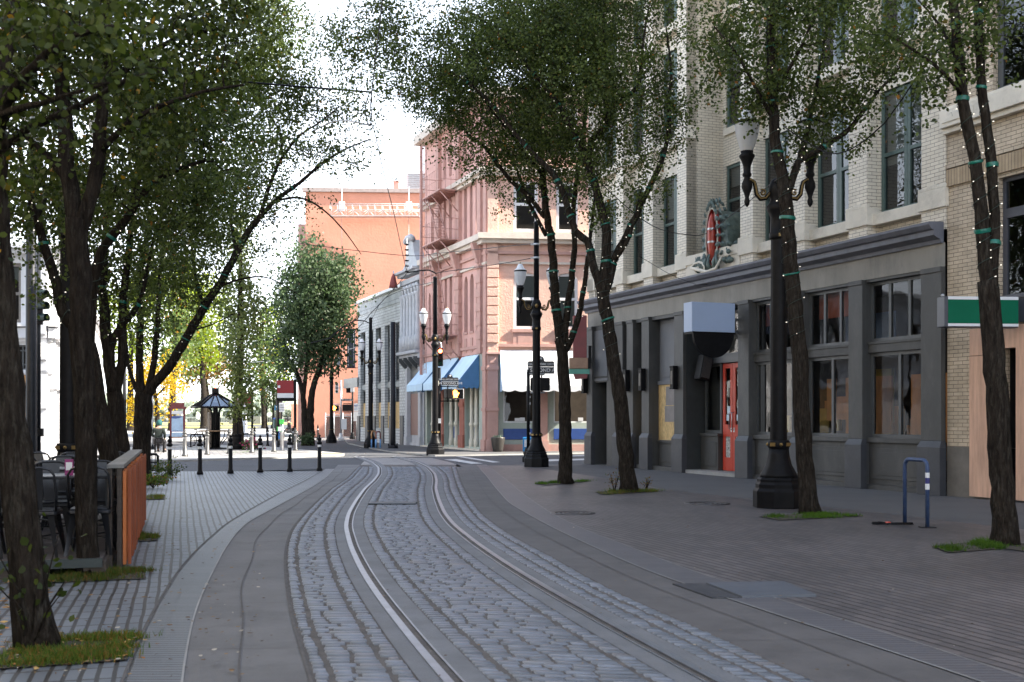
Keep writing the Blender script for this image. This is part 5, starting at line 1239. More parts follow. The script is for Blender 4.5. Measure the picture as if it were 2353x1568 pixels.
for i, (x, y, lab) in enumerate(bpos):
    if b0 is None: b0 = c = bollard('bollard', lab, lp(x, y), mt_black, 'black bollards along the plaza edge')
    else: c = copy_tree(b0); c.location = lp(x, y); c['label'] = lab
    c.scale = (1, 1, 1.03)
mt_silver = mat('worn_silver_paint', (.085, .083, .08), .35, .4, .25, 5)
s0 = None
for i, (x, y, lab) in enumerate([(424.5, 1052.8, 'silver bollard beside the map stand with blue panel'), (476.4, 1049, 'silver bollard between the bicycle and the kiosk shelter'), (526.8, 1046.8, 'silver bollard against the black planter barrel'), (578.7, 1044.4, 'silver bollard under the shorter red transit sign'), (629.2, 1042, 'silver bollard before the blue rubbish bag'), (679.2, 1039, 'silver bollard at the foot of the tall transit sign post')]):
    if s0 is None: s0 = c = bollard('bollard', lab, (*lp(x, y)[:2], .06), mt_silver, 'silver bollards on the plaza island', 1.35)
    else: c = copy_tree(s0); c.location = (*lp(x, y)[:2], .06); c['label'] = lab
for x, y, lab in ((585, 1024, 'small far black bollard nearest the transit sign post'), (615, 1025, 'small far black bollard below the thin young trees'), (644, 1024, 'small far black bollard beside the ticket validator post'), (673.3, 1022.5, 'small far black bollard beside the bushy twin trunk tree'), (730.5, 1010, 'small far black bollard by the slatted fence')):
    c = copy_tree(b0); c.location = (*lp(x, y)[:2], .0); c['label'] = lab.replace('nearest', 'next to'); c['group'] = 'black bollards beyond the island'

# ---- traffic signals
mt_lred = emis('red_signal_light', (1, .09, .03), 9); mt_hand = emis('orange_hand_light', (1, .28, .03), 7)
mt_ld = mat('dark_lens', (.08, .015, .012), .3); mt_lg = mat('dark_green_lens', (.01, .07, .04), .3)
def signal_head(t, x, z, y=0, k=1.0, lit=0, facing=-1, hous=None):
    """three-lens head, lenses towards -y"""
    hous = hous or mt_black
    mb = MB(Matrix.Translation((x, y, z))); mb.box(-.15 * k, .15 * k, -.08 * k, .1 * k, -.52 * k, .52 * k); h = mb.build('signal_housing', hous, t, bevel=.02)
    for i, dz in enumerate((.34, 0, -.34)):
        mb = MB(Matrix.Translation((x, y - .085 * k, z + dz * k)) @ Matrix.Rotation(R(90), 4, 'X'))
        mb.lathe([(.115 * k, 0), (.08 * k, .03 * k), (.001, .045 * k)], n=16); mb.build('signal_lens', (mt_lred if lit == 0 else mt_ld) if i == 0 else (mt_ld if i == 1 else mt_lg), h)
        mb = MB(Matrix.Translation((x, y - .085 * k, z + dz * k)) @ Matrix.Rotation(R(90), 4, 'X')); r = .13 * k
        vs = []; n = 14
        for j in range(n + 1):
            a = -.25 + (math.pi + .5) * j / n; vs += [(r * math.cos(a), r * math.sin(a), 0), (r * math.cos(a), r * math.sin(a), .2 * k * (.45 + .55 * max(0, math.sin(a))))]
        mb.grid(vs, [(2 * j, 2 * j + 2, 2 * j + 3, 2 * j + 1) for j in range(n)] + [(2 * j + 1, 2 * j + 3, 2 * j + 2, 2 * j) for j in range(n)]); mb.build('visor', hous, h)
def hand(mb, x, z, y, k):
    """raised-hand symbol"""
    P = lambda a, b: (x + a * k, z + b * k)
    mb.prism([P(-.05, -.11), P(.055, -.11), P(.06, .0), P(-.065, .0)], y, y + .004, 'y')
    for a, h in ((-.055, .085), (-.022, .11), (.011, .105), (.042, .08)): mb.prism([P(a - .012, -.01), P(a + .012, -.01), P(a + .012, h), P(a - .012, h)], y, y + .004, 'y')
    mb.prism([P(.05, -.06), P(.075, -.04), P(.105, .03), P(.085, .04), P(.055, -.005)], y, y + .004, 'y')
def ped_signal(t, x, z, y=0, k=1.0, lit=True, rz=0.0):
    M = Matrix.Translation((x, y, z)) @ Matrix.Rotation(rz, 4, 'Z')
    mb = MB(M); mb.box(-.22 * k, .22 * k, -.1 * k, .12 * k, -.2 * k, .2 * k); h = mb.build('crossing_housing', mt_galv if lit else mt_black, t, bevel=.02)
    mb = MB(M); mb.box(-.2 * k, .2 * k, -.112 * k, -.1 * k, -.18 * k, .18 * k); mb.build('dark_face', mt_black, h)
    if lit:
        mb = MB(M); hand(mb, -.10 * k, 0, -.118 * k, 1.35 * k); mb.build('hand_symbol', mt_hand, h)
mt_signw = mat('white_lettering', (.8, .8, .8), .5, 0, .02); mt_signk = mat('black_sign_face', (.02, .021, .024), .4)
def street_sign(t, x, z, y, W, Hh, txt, topper=True, k=1.0, rz=0.0):
    M = Matrix.Translation((x, y, z)) @ Matrix.Rotation(rz, 4, 'Z')
    mb = MB(M); mb.box(-W / 2, W / 2, -.015, .015, -Hh / 2, Hh / 2); s = mb.build('street_name_plate', mt_signk, t, bevel=.004)
    mb = MB(M)
    for q in ((-W / 2 + .01, W / 2 - .01, Hh / 2 - .022, Hh / 2 - .012), (-W / 2 + .01, W / 2 - .01, -Hh / 2 + .012, -Hh / 2 + .022)): mb.box(q[0], q[1], -.018, -.015, q[2], q[3])
    for a in (-W / 2 + .01, W / 2 - .02): mb.box(a, a + .01, -.018, -.015, -Hh / 2 + .022, Hh / 2 - .022)
    mb.build('border', mt_signw, s)
    text_mesh(txt, Hh * .7, mt_signw, M @ Matrix.Translation((0, -.017, 0)) @ FACE, s)
    if topper:
        mb = MB(M); hh = Hh * .75; z0 = Hh / 2 + .006
        mb.prism([(-W / 2, z0), (W / 2, z0), (W / 2, z0 + hh * .7), (W / 2 - .03, z0 + hh), (.12 * k, z0 + hh), (.09 * k, z0 + hh * 1.7), (0, z0 + hh * 2), (-.09 * k, z0 + hh * 1.7), (-.12 * k, z0 + hh), (-W / 2 + .03, z0 + hh), (-W / 2, z0 + hh * .7)], -.015, .015, 'y')
        tp = mb.build('district_plate', mt_signk, s); text_mesh('YAMHILL HISTORIC DISTRICT', hh * .5, mt_signw, M @ Matrix.Translation((0, -.017, z0 + hh * .45)) @ FACE, tp)
        mb = MB(M); mb.lathe([(.05 * k, 0), (.05 * k, .002)], (0, 0, 0), 12); mb.M = M @ Matrix.Translation((0, -.016, z0 + hh * 1.45)) @ Matrix.Rotation(R(90), 4, 'X'); mb.v = []; mb.f = []; mb.uv = []; mb.mi = []; mb.sm = []; mb.lathe([(.045 * k, 0), (.045 * k, .003)], (0, 0, 0), 10); mb.build('crest', mt_galv, tp)
def ped_base(t, m=mt_black, r=.06, ht=4.0):
    mb = MB(); mb.lathe([(.22, 0), (.22, .16), (.17, .2), (.13, .42), (.10, .48)], n=8, smooth=False); mb.build('pole_base', m, t, bevel=.01)
    mb = MB(); mb.lathe([(r, .45), (r * .95, ht)], n=12); mb.build('shaft', m, t)

# signal at the pink building: red light, street name, walk signals
X, Y, _ = lp(1009.5, 1045.8); k = Y / F; zf = lambda y: H + (HY - y) * k; dx = lambda x: (x - 1009.5) * k
t = thing('traffic_signal', 'traffic signal with red light lit, street name sign and orange hand', 'traffic light', (X, Y, 0)); ped_base(t, mt_black, .065, zf(845))
signal_head(t, dx(1012), zf(821), 0, .70)
mb = MB(); mb.tube([(0, 0, zf(842)), (.08, .05, zf(835)), (.08, .05, zf(800)), (.05, .02, zf(788)), (-.02, 0, zf(786))], .035, 8); mb.build('head_bracket', mt_galv, t)
mb = MB()
for y in (889, 922): mb.tube([(0, 0, zf(y)), (dx(1054), 0, zf(y))], .028, 6)
for x in (1029, 1052): mb.tube([(dx(x), 0, zf(886)), (dx(x), 0, zf(924))], .025, 6)
mb.build('crossbar', mt_black, t)
street_sign(t, dx(1034), zf(881.5), -.06, 39 * k, 10.5 * k, 'SW SECOND AVE')
ped_signal(t, dx(1053), zf(905.5), -.02, 1.02); ped_signal(t, dx(1029), zf(905), 0, .95, False, R(-68))
mb = MB(); mb.cbox((-.09, -.05, zf(881)), (.14, .1, .2)); mb.build('control_box', mat('cream_box', (.5, .47, .38), .6), t, bevel=.01)
mb = MB(); mb.box(-.07, .07, -.09, -.06, zf(973), zf(962)); mb.build('push_button_plate', mt_white, t)
# signal behind the corner lamp
X, Y, _ = lp(1214, 1062); k = Y / F; zf = lambda y: H + (HY - y) * k; dx = lambda x: (x - 1214) * k
t = thing('traffic_signal', 'crossing signal behind the corner lamp with street name sign', 'traffic light', (X, Y, 0)); ped_base(t, mt_black, .06, zf(850))
street_sign(t, dx(1243), zf(851.5), -.03, 62 * k, 16.5 * k, 'SW SECOND AVE')
mb = MB()
for y in (861, 903): mb.tube([(0, 0, zf(y)), (dx(1252), 0, zf(y))], .028, 6)
mb.build('crossbar', mt_galv, t)
mb = MB(); mb.box(dx(1219), dx(1264), .02, .3, zf(898), zf(868)); mb.build('crossing_housing', mt_black, t, bevel=.04)
mb = MB(); mb.tube([(dx(1245), .1, zf(903)), (dx(1245), .1, zf(860))], .03, 6); mb.build('hanger', mt_black, t)
mb = MB()
for i, (y, h_) in enumerate(((1000, 6), (985, 9), (930, 5), (915, 4))): mb.box(.05, .07, -.06, .0, zf(y), zf(y - h_))
mb.build('sticker', mt_white, t)
# far signals by the orange wall
X, Y, _ = lp(783.7, 1013); k = Y / F; zf = lambda y: H + (HY - y) * k; dx = lambda x: (x - 783.7) * k
t = thing('traffic_signal', 'pale galvanised signal pole with lit orange hand before the slatted fence', 'traffic light', (X, Y, 0)); ped_base(t, mt_galv, .06, zf(874))
signal_head(t, dx(773.5), zf(892), .1, .66, 1, hous=mt_galv); ped_signal(t, dx(772), zf(938), -.05, .95)
mb = MB(); mb.tube([(dx(766), 0, zf(947)), (0, 0, zf(947))], .03, 6); mb.tube([(dx(766), 0, zf(929)), (0, 0, zf(929))], .03, 6); mb.tube([(dx(769), 0, zf(892)), (0, 0, zf(892))], .03, 6); mb.build('crossbar', mt_galv, t)
street_sign(t, dx(797), zf(919.3), -.05, 27 * k, 5 * k, 'SW FIRST AVE', False)
mb = MB(); mb.box(dx(784.5), dx(797), -.09, -.07, zf(987), zf(963)); mb.build('notice_plate', mt_white, t)
X, Y, _ = lp(810, 1010); k = Y / F; zf = lambda y: H + (HY - y) * k; dx = lambda x: (x - 810) * k
t = thing('traffic_signal', 'black signal pole with heads turned sideways near the low brick corner', 'traffic light', (X, Y, 0)); ped_base(t, mt_black, .06, zf(868))
mb = MB(); mb.box(dx(796), dx(806), -.15, .15, zf(903), zf(878)); mb.build('signal_housing', mt_black, t, bevel=.03)
mb = MB(); mb.box(dx(806), dx(814), -.2, .1, zf(902), zf(877)); mb.build('signal_back', mt_galv, t, bevel=.03)
mb = MB(); mb.box(dx(787), dx(808.7), -.1, .15, zf(945), zf(930)); mb.build('crossing_housing', mt_black, t, bevel=.03)
mb = MB()
for y in (928, 947, 890): mb.tube([(dx(789), 0, zf(y)), (0, 0, zf(y))], .03, 6)
mb.build('crossbar', mt_black, t)
X, Y, _ = lp(819, 1012); k = Y / F; zf = lambda y: H + (HY - y) * k
t = thing('parking_sign', 'white pay sign with blank white panel beside the low brick building', 'sign', (X, Y, 0))
mb = MB(); mb.box(-6 * k, 5 * k, -.02, .02, zf(946), zf(927.6)); s = mb.build('sign_plate', mt_white, t)
blu = mat('blue_lettering', (.06, .12, .4), .5)
text_mesh('PAY', 5.6 * k, blu, Matrix.Translation((-.5 * k, -.025, zf(932.5))) @ FACE, s); text_mesh('HERE', 4.2 * k, mat('pale_blue_lettering', (.4, .5, .7), .5), Matrix.Translation((-.5 * k, -.025, zf(940))) @ FACE, s)
mb = MB(); mb.box(-6.5 * k, 5 * k, -.02, .02, zf(968), zf(946.8)); mb.build('blank_panel', mt_white, t)
mb = MB(); mb.tube([(0, .04, 0), (0, .04, zf(927))], .03, 6); mb.build('post', mt_galv, t)
# signal heads on the white building's corner (seen from the side)
X, Y, _ = lp(87, 1073); k = Y / F; zf = lambda y: H + (HY - y) * k
t = thing('traffic_signal', 'side view traffic signal on the pole before the white ornate corner', 'traffic light', (X, Y, 0)); ped_base(t, mt_pole, .085, zf(560))
M = Matrix.Translation((.0, -.05, zf(705))) @ Matrix.Rotation(R(72), 4, 'Z')
mb = MB(M); mb.box(-.15, .15, -.1, .1, -.55, .55); h_ = mb.build('signal_housing', mt_black, t, bevel=.02)
for i, dz in enumerate((.36, 0, -.36)):
    mb = MB(M @ Matrix.Translation((0, -.1, dz)) @ Matrix.Rotation(R(90), 4, 'X')); vs = []; r = .14
    for j in range(13): a = math.pi * 1.4 * j / 12 - .2 * math.pi; vs += [(r * math.cos(a), r * math.sin(a), 0), (r * math.cos(a), r * math.sin(a), .26)]
    mb.grid(vs, [(2 * j, 2 * j + 2, 2 * j + 3, 2 * j + 1) for j in range(12)]); mb.build('visor', mat('green_black_visor', (.02, .035, .03), .4), h_)
mb = MB(); mb.tube([(0, 0, zf(660)), (.06, -.05, zf(672))], .03); mb.tube([(0, 0, zf(745)), (.06, -.05, zf(738))], .03); mb.build('head_bracket', mt_black, t)
mb = MB(); mb.box(-.02, .16, -.1, .05, zf(1003), zf(985)); mb.build('push_button_plate', mt_black, t)

# ---- kiosk shelter on the island
X, Y, _ = lp(495, 1035); k = Y / F; zf = lambda y: H + (HY - y) * k; IZ = .066
t = thing('kiosk_shelter', 'kiosk with pitched glass roof on curved black brackets', 'kiosk', (X, Y, 0))
ze, za = zf(936), zf(903); w = 57 * k
mb = MB()
for s in (0, 1, 2, 3):
    mb.M = Matrix.Rotation(R(90 * s + 28), 4, 'Z'); mb.face([(-w * .8, -w * .8, ze), (w * .8, -w * .8, ze), (0, 0, za)])
mb.build('glass_roof', glass('roof_glass', (.45, .62, .66), .25), t)
mb = MB()
for s in range(4):
    mb.M = Matrix.Rotation(R(90 * s + 28), 4, 'Z'); mb.tube([(-w * .8, -w * .8, ze), (0, 0, za + .03)], .045, 5); mb.tube([(-w * .8, -w * .8, ze), (w * .8, -w * .8, ze)], .04, 5); mb.tube([(0, -w * .8, ze), (0, 0, za)], .03, 5); mb.tube([(-w * .4, -w * .8, ze), (-w * .1, -w * .2, za - .2 * (za - ze))], .025, 4); mb.tube([(w * .4, -w * .8, ze), (w * .1, -w * .2, za - .2 * (za - ze))], .025, 4)
mb.M = Matrix.Identity(4); mb.box(-.15, .15, -.06, .06, za - .05, za + .22); mb.build('roof_frame', mt_black, t)
mb = MB()
for s in range(4):
    mb.M = Matrix.Rotation(R(90 * s + 28), 4, 'Z'); mb.tube([(.14, 0, IZ), (.14, 0, 1.5), (.2, 0, 1.85), (.45, 0, 2.1), (.85, 0, ze - .02)], .045, 6)
mb.build('roof_bracket', mt_black, t)
mb = MB(); mb.M = Matrix.Rotation(R(28), 4, 'Z'); mb.box(-.42, .42, -.42, .42, IZ + .0, IZ + .06); mb.box(-.1, .1, -.1, .1, IZ + .06, 2.2); mb.build('column', mt_black, t, bevel=.02)
mb = MB(); mb.M = Matrix.Rotation(R(28), 4, 'Z'); mb.box(-.26, .26, .1, .5, IZ + .06, 1.75); mb.build('phone_cabinet', mat('tan_kiosk', (.2, .18, .155), .6, 0, .15, 4), t, bevel=.02)
mb = MB()
for s in range(4):
    if s == 0: mb.M = Matrix.Rotation(R(28), 4, 'Z'); mb.box(-.24, -.11, .085, .1, .95, 1.6)
mb.build('poster_panel', mat('faded_poster', (.3, .24, .21), .6, 0, .7, 7), t)
mb = MB(); mb.lathe([(.30, .86), (.72, .86), (.74, .89), (.72, .92), (.30, .92)], (0, 0, 0), 20); mb.build('counter_ring', mat('wood_counter', (.22, .14, .08), .5), t)
mb = MB()
for q in range(6): a = q * math.pi / 3; mb.tube([(.3 * math.cos(a), .3 * math.sin(a), .3), (.55 * math.cos(a), .55 * math.sin(a), .6), (.62 * math.cos(a), .62 * math.sin(a), .86)], .025, 5)
mb.build('counter_brace', mt_black, t)
mb = MB(); mb.tube([(0, 0, za), (0, 0, zf(891))], .015, 5); mb.build('finial', mt_steel, t)
mb = MB(); mb.ball((0, 0, zf(888.5)), 3.0 * k, 12, 8); mb.build('far_signal_light', mt_lred, t)  # stands in for a red traffic light behind the kiosk

# ---- map stand
X, Y, _ = lp(408, 1029); k = Y / F; zf = lambda y: H + (HY - y) * k; mt_mar = mat('maroon_paint', (.15, .02, .025), .4)
t = thing('map_stand', 'maroon map stand with blank pale blue panel', 'information board', (X, Y, 0))
for s in (-1, 1): mb = MB(); mb.box((s * 15.5 - 2) * k, (s * 15.5 + 2) * k, -.05, .05, .03, zf(938)); mb.build('post', mt_mar, t)
mb = MB(); mb.box(-20 * k, 20 * k, -.1, .1, zf(940), zf(935)); mb.box(-15 * k, 15 * k, -.07, .07, zf(935), zf(926)); mb.build('header', mt_mar, t, bevel=.01)
mb = MB(); mb.box(-13 * k, 13 * k, -.05, .05, zf(992.5), zf(956.5)); mb.build('blue_panel', mat('pale_blue_board', (.42, .58, .75), .4), t)
mb = MB(); mb.prism([(-13 * k, zf(956.5)), (13 * k, zf(956.5)), (13 * k, zf(958)), (5 * k, zf(961)), (-4 * k, zf(962.5)), (-13 * k, zf(961.5))], -.056, -.05, 'y'); mb.prism([(-13 * k, zf(992.5)), (13 * k, zf(992.5)), (13 * k, zf(991)), (0, zf(989.8)), (-13 * k, zf(990.5))], -.056, -.05, 'y'); mb.build('blue_wave', mat('deep_blue_band', (.04, .09, .3), .4), t)
mb = MB(); mb.box(-13 * k, 13 * k, -.05, .05, zf(952), zf(944.5)); mb.build('title_panel', mt_white, t)
mb = MB(); mb.box(-13 * k, 13 * k, -.05, .05, zf(1004), zf(994)); mb.build('lower_panel', mat('pale_blue_board', (.42, .58, .75), .4), t)
mb = MB(); mb.box(-15 * k, 15 * k, -.04, .04, zf(1006.5), zf(1004)); mb.build('rail', mt_mar, t)

# ---- transit signs
def transit(x, y, xl, xr, yt, yr, yw, yk, label, lw):
    X, Y, _ = lp(x, y); k = Y / F; zf = lambda yy: H + (HY - yy) * k; dx = lambda xx: (xx - x) * k
    t = thing('transit_sign', label, 'sign', (X, Y, 0), group='red transit stop signs')
    mb = MB(); mb.box(dx(xr) + .01, dx(xr) + .01 + lw * k, -.07, .07, 0, zf(yt - 3)); mb.build('post', mt_black, t, bevel=.01)
    mb = MB(); mb.box(dx(xr) + .02, dx(xr) + lw * k, -.06, .06, zf(yt - 3), zf(yt - 6)); mb.build('post_cap', mt_white, t)
    mb = MB(); mb.box(dx(xl), dx(xl) + 3 * k, -.05, .05, 0, zf(yk)); mb.build('post', mt_black, t)
    mb = MB(); mb.box(dx(xl), dx(xr), -.06, .06, zf(yr), zf(yt)); mb.box(dx(xl) - .02, dx(xr) + .0, -.075, .075, zf(yt + 7), zf(yt - 1)); mb.build('red_board', mat('transit_red', (.26, .012, .02), .4, 0, .08, 3), t)
    mb = MB(); mb.box(dx(xl), dx(xr), -.06, .06, zf(yw), zf(yr)); wp = mb.build('white_board', mt_white, t)
    mb = MB(); mb.box(dx(xl), dx(xr), -.06, .06, zf(yk), zf(yw)); mb.build('black_board', mt_black, t)
    mb = MB(); mb.box(dx(xl) + 1.5 * k, dx(xl) + 7 * k, -.07, -.06, zf(yt + 16.5), zf(yt + 10.5)); mb.build('white_square', mt_white, t)
transit(657, 1029, 637.5, 675, 875.5, 904, 914.7, 922.5, 'tall red and white transit sign before the twin trunk tree', 5.2)
transit(562, 1031, 545, 577, 904, 927, 935, 940.5, 'shorter red transit sign half hidden by the slim leafy tree', 4.0)
# ---- ticket validator
X, Y, _ = lp(648, 1039.8); k = Y / F; zf = lambda y: H + (HY - y) * k
t = thing('ticket_validator', 'steel post with green and white ticket validator boxes', 'ticket machine', (X, Y, 0.06))
mb = MB(); mb.lathe([(.075, 0), (.072, zf(963) - .06)], n=14); mb.box(-.18, .18, -.15, .15, 0, .04); mb.build('post', mt_steel, t)
gr = mat('validator_green', (.08, .5, .1), .4)
mb = MB(); mb.box(-.09, .09, -.12, -.05, zf(975) - .06, zf(964) - .06); mb.build('reader_head', gr, t); mb = MB(); mb.box(-.2, -.06, -.12, .08, zf(991) - .06, zf(981) - .06); mb.build('reader_box', gr, t); mb = MB(); mb.box(-.14, .0, -.13, -.121, zf(991) - .06, zf(981) - .06); mb.build('screen', mt_white, t)
X, Y, _ = lp(352, 1046); k = Y / F
# ---- regulatory signs by the far corner
X, Y, _ = lp(647, 1012); k = Y / F; zf = lambda y: H + (HY - y) * k
t = thing('turn_sign', 'white sign reading no turn on red on a thin dark post', 'sign', (X, Y, 0))
mb = MB(); mb.box(-5.5 * k, 6.5 * k, -.02, .02, zf(947), zf(926)); s = mb.build('sign_plate', mt_white, t)
for i, w_ in enumerate(('NO', 'TURN', 'ON RED')): text_mesh(w_, (4.6, 4.6, 3.4)[i] * k, mt_signk, Matrix.Translation((.5 * k, -.025, zf(931 + 5.6 * i))) @ FACE, s)
mb = MB(); mb.tube([(0, .05, 0), (0, .05, zf(900))], .05, 8); mb.build('post', mt_pole, t)
X, Y, _ = lp(635, 1013); k = Y / F; zf = lambda y: H + (HY - y) * k
t = thing('stop_flag', 'small blue transit flag with magenta tab on a black post', 'sign', (X, Y, 0))
mb = MB(); mb.box(-4 * k, 3 * k, -.02, .02, zf(943), zf(932)); mb.build('blue_flag', mat('cyan_blue', (.05, .35, .6), .4), t)
mb = MB(); mb.box(3.2 * k, 5 * k, -.02, .02, zf(940), zf(932)); mb.build('magenta_tab', mat('magenta_tab', (.5, .03, .2), .4), t)
mb = MB(); mb.ball((-.2 * k, -.02, zf(935.5)), 1.5 * k, 8, 5); mb.build('white_emblem', mt_white, t)
mb = MB(); mb.lathe([(.16, 0), (.16, .3), (.06, .9), (.05, zf(920))], n=10); mb.build('post', mt_black, t)
# ---- bins, bags, barrel planter, racks, bicycle
X, Y, _ = lp(636, 1012); k = Y / F
t = thing('rubbish_bag', 'bright blue rubbish bag standing near the far crossing', 'bag', (X, Y, 0))
mb = MB(); mb.smooth = True; mb.lathe([(.12, 0), (.17, .1), (.16, .4), (.15, .62), (.12, .68)], n=10); o = mb.build('bag_body', mat('blue_plastic', (.03, .22, .75), .35, 0, .15, 6, .6, 8), t)
mb = MB(); mb.lathe([(.13, .66), (.15, .69), (.13, .71)], n=10); mb.build('bag_rim', mt_white, t)
X, Y, _ = lp(635, 1003); t = thing('litter_bin', 'dark green litter bin with blue top behind the blue bag', 'bin', (X, Y, 0)); mb = MB(); mb.lathe([(.25, 0), (.27, .1), (.27, 1.3), (.24, 1.34)], n=14); mb.build('bin_body', mat('bin_green', (.015, .06, .045), .4), t); mb = MB(); mb.lathe([(.26, 1.35), (.26, 1.45), (.1, 1.5)], n=14); mb.build('bin_lid', blu, t)
X, Y, _ = lp(546, 1036.5); k = Y / F
t = thing('barrel_planter', 'round black barrel planter behind the thin young tree', 'planter', (X, Y, .066))
mb = MB(); mb.lathe([(.21, 0), (.25, .05), (.265, .35), (.25, .64), (.27, .66), (.27, .7), (.22, .7), (.2, .62), (.001, .62)], n=20); mb.build('barrel', mt_black, t)
for z in (.16, .5): mb = MB(); mb.lathe([(.268, z), (.275, z + .02), (.268, z + .04)], n=20, cap=False); mb.build('hoop', mt_pole, t)
def rack(x, y, w, h, label, z=.0, rz=0.0):
    t = thing('bike_rack', label, 'bike rack', (*lp(x, y)[:2], z), rz, group='black square bike racks')
    mb = MB(); mb.tube([(-w / 2, 0, 0), (-w / 2, 0, h - .05), (-w / 2 + .05, 0, h), (w / 2 - .05, 0, h), (w / 2, 0, h - .05), (w / 2, 0, 0)], .035, 8); mb.build('hoop', mt_black, t)
    mb = MB(); mb.tube([(-w / 2, 0, h * .55), (w / 2, 0, h * .55)], .018, 6)
    for q in (-.2, .2): mb.tube([(q * w, 0, h * .1), (q * w, 0, h)], .012, 5)
    mb.tube([(-w / 2, 0, h * .1), (w / 2, 0, h * .1)], .018, 6); mb.build('crossbar', mt_black, t)
rack(454, 1031, .66, .62, 'black square rack with a bicycle leaning on it', .066)
rack(563, 1033, .5, .66, 'black square rack beside the barrel planter', .066)
rack(353, 1086, .22, .5, 'low black square rack among weeds at the trunk foot', 0, .2)
rack(366, 1044, .34, .58, 'black square rack where the hooded person sits', .066)
X, Y, _ = lp(460, 1030); t = thing('bicycle', 'dark bicycle leaning on the black rack by the kiosk', 'bicycle', (X, Y, .066), R(40))
mtb = mat('bicycle_black', (.02, .02, .022), .4)
for xx in (-.5, .5):
    mb = MB(); c = (xx, 0, .33); mb.tube([(c[0] + .31 * math.cos(a), 0, c[2] + .31 * math.sin(a)) for a in np.linspace(0, 2 * math.pi, 25)], .022, 6, cap=False); wh = mb.build('wheel', mtb, t)
    mb = MB()
    for q in range(10): a = q * math.pi / 5; mb.tube([c, (c[0] + .3 * math.cos(a), 0, c[2] + .3 * math.sin(a))], .003, 4)
    mb.build('spokes', mt_steel, wh)
mb = MB()
for p, q in (((-.5, 0, .33), (-.05, 0, .3)), ((-.05, 0, .3), (-.2, 0, .82)), ((-.5, 0, .33), (-.18, 0, .74)), ((-.05, 0, .3), (.36, 0, .72)), ((-.18, 0, .74), (.35, 0, .78)), ((.34, 0, .92), (.5, 0, .33))): mb.tube([p, q], .018, 6)
mb.build('frame', mtb, t)
mb = MB(); mb.tube([(.36, -.26, .98), (.34, 0, .94), (.36, .26, .98)], .014, 6); mb.build('handlebar', mtb, t)
mb = MB(); mb.ball((-.24, 0, .86), .09, 8, 5, .35); mb.build('saddle', mtb, t)
# ---- slatted dark fence before the orange wall
a = gp(748, 1008); b = gp(824, 1008.5); t = thing('slatted_fence', 'dark slatted chain fence at the foot of the orange wall', 'fence', (*a, 0)); L = b[0] - a[0]
mb = MB(); n = 46
for i in range(n): x = L * i / n; mb.box(x + .005, x + L / n - .008, -.01, .01, .05, 1.62 + rnd.uniform(-.03, .03))
mb.build('slat_panel', mat('dark_slats', (.055, .05, .05), .7, 0, .4, 5), t)
mb = MB()
for z in (.1, 1.6): mb.tube([(0, -.03, z), (L, -.03, z)], .025, 5)
mb.tube([(L * q / 40, -.02, 1.68 + .06 * (q % 2)) for q in range(41)], .02, 4); mb.build('top_wire', mt_galv, t)
for q in range(5): mb = MB(); mb.tube([(L * q / 4, -.04, 0), (L * q / 4, -.04, 1.85)], .04, 6); mb.build('post', mt_galv, t)
# ---- blue newspaper box, planter pot, hoops
X, Y, _ = lp(1214, 1047); t = thing('newspaper_box', 'blue newspaper box half hidden by the corner street lamp', 'newspaper box', (X, Y, 0.045)); mb = MB(); mb.box(-.22, .2, -.2, .2, .12, .68); mb.build('box_body', mat('newsbox_blue', (.02, .22, .5), .4, 0, .1, 4), t, bevel=.02)
mb = MB(); mb.box(-.16, .14, -.21, -.2, .3, .58); mb.build('paper_window', mt_white, t)
for sx_, sy_ in ((-.18, -.16), (.16, -.16), (-.18, .16), (.16, .16)): mb = MB(); mb.box(sx_ - .02, sx_ + .02, sy_ - .02, sy_ + .02, 0, .12); mb.build('leg', mt_black, t)
X, Y, _ = lp(1144, 1041); k = Y / F; t = thing('planter_pot', 'dark tapered planter pot of succulents at the pink corner', 'planter', (X, Y, .045))
mb = MB(); mb.lathe([(.19, 0), (.23, .1), (.31, .58), (.31, .62), (.27, .62), (.26, .56), (.001, .56)], n=22); mb.build('pot', mat('dark_bronze_pot', (.06, .055, .05), .35, .3, .2, 4), t)
mb = MB()
for i in range(70):
    a = rnd.uniform(0, 6.28); r = rnd.uniform(0, .22); c = Vector((r * math.cos(a), r * math.sin(a), .56)); d_ = Vector((math.cos(a) * rnd.uniform(.2, 1), math.sin(a) * rnd.uniform(.2, 1), rnd.uniform(.6, 1.4))) * .13; s_ = Vector((-d_.y, d_.x, 0)).normalized() * .03
    mb.face([c, c + d_ * .5 + s_, c + d_, c + d_ * .5 - s_])
mb.build('succulent', mat('grey_green_leaf', (.17, .22, .17), .6, 0, .3, 9), t)
for i, (x, lab) in enumerate(((858.5, 'blue and orange painted hoop leaning by the lamp base, taller one'), (869, 'blue and maroon painted hoop leaning by the lamp base'))):
    X, Y, _ = lp(x, 1032); k = Y / F; t = thing('painted_hoop', lab, 'bike rack', (X, Y, 0.045), R(70), group='painted hoops by the lamp base')
    for part, z0, z1, m in (('lower_tube', 0, .42, mat('hoop_blue', (.15, .33, .6), .5)), ('upper_tube', .42, .8 - .02 * i, mat('hoop_orange', (.5, .26, .1), .5) if i == 0 else mat('hoop_maroon', (.25, .1, .1), .5))):
        mb = MB()
        if part == 'lower_tube':
            mb.tube([(-.22, 0, z0), (-.22, 0, z1)], .035, 8); mb.build(part, m, t); mb = MB(); mb.tube([(.22, 0, z0), (.22, 0, z1)], .035, 8)
        else: mb.tube([(-.22, 0, z0), (-.22, 0, z1 - .1), (-.14, 0, z1), (.14, 0, z1), (.22, 0, z1 - .1), (.22, 0, z0)], .035, 8)
        mb.build(part, m, t)
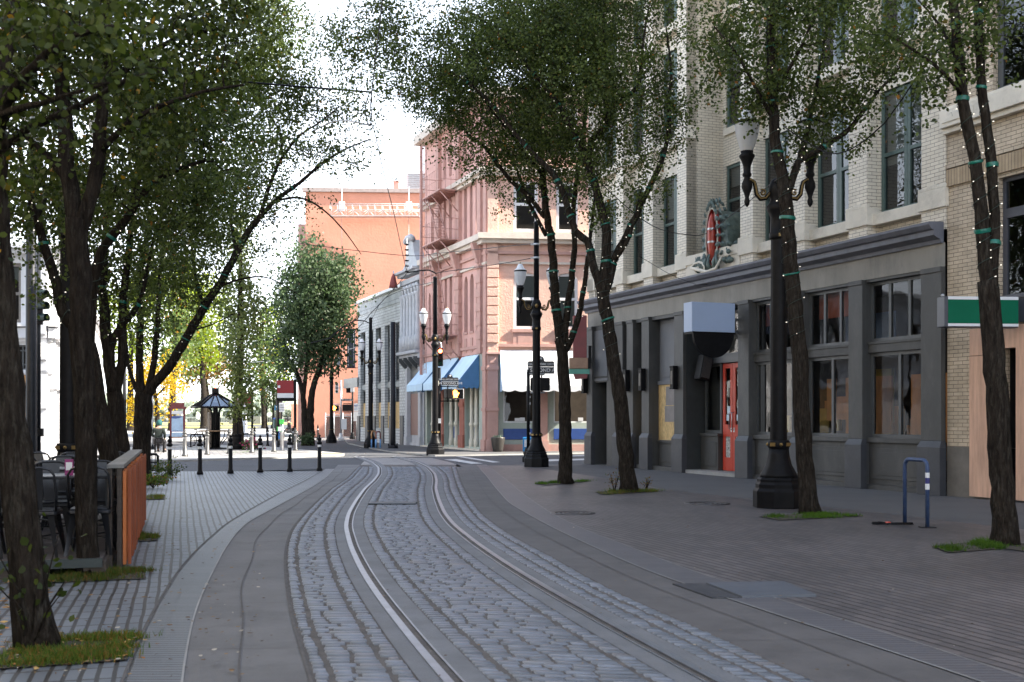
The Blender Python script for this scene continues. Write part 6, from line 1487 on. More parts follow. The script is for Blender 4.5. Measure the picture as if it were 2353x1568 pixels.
# ---- blue staple rack by the shop windows, with a dropped lock
p, q = gp(2079, 1205), gp(2131, 1213); t = thing('staple_rack', 'worn blue steel staple rack with a sticker on one leg', 'bike rack', (*p, 0))
dxx, dyy = q[0] - p[0], q[1] - p[1]; hh = H + (HY - 1055) / F * p[1]
mb = MB(); pts = [(0, 0), (0, hh - .09)] ; P3 = []
def stp(u, z): return (dxx * u, dyy * u, z)
L = math.hypot(dxx, dyy); rr = .1
for z in (0, hh - rr): P3.append(stp(0, z))
for i in range(1, 6): a = math.pi / 2 * i / 5; P3.append(stp(rr * (1 - math.cos(a)) / L, hh - rr + rr * math.sin(a)))
for i in range(0, 6): a = math.pi / 2 * i / 5; P3.append(stp(1 - rr * (1 - math.sin(a)) / L, hh - rr + rr * math.cos(a)))
P3.append(stp(1, 0)); mb.tube(P3, .028, 12); mb.build('hoop', mat('chipped_blue_paint', (.035, .065, .15), .4, .1, .2, 12, .1, 60, dirt=(.15, .16, .17), dscale=9, damt=.5), t)
for u in (0, 1): mb = MB(); mb.cbox((dxx * u, dyy * u, .006), (.2, .14, .012)); mb.build('foot_plate', mt_pole, t)
mb = MB(); mb.lathe([(.0295, .52), (.0295, .60)], stp(1, 0), 12, cap=False); mb.lathe([(.0295, .68), (.0295, .75)], stp(1, 0), 12, cap=False); mb.build('sticker', mt_white, t)
mb = MB(); mb.lathe([(.0293, .60), (.0293, .68)], stp(1, 0), 12, cap=False); mb.build('sticker', mat('navy_sticker', (.03, .03, .16), .4, 0, .6, 60), t)
p = gp(2050, 1209); t = thing('bicycle_lock', 'broken black bicycle lock with red piece lying by the blue rack', 'lock', (*p, .02)); mb = MB(); mb.tube([(-.22, -.03, .01), (-.18, .02, .03), (-.05, .01, .012), (.12, .05, .012), (.3, .04, .012)], .016, 6); mb.tube([(-.2, 0, .01), (0, -.04, .012), (.25, -.02, .012)], .014, 6); mb.build('shackle', mt_black, t)
mb = MB(); mb.tube([(-.09, .01, .02), (-.02, .02, .02)], .022, 8); mb.build('red_grip', mat('lock_red', (.5, .08, .06), .4), t)
mb = MB(); mb.cbox((-.24, -.01, .02), (.08, .06, .04)); mb.build('lock_body', mt_black, t, bevel=.01)

# ---- ground covers
P = [gp(1622, 1344), gp(1802, 1341), gp(1876, 1372), gp(1705, 1376)]; t = thing('steel_plate', 'raised diamond steel cover plate beside the bricks', 'cover plate', (*P[0], 0))
mb = MB(); c = P[0]; Q = [(x - c[0], y - c[1]) for x, y in P]; mb.prism(Q, .0, .022, 'z'); 
mb.build('plate', mat('tread_plate', (.115, .127, .147), .5, .25, .14, 3, .25, 70), t)
mb = MB(); mb.prism([(Q[0][0] - .3, Q[0][1] - .0), (Q[0][0] - .02, Q[0][1]), (Q[3][0] - .02, Q[3][1]), (Q[3][0] - .25, Q[3][1])], .0, .012); mb.build('plate_frame', mt_plinth, t)
for x, y, w_, lab in ((1316, 1180, .62, 'round iron manhole cover with rings, close to the kerb band'), (1625, 1158, .62, 'round dark manhole cover in the bricks near the lamp')):
    X, Y, _ = lp(x, y); t = thing('manhole_cover', lab, 'manhole cover', (X, Y, .001), group='manhole covers in the bricks'); r = w_ / 2 if y < 1170 else .42
    r = 52 * Y / F
    mb = MB(); mb.lathe([(r, .0), (r, .012), (r * .9, .012)], n=32, cap=False); mb.build('ring', mat('cast_iron', (.085, .08, .08), .5, .4, .3, 12), t)
    mb = MB()
    for i in range(4): rr = r * (.88 - .2 * i); mb.lathe([(rr, .004), (rr, .010), (rr - r * .12, .010), (rr - r * .12, .004)], n=32, cap=False)
    mb.lathe([(r * .9, .004), (.001, .004)], n=32); mb.build('cover', mat('cast_iron', (.085, .08, .08), .5, .4, .3, 12), t)
X, Y, _ = lp(903, 1159.5); t = thing('drain_grate', 'long slotted drain grate set across the setts between rails', 'drain', (X, Y, .018)); mb = MB()
k = Y / F
for i in range(34): x = (-53 + 106 * i / 34) * k; mb.box(x, x + 2.0 * k, -.17, .17, 0, .016)
mb.box(-54 * k, 54 * k, -.2, -.17, 0, .018); mb.box(-54 * k, 54 * k, .17, .2, 0, .018); mb.build('grate', mat('grate_iron', (.10, .115, .13), .45, .5, .2, 10), t)
mb = MB(); mb.box(-54 * k, 54 * k, -.17, .17, -.02, .002); mb.build('drain_pit', mt_groove, t)

# ================================================================ CAFE DECK
near = gp(288, 1306); dv = Vector((-.281, .960, 0)); du = Vector((-.960, -.281, 0)); rzd = math.atan2(.281, .960)
def dk(u, v, z=0): return Vector((near[0], near[1], z)) + du * u + dv * v
t = thing('orange_fence', 'orange slatted wooden fence with weathered cap at the cafe deck', 'fence', dk(0, 0))
M = Matrix.Rotation(rzd, 4, 'Z')   # local y runs away along the fence
mo = mat('orange_stained_wood', (.50, .135, .025), .55, 0, .3, 5, .3, 30, dirt=(.22, .06, .015), dscale=3, damt=.4, stretch=(1, 1, .25)); mw = mat('weathered_wood', (.06, .047, .037), .8, 0, .35, 5, .4, 40, stretch=(.5, .5, 4))
mo2 = mat('dark_orange_wood', (.27, .06, .012), .6, 0, .35, 5, .3, 30, stretch=(1, 1, .25))
LF = 5.45; n = 48; hf = 1.0
for i in range(n):
    y = LF * i / n; mb = MB(M); off = rnd.choice([0, .012, .02]); low = rnd.uniform(.02, .06)
    off = (0, .045)[i % 2] + off * .4; mb.box(-.032 + off, .0 + off, y + .012, y + LF / n - .022, low, hf - .02 - rnd.uniform(0, .02)); mb.build('slat', (mo, mo2)[i % 2], t)
mb = MB(M); mb.box(-.17, -.0 - .012, -.05, LF, hf - .0, hf + .035); mb.build('cap_board', mat('weathered_cap', (.21, .205, .19), .8, 0, .25, 4, .3, 40), t)
for y in (0, 1.8, 3.6, 5.35):
    for xa in (-.165, -.075): mb = MB(M); mb.box(xa, xa + .042, y - .04, y + .06, .0, hf); mb.build('post', mw, t)
for z in (.18, .55, .9): mb = MB(M); mb.box(-.085, -.034, -.02, LF, z, z + .08); mb.build('rail', mw, t)
t = thing('cafe_deck', 'low dark timber deck under the black metal chairs', 'deck', dk(.2, .1))
mb = MB(M); n = 26
for i in range(n): y = -.65 + 6.1 * i / n; mb.box(-4.6, .02, y, y + 6.1 / n - .008, .14, .17)
mb.build('floor_boards', mat('deck_boards', (.085, .07, .065), .7, 0, .3, 6, .3, 30, stretch=(.4, 4, 4)), t)
mb = MB(M); mb.box(-4.6, .02, -.68, -.65, .09, .175); mb.build('edge_trim', mat('teal_black_edge', (.02, .03, .03), .5), t)
for x in (-4.4, -3.2, -2.0, -.9, -.05): mb = MB(M); mb.box(x - .1, x + .1, -.64, 5.4, .0, .14); mb.build('joist', mw, t)
mt_gun = mat('gunmetal_chair', (.022, .023, .026), .3, .4, .25, 6, .03, 40)
def chair_proto(loc, rz, label):
    t = thing('metal_chair', label, 'chair', loc, rz, group='black metal chairs on the cafe deck')
    mb = MB(); mb.smooth = False
    s0, s1 = .19, .18
    mb.prism([(-.17, -.18), (.17, -.18), (.19, -.15), (.19, .15), (.16, .18), (-.16, .18), (-.19, .15), (-.19, -.15)], .435, .45)
    mb.prism([(-.18, -.19), (.18, -.19), (.2, -.16), (.2, .16), (.17, .19), (-.17, .19), (-.2, .16), (-.2, -.16)], .40, .435); mb.build('seat', mt_gun, t, bevel=.012)
    for sx_ in (-1, 1):
        for sy_ in (-1, 1):
            mb = MB(); top = (.155 * sx_, .145 * sy_); bot = (.215 * sx_, .225 * sy_); V = []
            for z, (cx, cy), w in ((.41, top, .055), (.2, ((top[0] + bot[0]) / 2, (top[1] + bot[1]) / 2), .035), (0, bot, .022)):
                V += [(cx - w * sx_, cy - w * .2 * sy_, z), (cx + w * .35 * sx_, cy + w * .35 * sy_, z), (cx - w * .2 * sx_, cy - w * sy_, z)]
            mb.grid(V, [(0, 1, 4, 3), (1, 2, 5, 4), (2, 0, 3, 5), (3, 4, 7, 6), (4, 5, 8, 7), (5, 3, 6, 8), (6, 7, 8), (0, 2, 1)]); mb.build('leg', mt_gun, t)
    mb = MB(); mb.tube([(-.185, -.14, .43), (-.195, -.19, .62), (-.185, -.225, .78), (-.15, -.24, .835), (-.08, -.248, .855), (.08, -.248, .855), (.15, -.24, .835), (.185, -.225, .78), (.195, -.19, .62), (.185, -.14, .43)], .0125, 8); mb.build('back_frame', mt_gun, t)
    mb = MB(); mb.grid([(-.07, -.165, .44), (.07, -.165, .44), (.09, -.245, .85), (-.09, -.245, .85), (-.07, -.171, .44), (.07, -.171, .44), (.09, -.251, .85), (-.09, -.251, .85)], [(0, 1, 2, 3), (7, 6, 5, 4), (0, 3, 7, 4), (2, 1, 5, 6)]); mb.build('back_splat', mt_gun, t)
    mb = MB(); mb.tube([(-.2, -.2, .16), (.2, .2, .2)], .008, 5); mb.tube([(.2, -.2, .16), (-.2, .2, .2)], .008, 5); mb.build('brace', mt_gun, t)
    return t
tables = [(.95, .42), (1.0, 2.1), (1.0, 3.75)]; ch0 = None; tb0 = None
where = ['front table', 'middle table', 'far table']
for ti, (u, v) in enumerate(tables):
    lab = ['long grey metal table nearer the deck edge', 'long grey metal table in the middle of the deck', 'long grey metal table at the far end of the deck'][ti]
    if tb0 is None:
        t = tb0 = thing('metal_table', lab, 'table', dk(u, v, .17), rzd, group='metal tables on the cafe deck')
        mb = MB(); mb.box(-.85, .85, -.33, .33, .72, .75); mb.build('tabletop', mt_gun, t, bevel=.008)
        for sx_ in (-.78, .78):
            for sy_ in (-.28, .28): mb = MB(); mb.box(sx_ - .025, sx_ + .025, sy_ - .025, sy_ + .025, 0, .72); mb.build('leg', mt_gun, t)
    else: t = copy_tree(tb0); t.location = dk(u, v, .17); t['label'] = lab
    for side in (-1, 1):
        for kx, wh in ((.64, 'fence end'), (.16, 'middle seat'), (-.36, 'pole end')):
            dd = 1 if side < 0 else -1
            pos = dk(u, v, .17) - du * kx + dv * side * (.52 + rnd.uniform(-.03, .06)); rz = rzd + (0 if side < 0 else math.pi) + rnd.uniform(-.12, .12)
            lab = 'gunmetal cafe chair %s the %s, %s' % ('in front of' if side < 0 else 'behind', where[ti], wh)
            if ch0 is None: ch0 = chair_proto(pos, rz, lab)
            else: c = copy_tree(ch0); c.location = pos; c.rotation_euler.z = rz; c['label'] = lab
c = copy_tree(ch0); c.location = dk(2.75, .5, .17); c.rotation_euler.z = rzd + 1.3; c['label'] = 'gunmetal cafe chair apart from the tables, behind the leaning trunk'
p = dk(.55, .3, .92); t = thing('menu_card', 'small pink and white card standing on the front table', 'card', p, rzd); mb = MB(); mb.box(-.04, .04, -.01, .01, 0, .16); mb.build('card_back', mat('magenta_card', (.28, .03, .16), .5), t); mb = MB(); mb.box(-.03, .03, -.013, -.01, .05, .13); mb.build('card_face', mt_white, t)
# ================================================================ TREES
def catmull(P, step=.12):
    P = [np.array(p, float) for p in P]
    if len(P) < 3: P = [P[0], (P[0] + P[1]) / 2, P[1]]
    Q = [2 * P[0] - P[1]] + P + [2 * P[-1] - P[-2]]; out = []
    for i in range(1, len(Q) - 2):
        n = max(2, int(np.linalg.norm(Q[i + 1] - Q[i]) / step))
        for k in range(n):
            t = k / n; a, b, c, d = Q[i - 1:i + 3]
            out.append(.5 * (2 * b + (c - a) * t + (2 * a - 5 * b + 4 * c - d) * t * t + (3 * b - a - 3 * c + d) * t ** 3))
    out.append(Q[-2]); return np.array(out)
def leaf_quads(C, n, sig, L, droop=.3, twigdir=None):
    """n leaves round each of the points C (m,3)"""
    m = len(C); N = m * n
    if n >= 16:   # sprays: a few dense clumps of leaves round each twig end
        k = max(2, n // 9); S0 = np.repeat(C, k, 0) + nr.normal(size=(m * k, 3)) * np.array(sig) * .95
        P = S0.reshape(m, k, 3)[np.arange(m)[:, None], nr.randint(0, k, (m, n))].reshape(-1, 3) + nr.normal(size=(N, 3)) * (np.array(sig) * .28 + L * .45)
    else: P = np.repeat(C, n, 0) + nr.normal(size=(N, 3)) * np.array(sig)
    A = nr.normal(size=(N, 3)); A[:, 2] -= droop; A /= np.linalg.norm(A, axis=1)[:, None]
    B = nr.normal(size=(N, 3)); B[:, 2] *= .6; S = np.cross(A, B); S /= np.linalg.norm(S, axis=1)[:, None] + 1e-9
    Nn = np.cross(S, A); Ls = L * nr.uniform(.65, 1.25, (N, 1)); W = Ls * nr.uniform(.30, .42, (N, 1))
    V = np.empty((N, 6, 3)); V[:, 0] = P; V[:, 1] = P + A * Ls * .28 + S * W * .9 + Nn * Ls * .05; V[:, 2] = P + A * Ls * .62 + S * W * .85 + Nn * Ls * .05; V[:, 3] = P + A * Ls - Nn * Ls * .08
    V[:, 4] = P + A * Ls * .62 - S * W * .85 + Nn * Ls * .05; V[:, 5] = P + A * Ls * .28 - S * W * .9 + Nn * Ls * .05
    return V.reshape(-1, 3), np.arange(N * 6).reshape(N, 6)
lf_pear = leafmat('pear_leaf', (.030, .048, .012), (.100, .132, .033), .32, .5, (.22, .10, .02), .006)
lf_near = leafmat('near_leaf', (.020, .033, .007), (.075, .098, .019), .34, .5, (.30, .17, .02), .012)
lf_blue = leafmat('bluish_leaf', (.036, .062, .028), (.095, .135, .062), .3, .5)
lf_yel = leafmat('yellow_locust_leaf', (.34, .22, .015), (.55, .40, .04), .5, .5)
lf_sun = leafmat('sunlit_leaf', (.12, .17, .02), (.26, .30, .05), .5, .5)
lf_mid = leafmat('park_leaf', (.06, .10, .03), (.13, .17, .05), .4, .5, (.3, .16, .04), .05)
lf_rust = leafmat('russet_leaf', (.12, .075, .03), (.22, .13, .05), .4, .5, (.1, .13, .04), .3)
lf_oak = leafmat('olive_leaf', (.06, .085, .025), (.15, .18, .06), .35, .5)
mt_wire = mat('light_wire', (.01, .03, .02), .5); mt_tape = mat('green_tape', (.0, .12, .085), .35, 0, .2, 20); mt_bulb = emis('fairy_bulb', (1, .93, .78), .45)
def tree(label, base, limbs, blobs, leaf, L=.056, per=46, group=None, spread=.2, cat='tree', name='street_tree', bark=None, twig=1.0, lights=False, rootflare=1.28, blobd=1.4, lights_label=None, lai=6.0):
    Xb, Yb = gp(*base); t = thing(name, label, cat, (Xb, Yb, 0), group=group)
    mb = MB(); nodes = []; lightpaths = []
    for k, (pts, r0, r1) in enumerate(limbs):
        W = [np.array(px(p[0], p[1], Yb + (p[2] if len(p) > 2 else 0))) for p in pts]
        if k == 0: W[0][2] = -.02
        C = catmull(W, .16); n = len(C); u = np.linspace(0, 1, n)
        rad = r0 + (r1 - r0) * u
        if k == 0: rad = rad * (1 + (rootflare - 1) * np.exp(-(C[:, 2]) / .13))
        C = C + nr.normal(size=C.shape) * np.minimum(rad, .08)[:, None] * .10
        mb.tube([Vector(c) for c in C], list(rad), 12 if r0 > .06 else 7, wob=.07)
        for c, r in zip(C[n // 3 if k == 0 else 2:], rad[n // 3 if k == 0 else 2:]): nodes.append((*c, r))
        if lights and r0 > .04: lightpaths.append((C, rad))
    nodes = np.array(nodes) if nodes else np.array([[Xb, Yb, 2, .1]])
    cl = []
    for b in blobs:
        x, y, rx, ry = b[:4]; dy = b[4] if len(b) > 4 else 0; rY = b[5] if len(b) > 5 else blobd; dens = b[6] if len(b) > 6 else 1.0
        Yc = Yb + dy; s = Yc / F; A = math.pi * rx * ry * s * s; c = np.array(px(x, y, Yc))
        n = max(2, int(dens * lai * A / (per * L * L * .58)))
        d = nr.normal(size=(n, 3)); d /= np.linalg.norm(d, axis=1)[:, None]; d *= nr.uniform(0, 1, (n, 1)) ** .5 * np.where(nr.uniform(0, 1, (n, 1)) < .10, 1.22, 1.0)
        cl.append(c + d * np.array([rx * s, rY, ry * s]))
    cl = np.concatenate(cl); cl = cl[cl[:, 2] > .3]
    vs = L * 7.5 if L < .1 else L * 2.2; nv = len(cl) // 22; vc = cl[nr.randint(0, len(cl), nv)] + nr.normal(size=(nv, 3)) * vs * .8   # gaps in the crown
    for c in vc: cl = cl[np.sum((cl - c) ** 2, 1) > (vs * nr.uniform(.5, 1.15)) ** 2]
    for lx, ly, lY in ((-1.36, 18.05, 5.85), ):   # twigs pruned back round the lamp over the deck
        for gx in (-7.62, -6.50):
            ux, uz = cl[:, 0] / cl[:, 1], (cl[:, 2] - H) / cl[:, 1]
            cl = cl[~((np.abs(ux - gx / 18.05) < .0115) & (np.abs(uz - (6.12 - H) / 18.05) < .021) & (cl[:, 1] < 18))]
    D = np.array([np.min(np.sum((nodes[:, :3] - c) ** 2, 1)) for c in cl]); cl = cl[np.argsort(D)]
    cap = len(nodes) + 3 * len(cl); ND = np.zeros((cap, 4)); ND[:len(nodes)] = nodes; nn = len(nodes); ends = []
    for c in cl:
        dd = ND[:nn, :3] - c; sc = np.sum(dd * dd, 1) + np.maximum(0, dd[:, 2]) ** 2 * 1.5
        i = int(np.argmin(sc)); p = ND[i, :3]; r = ND[i, 3]; ln = np.linalg.norm(c - p)
        r0 = min(r * .7, .010 * twig + .011 * ln * twig); r1 = .0045 * twig
        mid1 = p + (c - p) * .35 + nr.normal(size=3) * .07 * ln + np.array([0, 0, .06 * ln]); mid2 = p + (c - p) * .7 + nr.normal(size=3) * .06 * ln + np.array([0, 0, .05 * ln])
        mb.tube([Vector(p), Vector(mid1), Vector(mid2), Vector(c)], [r0, r0 * .75, (r0 + r1) * .45, r1], 4, cap=False)
        for q, rr in ((mid1, r0 * .75), (mid2, r0 * .5), (c, r1)):
            ND[nn, :3] = q; ND[nn, 3] = max(rr, .006); nn += 1
        ends.append((mid2, c))
    mb.build('trunk', bark or mt_bark, t, True)
    E = np.array([e[1] for e in ends]); M2 = np.array([e[0] for e in ends])
    k1 = int(per * .68); V1, Q1 = leaf_quads(E, k1, (spread, spread, spread * .8), L); V2, Q2 = leaf_quads(M2 * .5 + E * .5, per - k1, (spread * .7,) * 3, L)
    npmesh('crown', np.concatenate([V1, V2]), np.concatenate([Q1, Q2 + len(V1)]), leaf, t, True)
    if lights: string_lights(lightpaths, (Xb, Yb, 0), lights_label)
    return t
def string_lights(paths, loc, label):
    t = thing('string_lights', label, 'string lights', loc, group='string lights wound on the trunks')
    mb = MB(); mbb = MB(); tapes = []; nb = 0
    for C, rad in paths:
        z0 = 2.6; seg = [i for i in range(len(C)) if C[i][2] > z0 and C[i][2] < 9]
        if len(seg) < 6: continue
        L = 0; ang = rnd.uniform(0, 6); pts = []; lastb = 0; lastt = rnd.uniform(0, .4)
        for a, b in zip(seg[:-1], seg[1:]):
            P, Q = Vector(C[a]), Vector(C[b]); d = Q - P; ln = d.length
            if ln < 1e-4: continue
            d.normalize(); e1 = d.cross(Vector((0, 1, .1))).normalized(); e2 = d.cross(e1)
            for s in range(6):
                u = s / 6; ang += ln / 6 * 26; r = rad[a] * 1.07 + .006
                p = P + (Q - P) * u + (e1 * math.cos(ang) + e2 * math.sin(ang)) * r; pts.append(p); L += ln / 6
                if L - lastb > .06:
                    lastb = L + rnd.uniform(0, .16); o = (e1 * math.cos(ang) + e2 * math.sin(ang)); mbb.M = Matrix.Translation(p + o * .012) @ o.to_track_quat('Z', 'Y').to_matrix().to_4x4()
                    mbb.lathe([(.001, -.010), (.0055, -.007), (.006, .008), (.001, .013)], n=5); nb += 1
            if L - lastt > .75:
                lastt = L; tapes.append((P, d, rad[a]))
        if len(pts) > 3: mb.tube(pts, .0045, 4)
    mb.build('wire', mt_wire, t, True)
    o = mbb.build('bulb_chain', mt_bulb, t, True); o['kind'] = 'stuff'
    for P, d, r in tapes[:24]:
        tb_ = MB(Matrix.Translation(P) @ d.to_track_quat('Z', 'Y').to_matrix().to_4x4() @ Matrix.Rotation(rnd.uniform(-.25, .25), 4, 'X')); w = rnd.uniform(.012, .026)
        tb_.lathe([(r * 1.1 + .006, -w), (r * 1.13 + .008, 0), (r * 1.1 + .006, w)], n=12, cap=False); tb_.build('tape_band', mt_tape, t, True)
GS = 'street trees along the shopfront side'; GL = 'street trees along the cafe side'
# ---- shopfront side
tree('street tree growing beside the corner lamp, forked low with green bands', (1300, 1112), [
    ([(1300, 1112), (1299, 1000), (1297, 900), (1292, 810), (1288, 780)], .155, .125),
    ([(1290, 800), (1281, 733), (1274, 657), (1269, 574), (1254, 476), (1249, 430, .3), (1240, 330, .6), (1225, 220, .9), (1215, 90, 1.2)], .115, .03),
    ([(1293, 805), (1307, 690), (1320, 574), (1318, 480), (1330, 380, -.5), (1345, 250, -.8), (1340, 100, -1)], .085, .02),
    ([(1295, 815), (1312, 780), (1327, 739), (1343, 657), (1350, 600), (1362, 500, .6), (1372, 400, .9)], .075, .02),
    ([(1252, 500), (1230, 470), (1212, 447), (1176, 418), (1146, 381), (1117, 341), (1077, 311), (1040, 256), (990, 210)], .06, .014),
    ([(1254, 540), (1215, 465, .5), (1184, 385, .8), (1140, 310, 1), (1090, 240, 1.2)], .05, .014),
    ([(1245, 400, .3), (1190, 330, -.6), (1120, 240, -1), (1050, 150, -1.2)], .045, .012)],
    [(1130, 300, 140, 110, 0, 1.6, .9), (1215, 300, 110, 130, .3), (1250, 170, 150, 150, .5), (1040, 230, 110, 90, -.4, 1.4, .9), (1170, 110, 190, 120, 0), (1310, 380, 70, 90, .3, 1.2, .6), (1020, 330, 60, 40, .2, 1, .45), (1190, 440, 60, 40, .3, .9, .35), (1290, 30, 170, 90, .5)],
    lf_pear, lai=4.8, group=GS, lights=True, lights_label='string lights wound on the forked tree beside the corner lamp')
tree('street tree with three upright stems leaning over the tracks', (1442, 1131), [
    ([(1445, 1131), (1438, 1050), (1424, 902), (1408, 820), (1400, 760), (1390, 710), (1384, 672)], .165, .12),
    ([(1385, 685), (1372, 640), (1361, 600), (1350, 555), (1322, 531), (1293, 440), (1267, 396), (1238, 366), (1190, 315), (1124, 234), (1073, 190), (1010, 150)], .09, .014),
    ([(1386, 680), (1390, 620), (1393, 536), (1374, 451), (1344, 359), (1315, 300), (1282, 242), (1242, 187), (1198, 136), (1139, 73), (1095, 33)], .11, .02),
    ([(1388, 690), (1403, 632), (1416, 582), (1432, 557), (1461, 498), (1491, 432), (1524, 359), (1538, 293), (1536, 227), (1543, 170), (1530, 60)], .085, .016),
    ([(1350, 370), (1359, 322), (1392, 293), (1407, 249), (1450, 215), (1469, 190), (1476, 110), (1490, 20)], .07, .016),
    ([(1392, 300), (1392, 220), (1388, 110), (1385, 0)], .065, .02),
    ([(1410, 600), (1440, 560, -.4), (1454, 517, -.5), (1475, 430, -.6)], .045, .014)],
    [(1330, 200, 140, 150, .2, 1.8), (1200, 110, 170, 110, 0, 1.8), (1440, 250, 90, 150, -.2, 1.6, .9), (1350, 380, 90, 80, .2, 1.3, .7), (1060, 110, 130, 100, 0, 1.6, .8), (905, 120, 75, 100, .2, 1.2, .65), (880, 30, 80, 60, .2, 1.2, .65), (800, 110, 80, 75, .2, 1.1, .45), (760, 60, 60, 55, .2, 1, .35), (850, 215, 60, 50, .1, 1, .35), (1480, 420, 55, 80, -.2, .9, .5), (1530, 250, 55, 120, .3, 1, .7), (960, 180, 80, 70, .2, 1.3, .6), (1400, 60, 190, 110, .2, 1.8), (1240, 300, 100, 90, .4, 1.2, .6), (1390, 500, 60, 60, .3, .8, .35), (1300, -60, 300, 80, 0, 2)],
    lf_pear, lai=4.8, group=GS, lights=True, lights_label='string lights wound on the three stemmed tree over the tracks')
tree('street tree leaning against the near lamp, in a small lawn pit', (1858, 1181), [
    ([(1860, 1181), (1851, 1080), (1843, 950), (1835, 800), (1824, 680), (1812, 560), (1806, 480), (1804, 430)], .14, .105),
    ([(1805, 450), (1797, 400), (1785, 348), (1777, 260), (1773, 180), (1771, 80), (1768, -60)], .095, .05),
    ([(1806, 445), (1822, 415), (1836, 371), (1877, 348), (1910, 325), (1941, 307), (1974, 269), (2018, 210), (2053, 175), (2090, 120)], .065, .012),
    ([(1780, 280), (1730, 190, -.3), (1690, 120, -.5), (1640, 60, -.6)], .035, .012), ([(1836, 372), (1860, 280, .4), (1880, 180, .6), (1900, 60, .8)], .05, .014), ([(1776, 220), (1830, 130, -.4), (1870, 40, -.6)], .04, .014)],
    [(1750, 60, 120, 90, 0, 1.4), (1890, 110, 120, 110, .3, 1.4), (1800, 200, 80, 70, .1, 1.0, .9), (1930, 240, 70, 60, .2, .9, .9), (1985, 180, 80, 60, .1, 1, .9), (1860, 320, 60, 35, .1, .6, .7), (1650, 150, 60, 90, -.2, 1, .55), (1960, 330, 45, 30, .1, .5, .45), (1730, 230, 45, 30, 0, .5, .6), (2040, 90, 80, 70, 0, 1.1, .8), (1850, -40, 250, 70, 0, 1.6), (1730, 238, 46, 34, .1, .35, .7)],
    lf_pear, L=.058, group=GS, lights=True, lights_label='string lights wound on the tree leaning at the near lamp')
tree('street tree with twin stems before the tan wall and green sign', (2310, 1252), [
    ([(2312, 1252), (2303, 1120), (2294, 960), (2283, 820), (2274, 700), (2270, 640)], .14, .115),
    ([(2272, 680), (2262, 570), (2250, 450), (2235, 340), (2218, 260), (2205, 160), (2196, 60), (2190, -60)], .085, .05),
    ([(2276, 690), (2284, 560), (2281, 420), (2268, 300), (2256, 200), (2250, 90), (2246, -40)], .07, .045),
    ([(2212, 220), (2170, 170, -.3), (2120, 130, -.4), (2060, 90, -.5)], .028, .01), ([(2205, 150), (2160, 60, .3), (2110, 0, .5)], .03, .01)],
    [(2120, 80, 90, 70, -.1, .9, .9), (2150, 170, 65, 45, -.1, .6, .8), (2200, 60, 110, 60, .1, .9), (2255, 130, 40, 35, -.1, .4, .7), (2050, 40, 90, 60, 0, .9, .8), (2110, 230, 45, 25, 0, .4, .4), (2240, -40, 160, 50, 0, 1), (2320, 60, 40, 50, 0, .5, .3)],
    lf_pear, L=.055, spread=.17, group=GS, lights=True, lights_label='string lights wound on the twin stems before the tan wall')
# ---- cafe side
tree('dark leaning street tree closest to the corner of the cafe', (88, 1487), [
    ([(88, 1487), (72, 1380), (55, 1250), (38, 1100), (22, 960), (10, 820), (0, 700), (-12, 560), (-20, 420), (-15, 300)], .122, .09),
    ([(-15, 330), (20, 230, -.4), (80, 150, -.8), (160, 90, -1.2), (260, 60, -1.6)], .05, .01), ([(-16, 360), (60, 300, -.2), (170, 250, -.4), (280, 190, -.6), (380, 160, -.8)], .035, .008), ([(-15, 300), (0, 150), (30, 0), (40, -120)], .07, .03), ([(5, 260, -.3), (120, 230, -.9), (250, 190, -1.4)], .025, .007)],
    [(60, 60, 150, 90, -.9, .8, 1.0), (210, 60, 150, 80, -1.3, .7, .75), (60, 200, 120, 80, -.6, .6, .8), (200, 190, 130, 60, -1.2, .6, .55), (330, 140, 110, 70, -1.0, .6, .5), (20, 340, 80, 70, -.3, .4, .7), (120, 290, 90, 50, -.8, .5, .4), (10, 470, 50, 60, -.2, .4, .5), (110, -60, 240, 60, -.8, 1, 1.0), (420, 60, 90, 70, -1, .5, .4)],
    lf_near, L=.056, per=24, spread=.14, group=GL, twig=.7, lai=3.4)
tree('straight dark street tree rising from the weedy pit before the cafe deck', (203, 1322), [
    ([(203, 1322), (200, 1200), (197, 1060), (193, 900), (187, 760), (184, 640), (180, 560), (176, 500)], .098, .105),
    ([(178, 560), (168, 470), (155, 380), (150, 280), (140, 150), (130, 0), (128, -80)], .085, .05), ([(180, 540), (205, 470), (222, 400), (230, 300), (240, 180), (250, 20), (255, -60)], .075, .04),
    ([(228, 350), (300, 280, -.3), (380, 240, -.5), (470, 210, -.6), (560, 195, -.7)], .035, .01), ([(160, 420), (100, 350, .3), (40, 300, .5), (-40, 250, .6)], .04, .012), ([(238, 200), (330, 130, .3), (430, 80, .5), (540, 60, .5)], .04, .01)],
    [(190, 120, 190, 130, .3, 1.3, 1.3), (20, 60, 120, 120, .5, 1.3, 1.2), (370, 170, 140, 90, -.1, 1.2, .95), (40, 220, 140, 140, .4, 1.2, 1.2), (330, 310, 120, 70, -.1, 1.0, .75), (60, 400, 100, 70, .4, .8, .8), (530, 140, 90, 80, -.2, 1, .7), (420, 60, 150, 70, .2, 1.2), (210, 360, 70, 50, .2, .7, .4), (560, 40, 70, 50, .2, .8, .6), (250, -40, 320, 60, .2, 1.5)],
    lf_near, L=.052, per=44, spread=.19, group=GL, bark=mt_barkd)
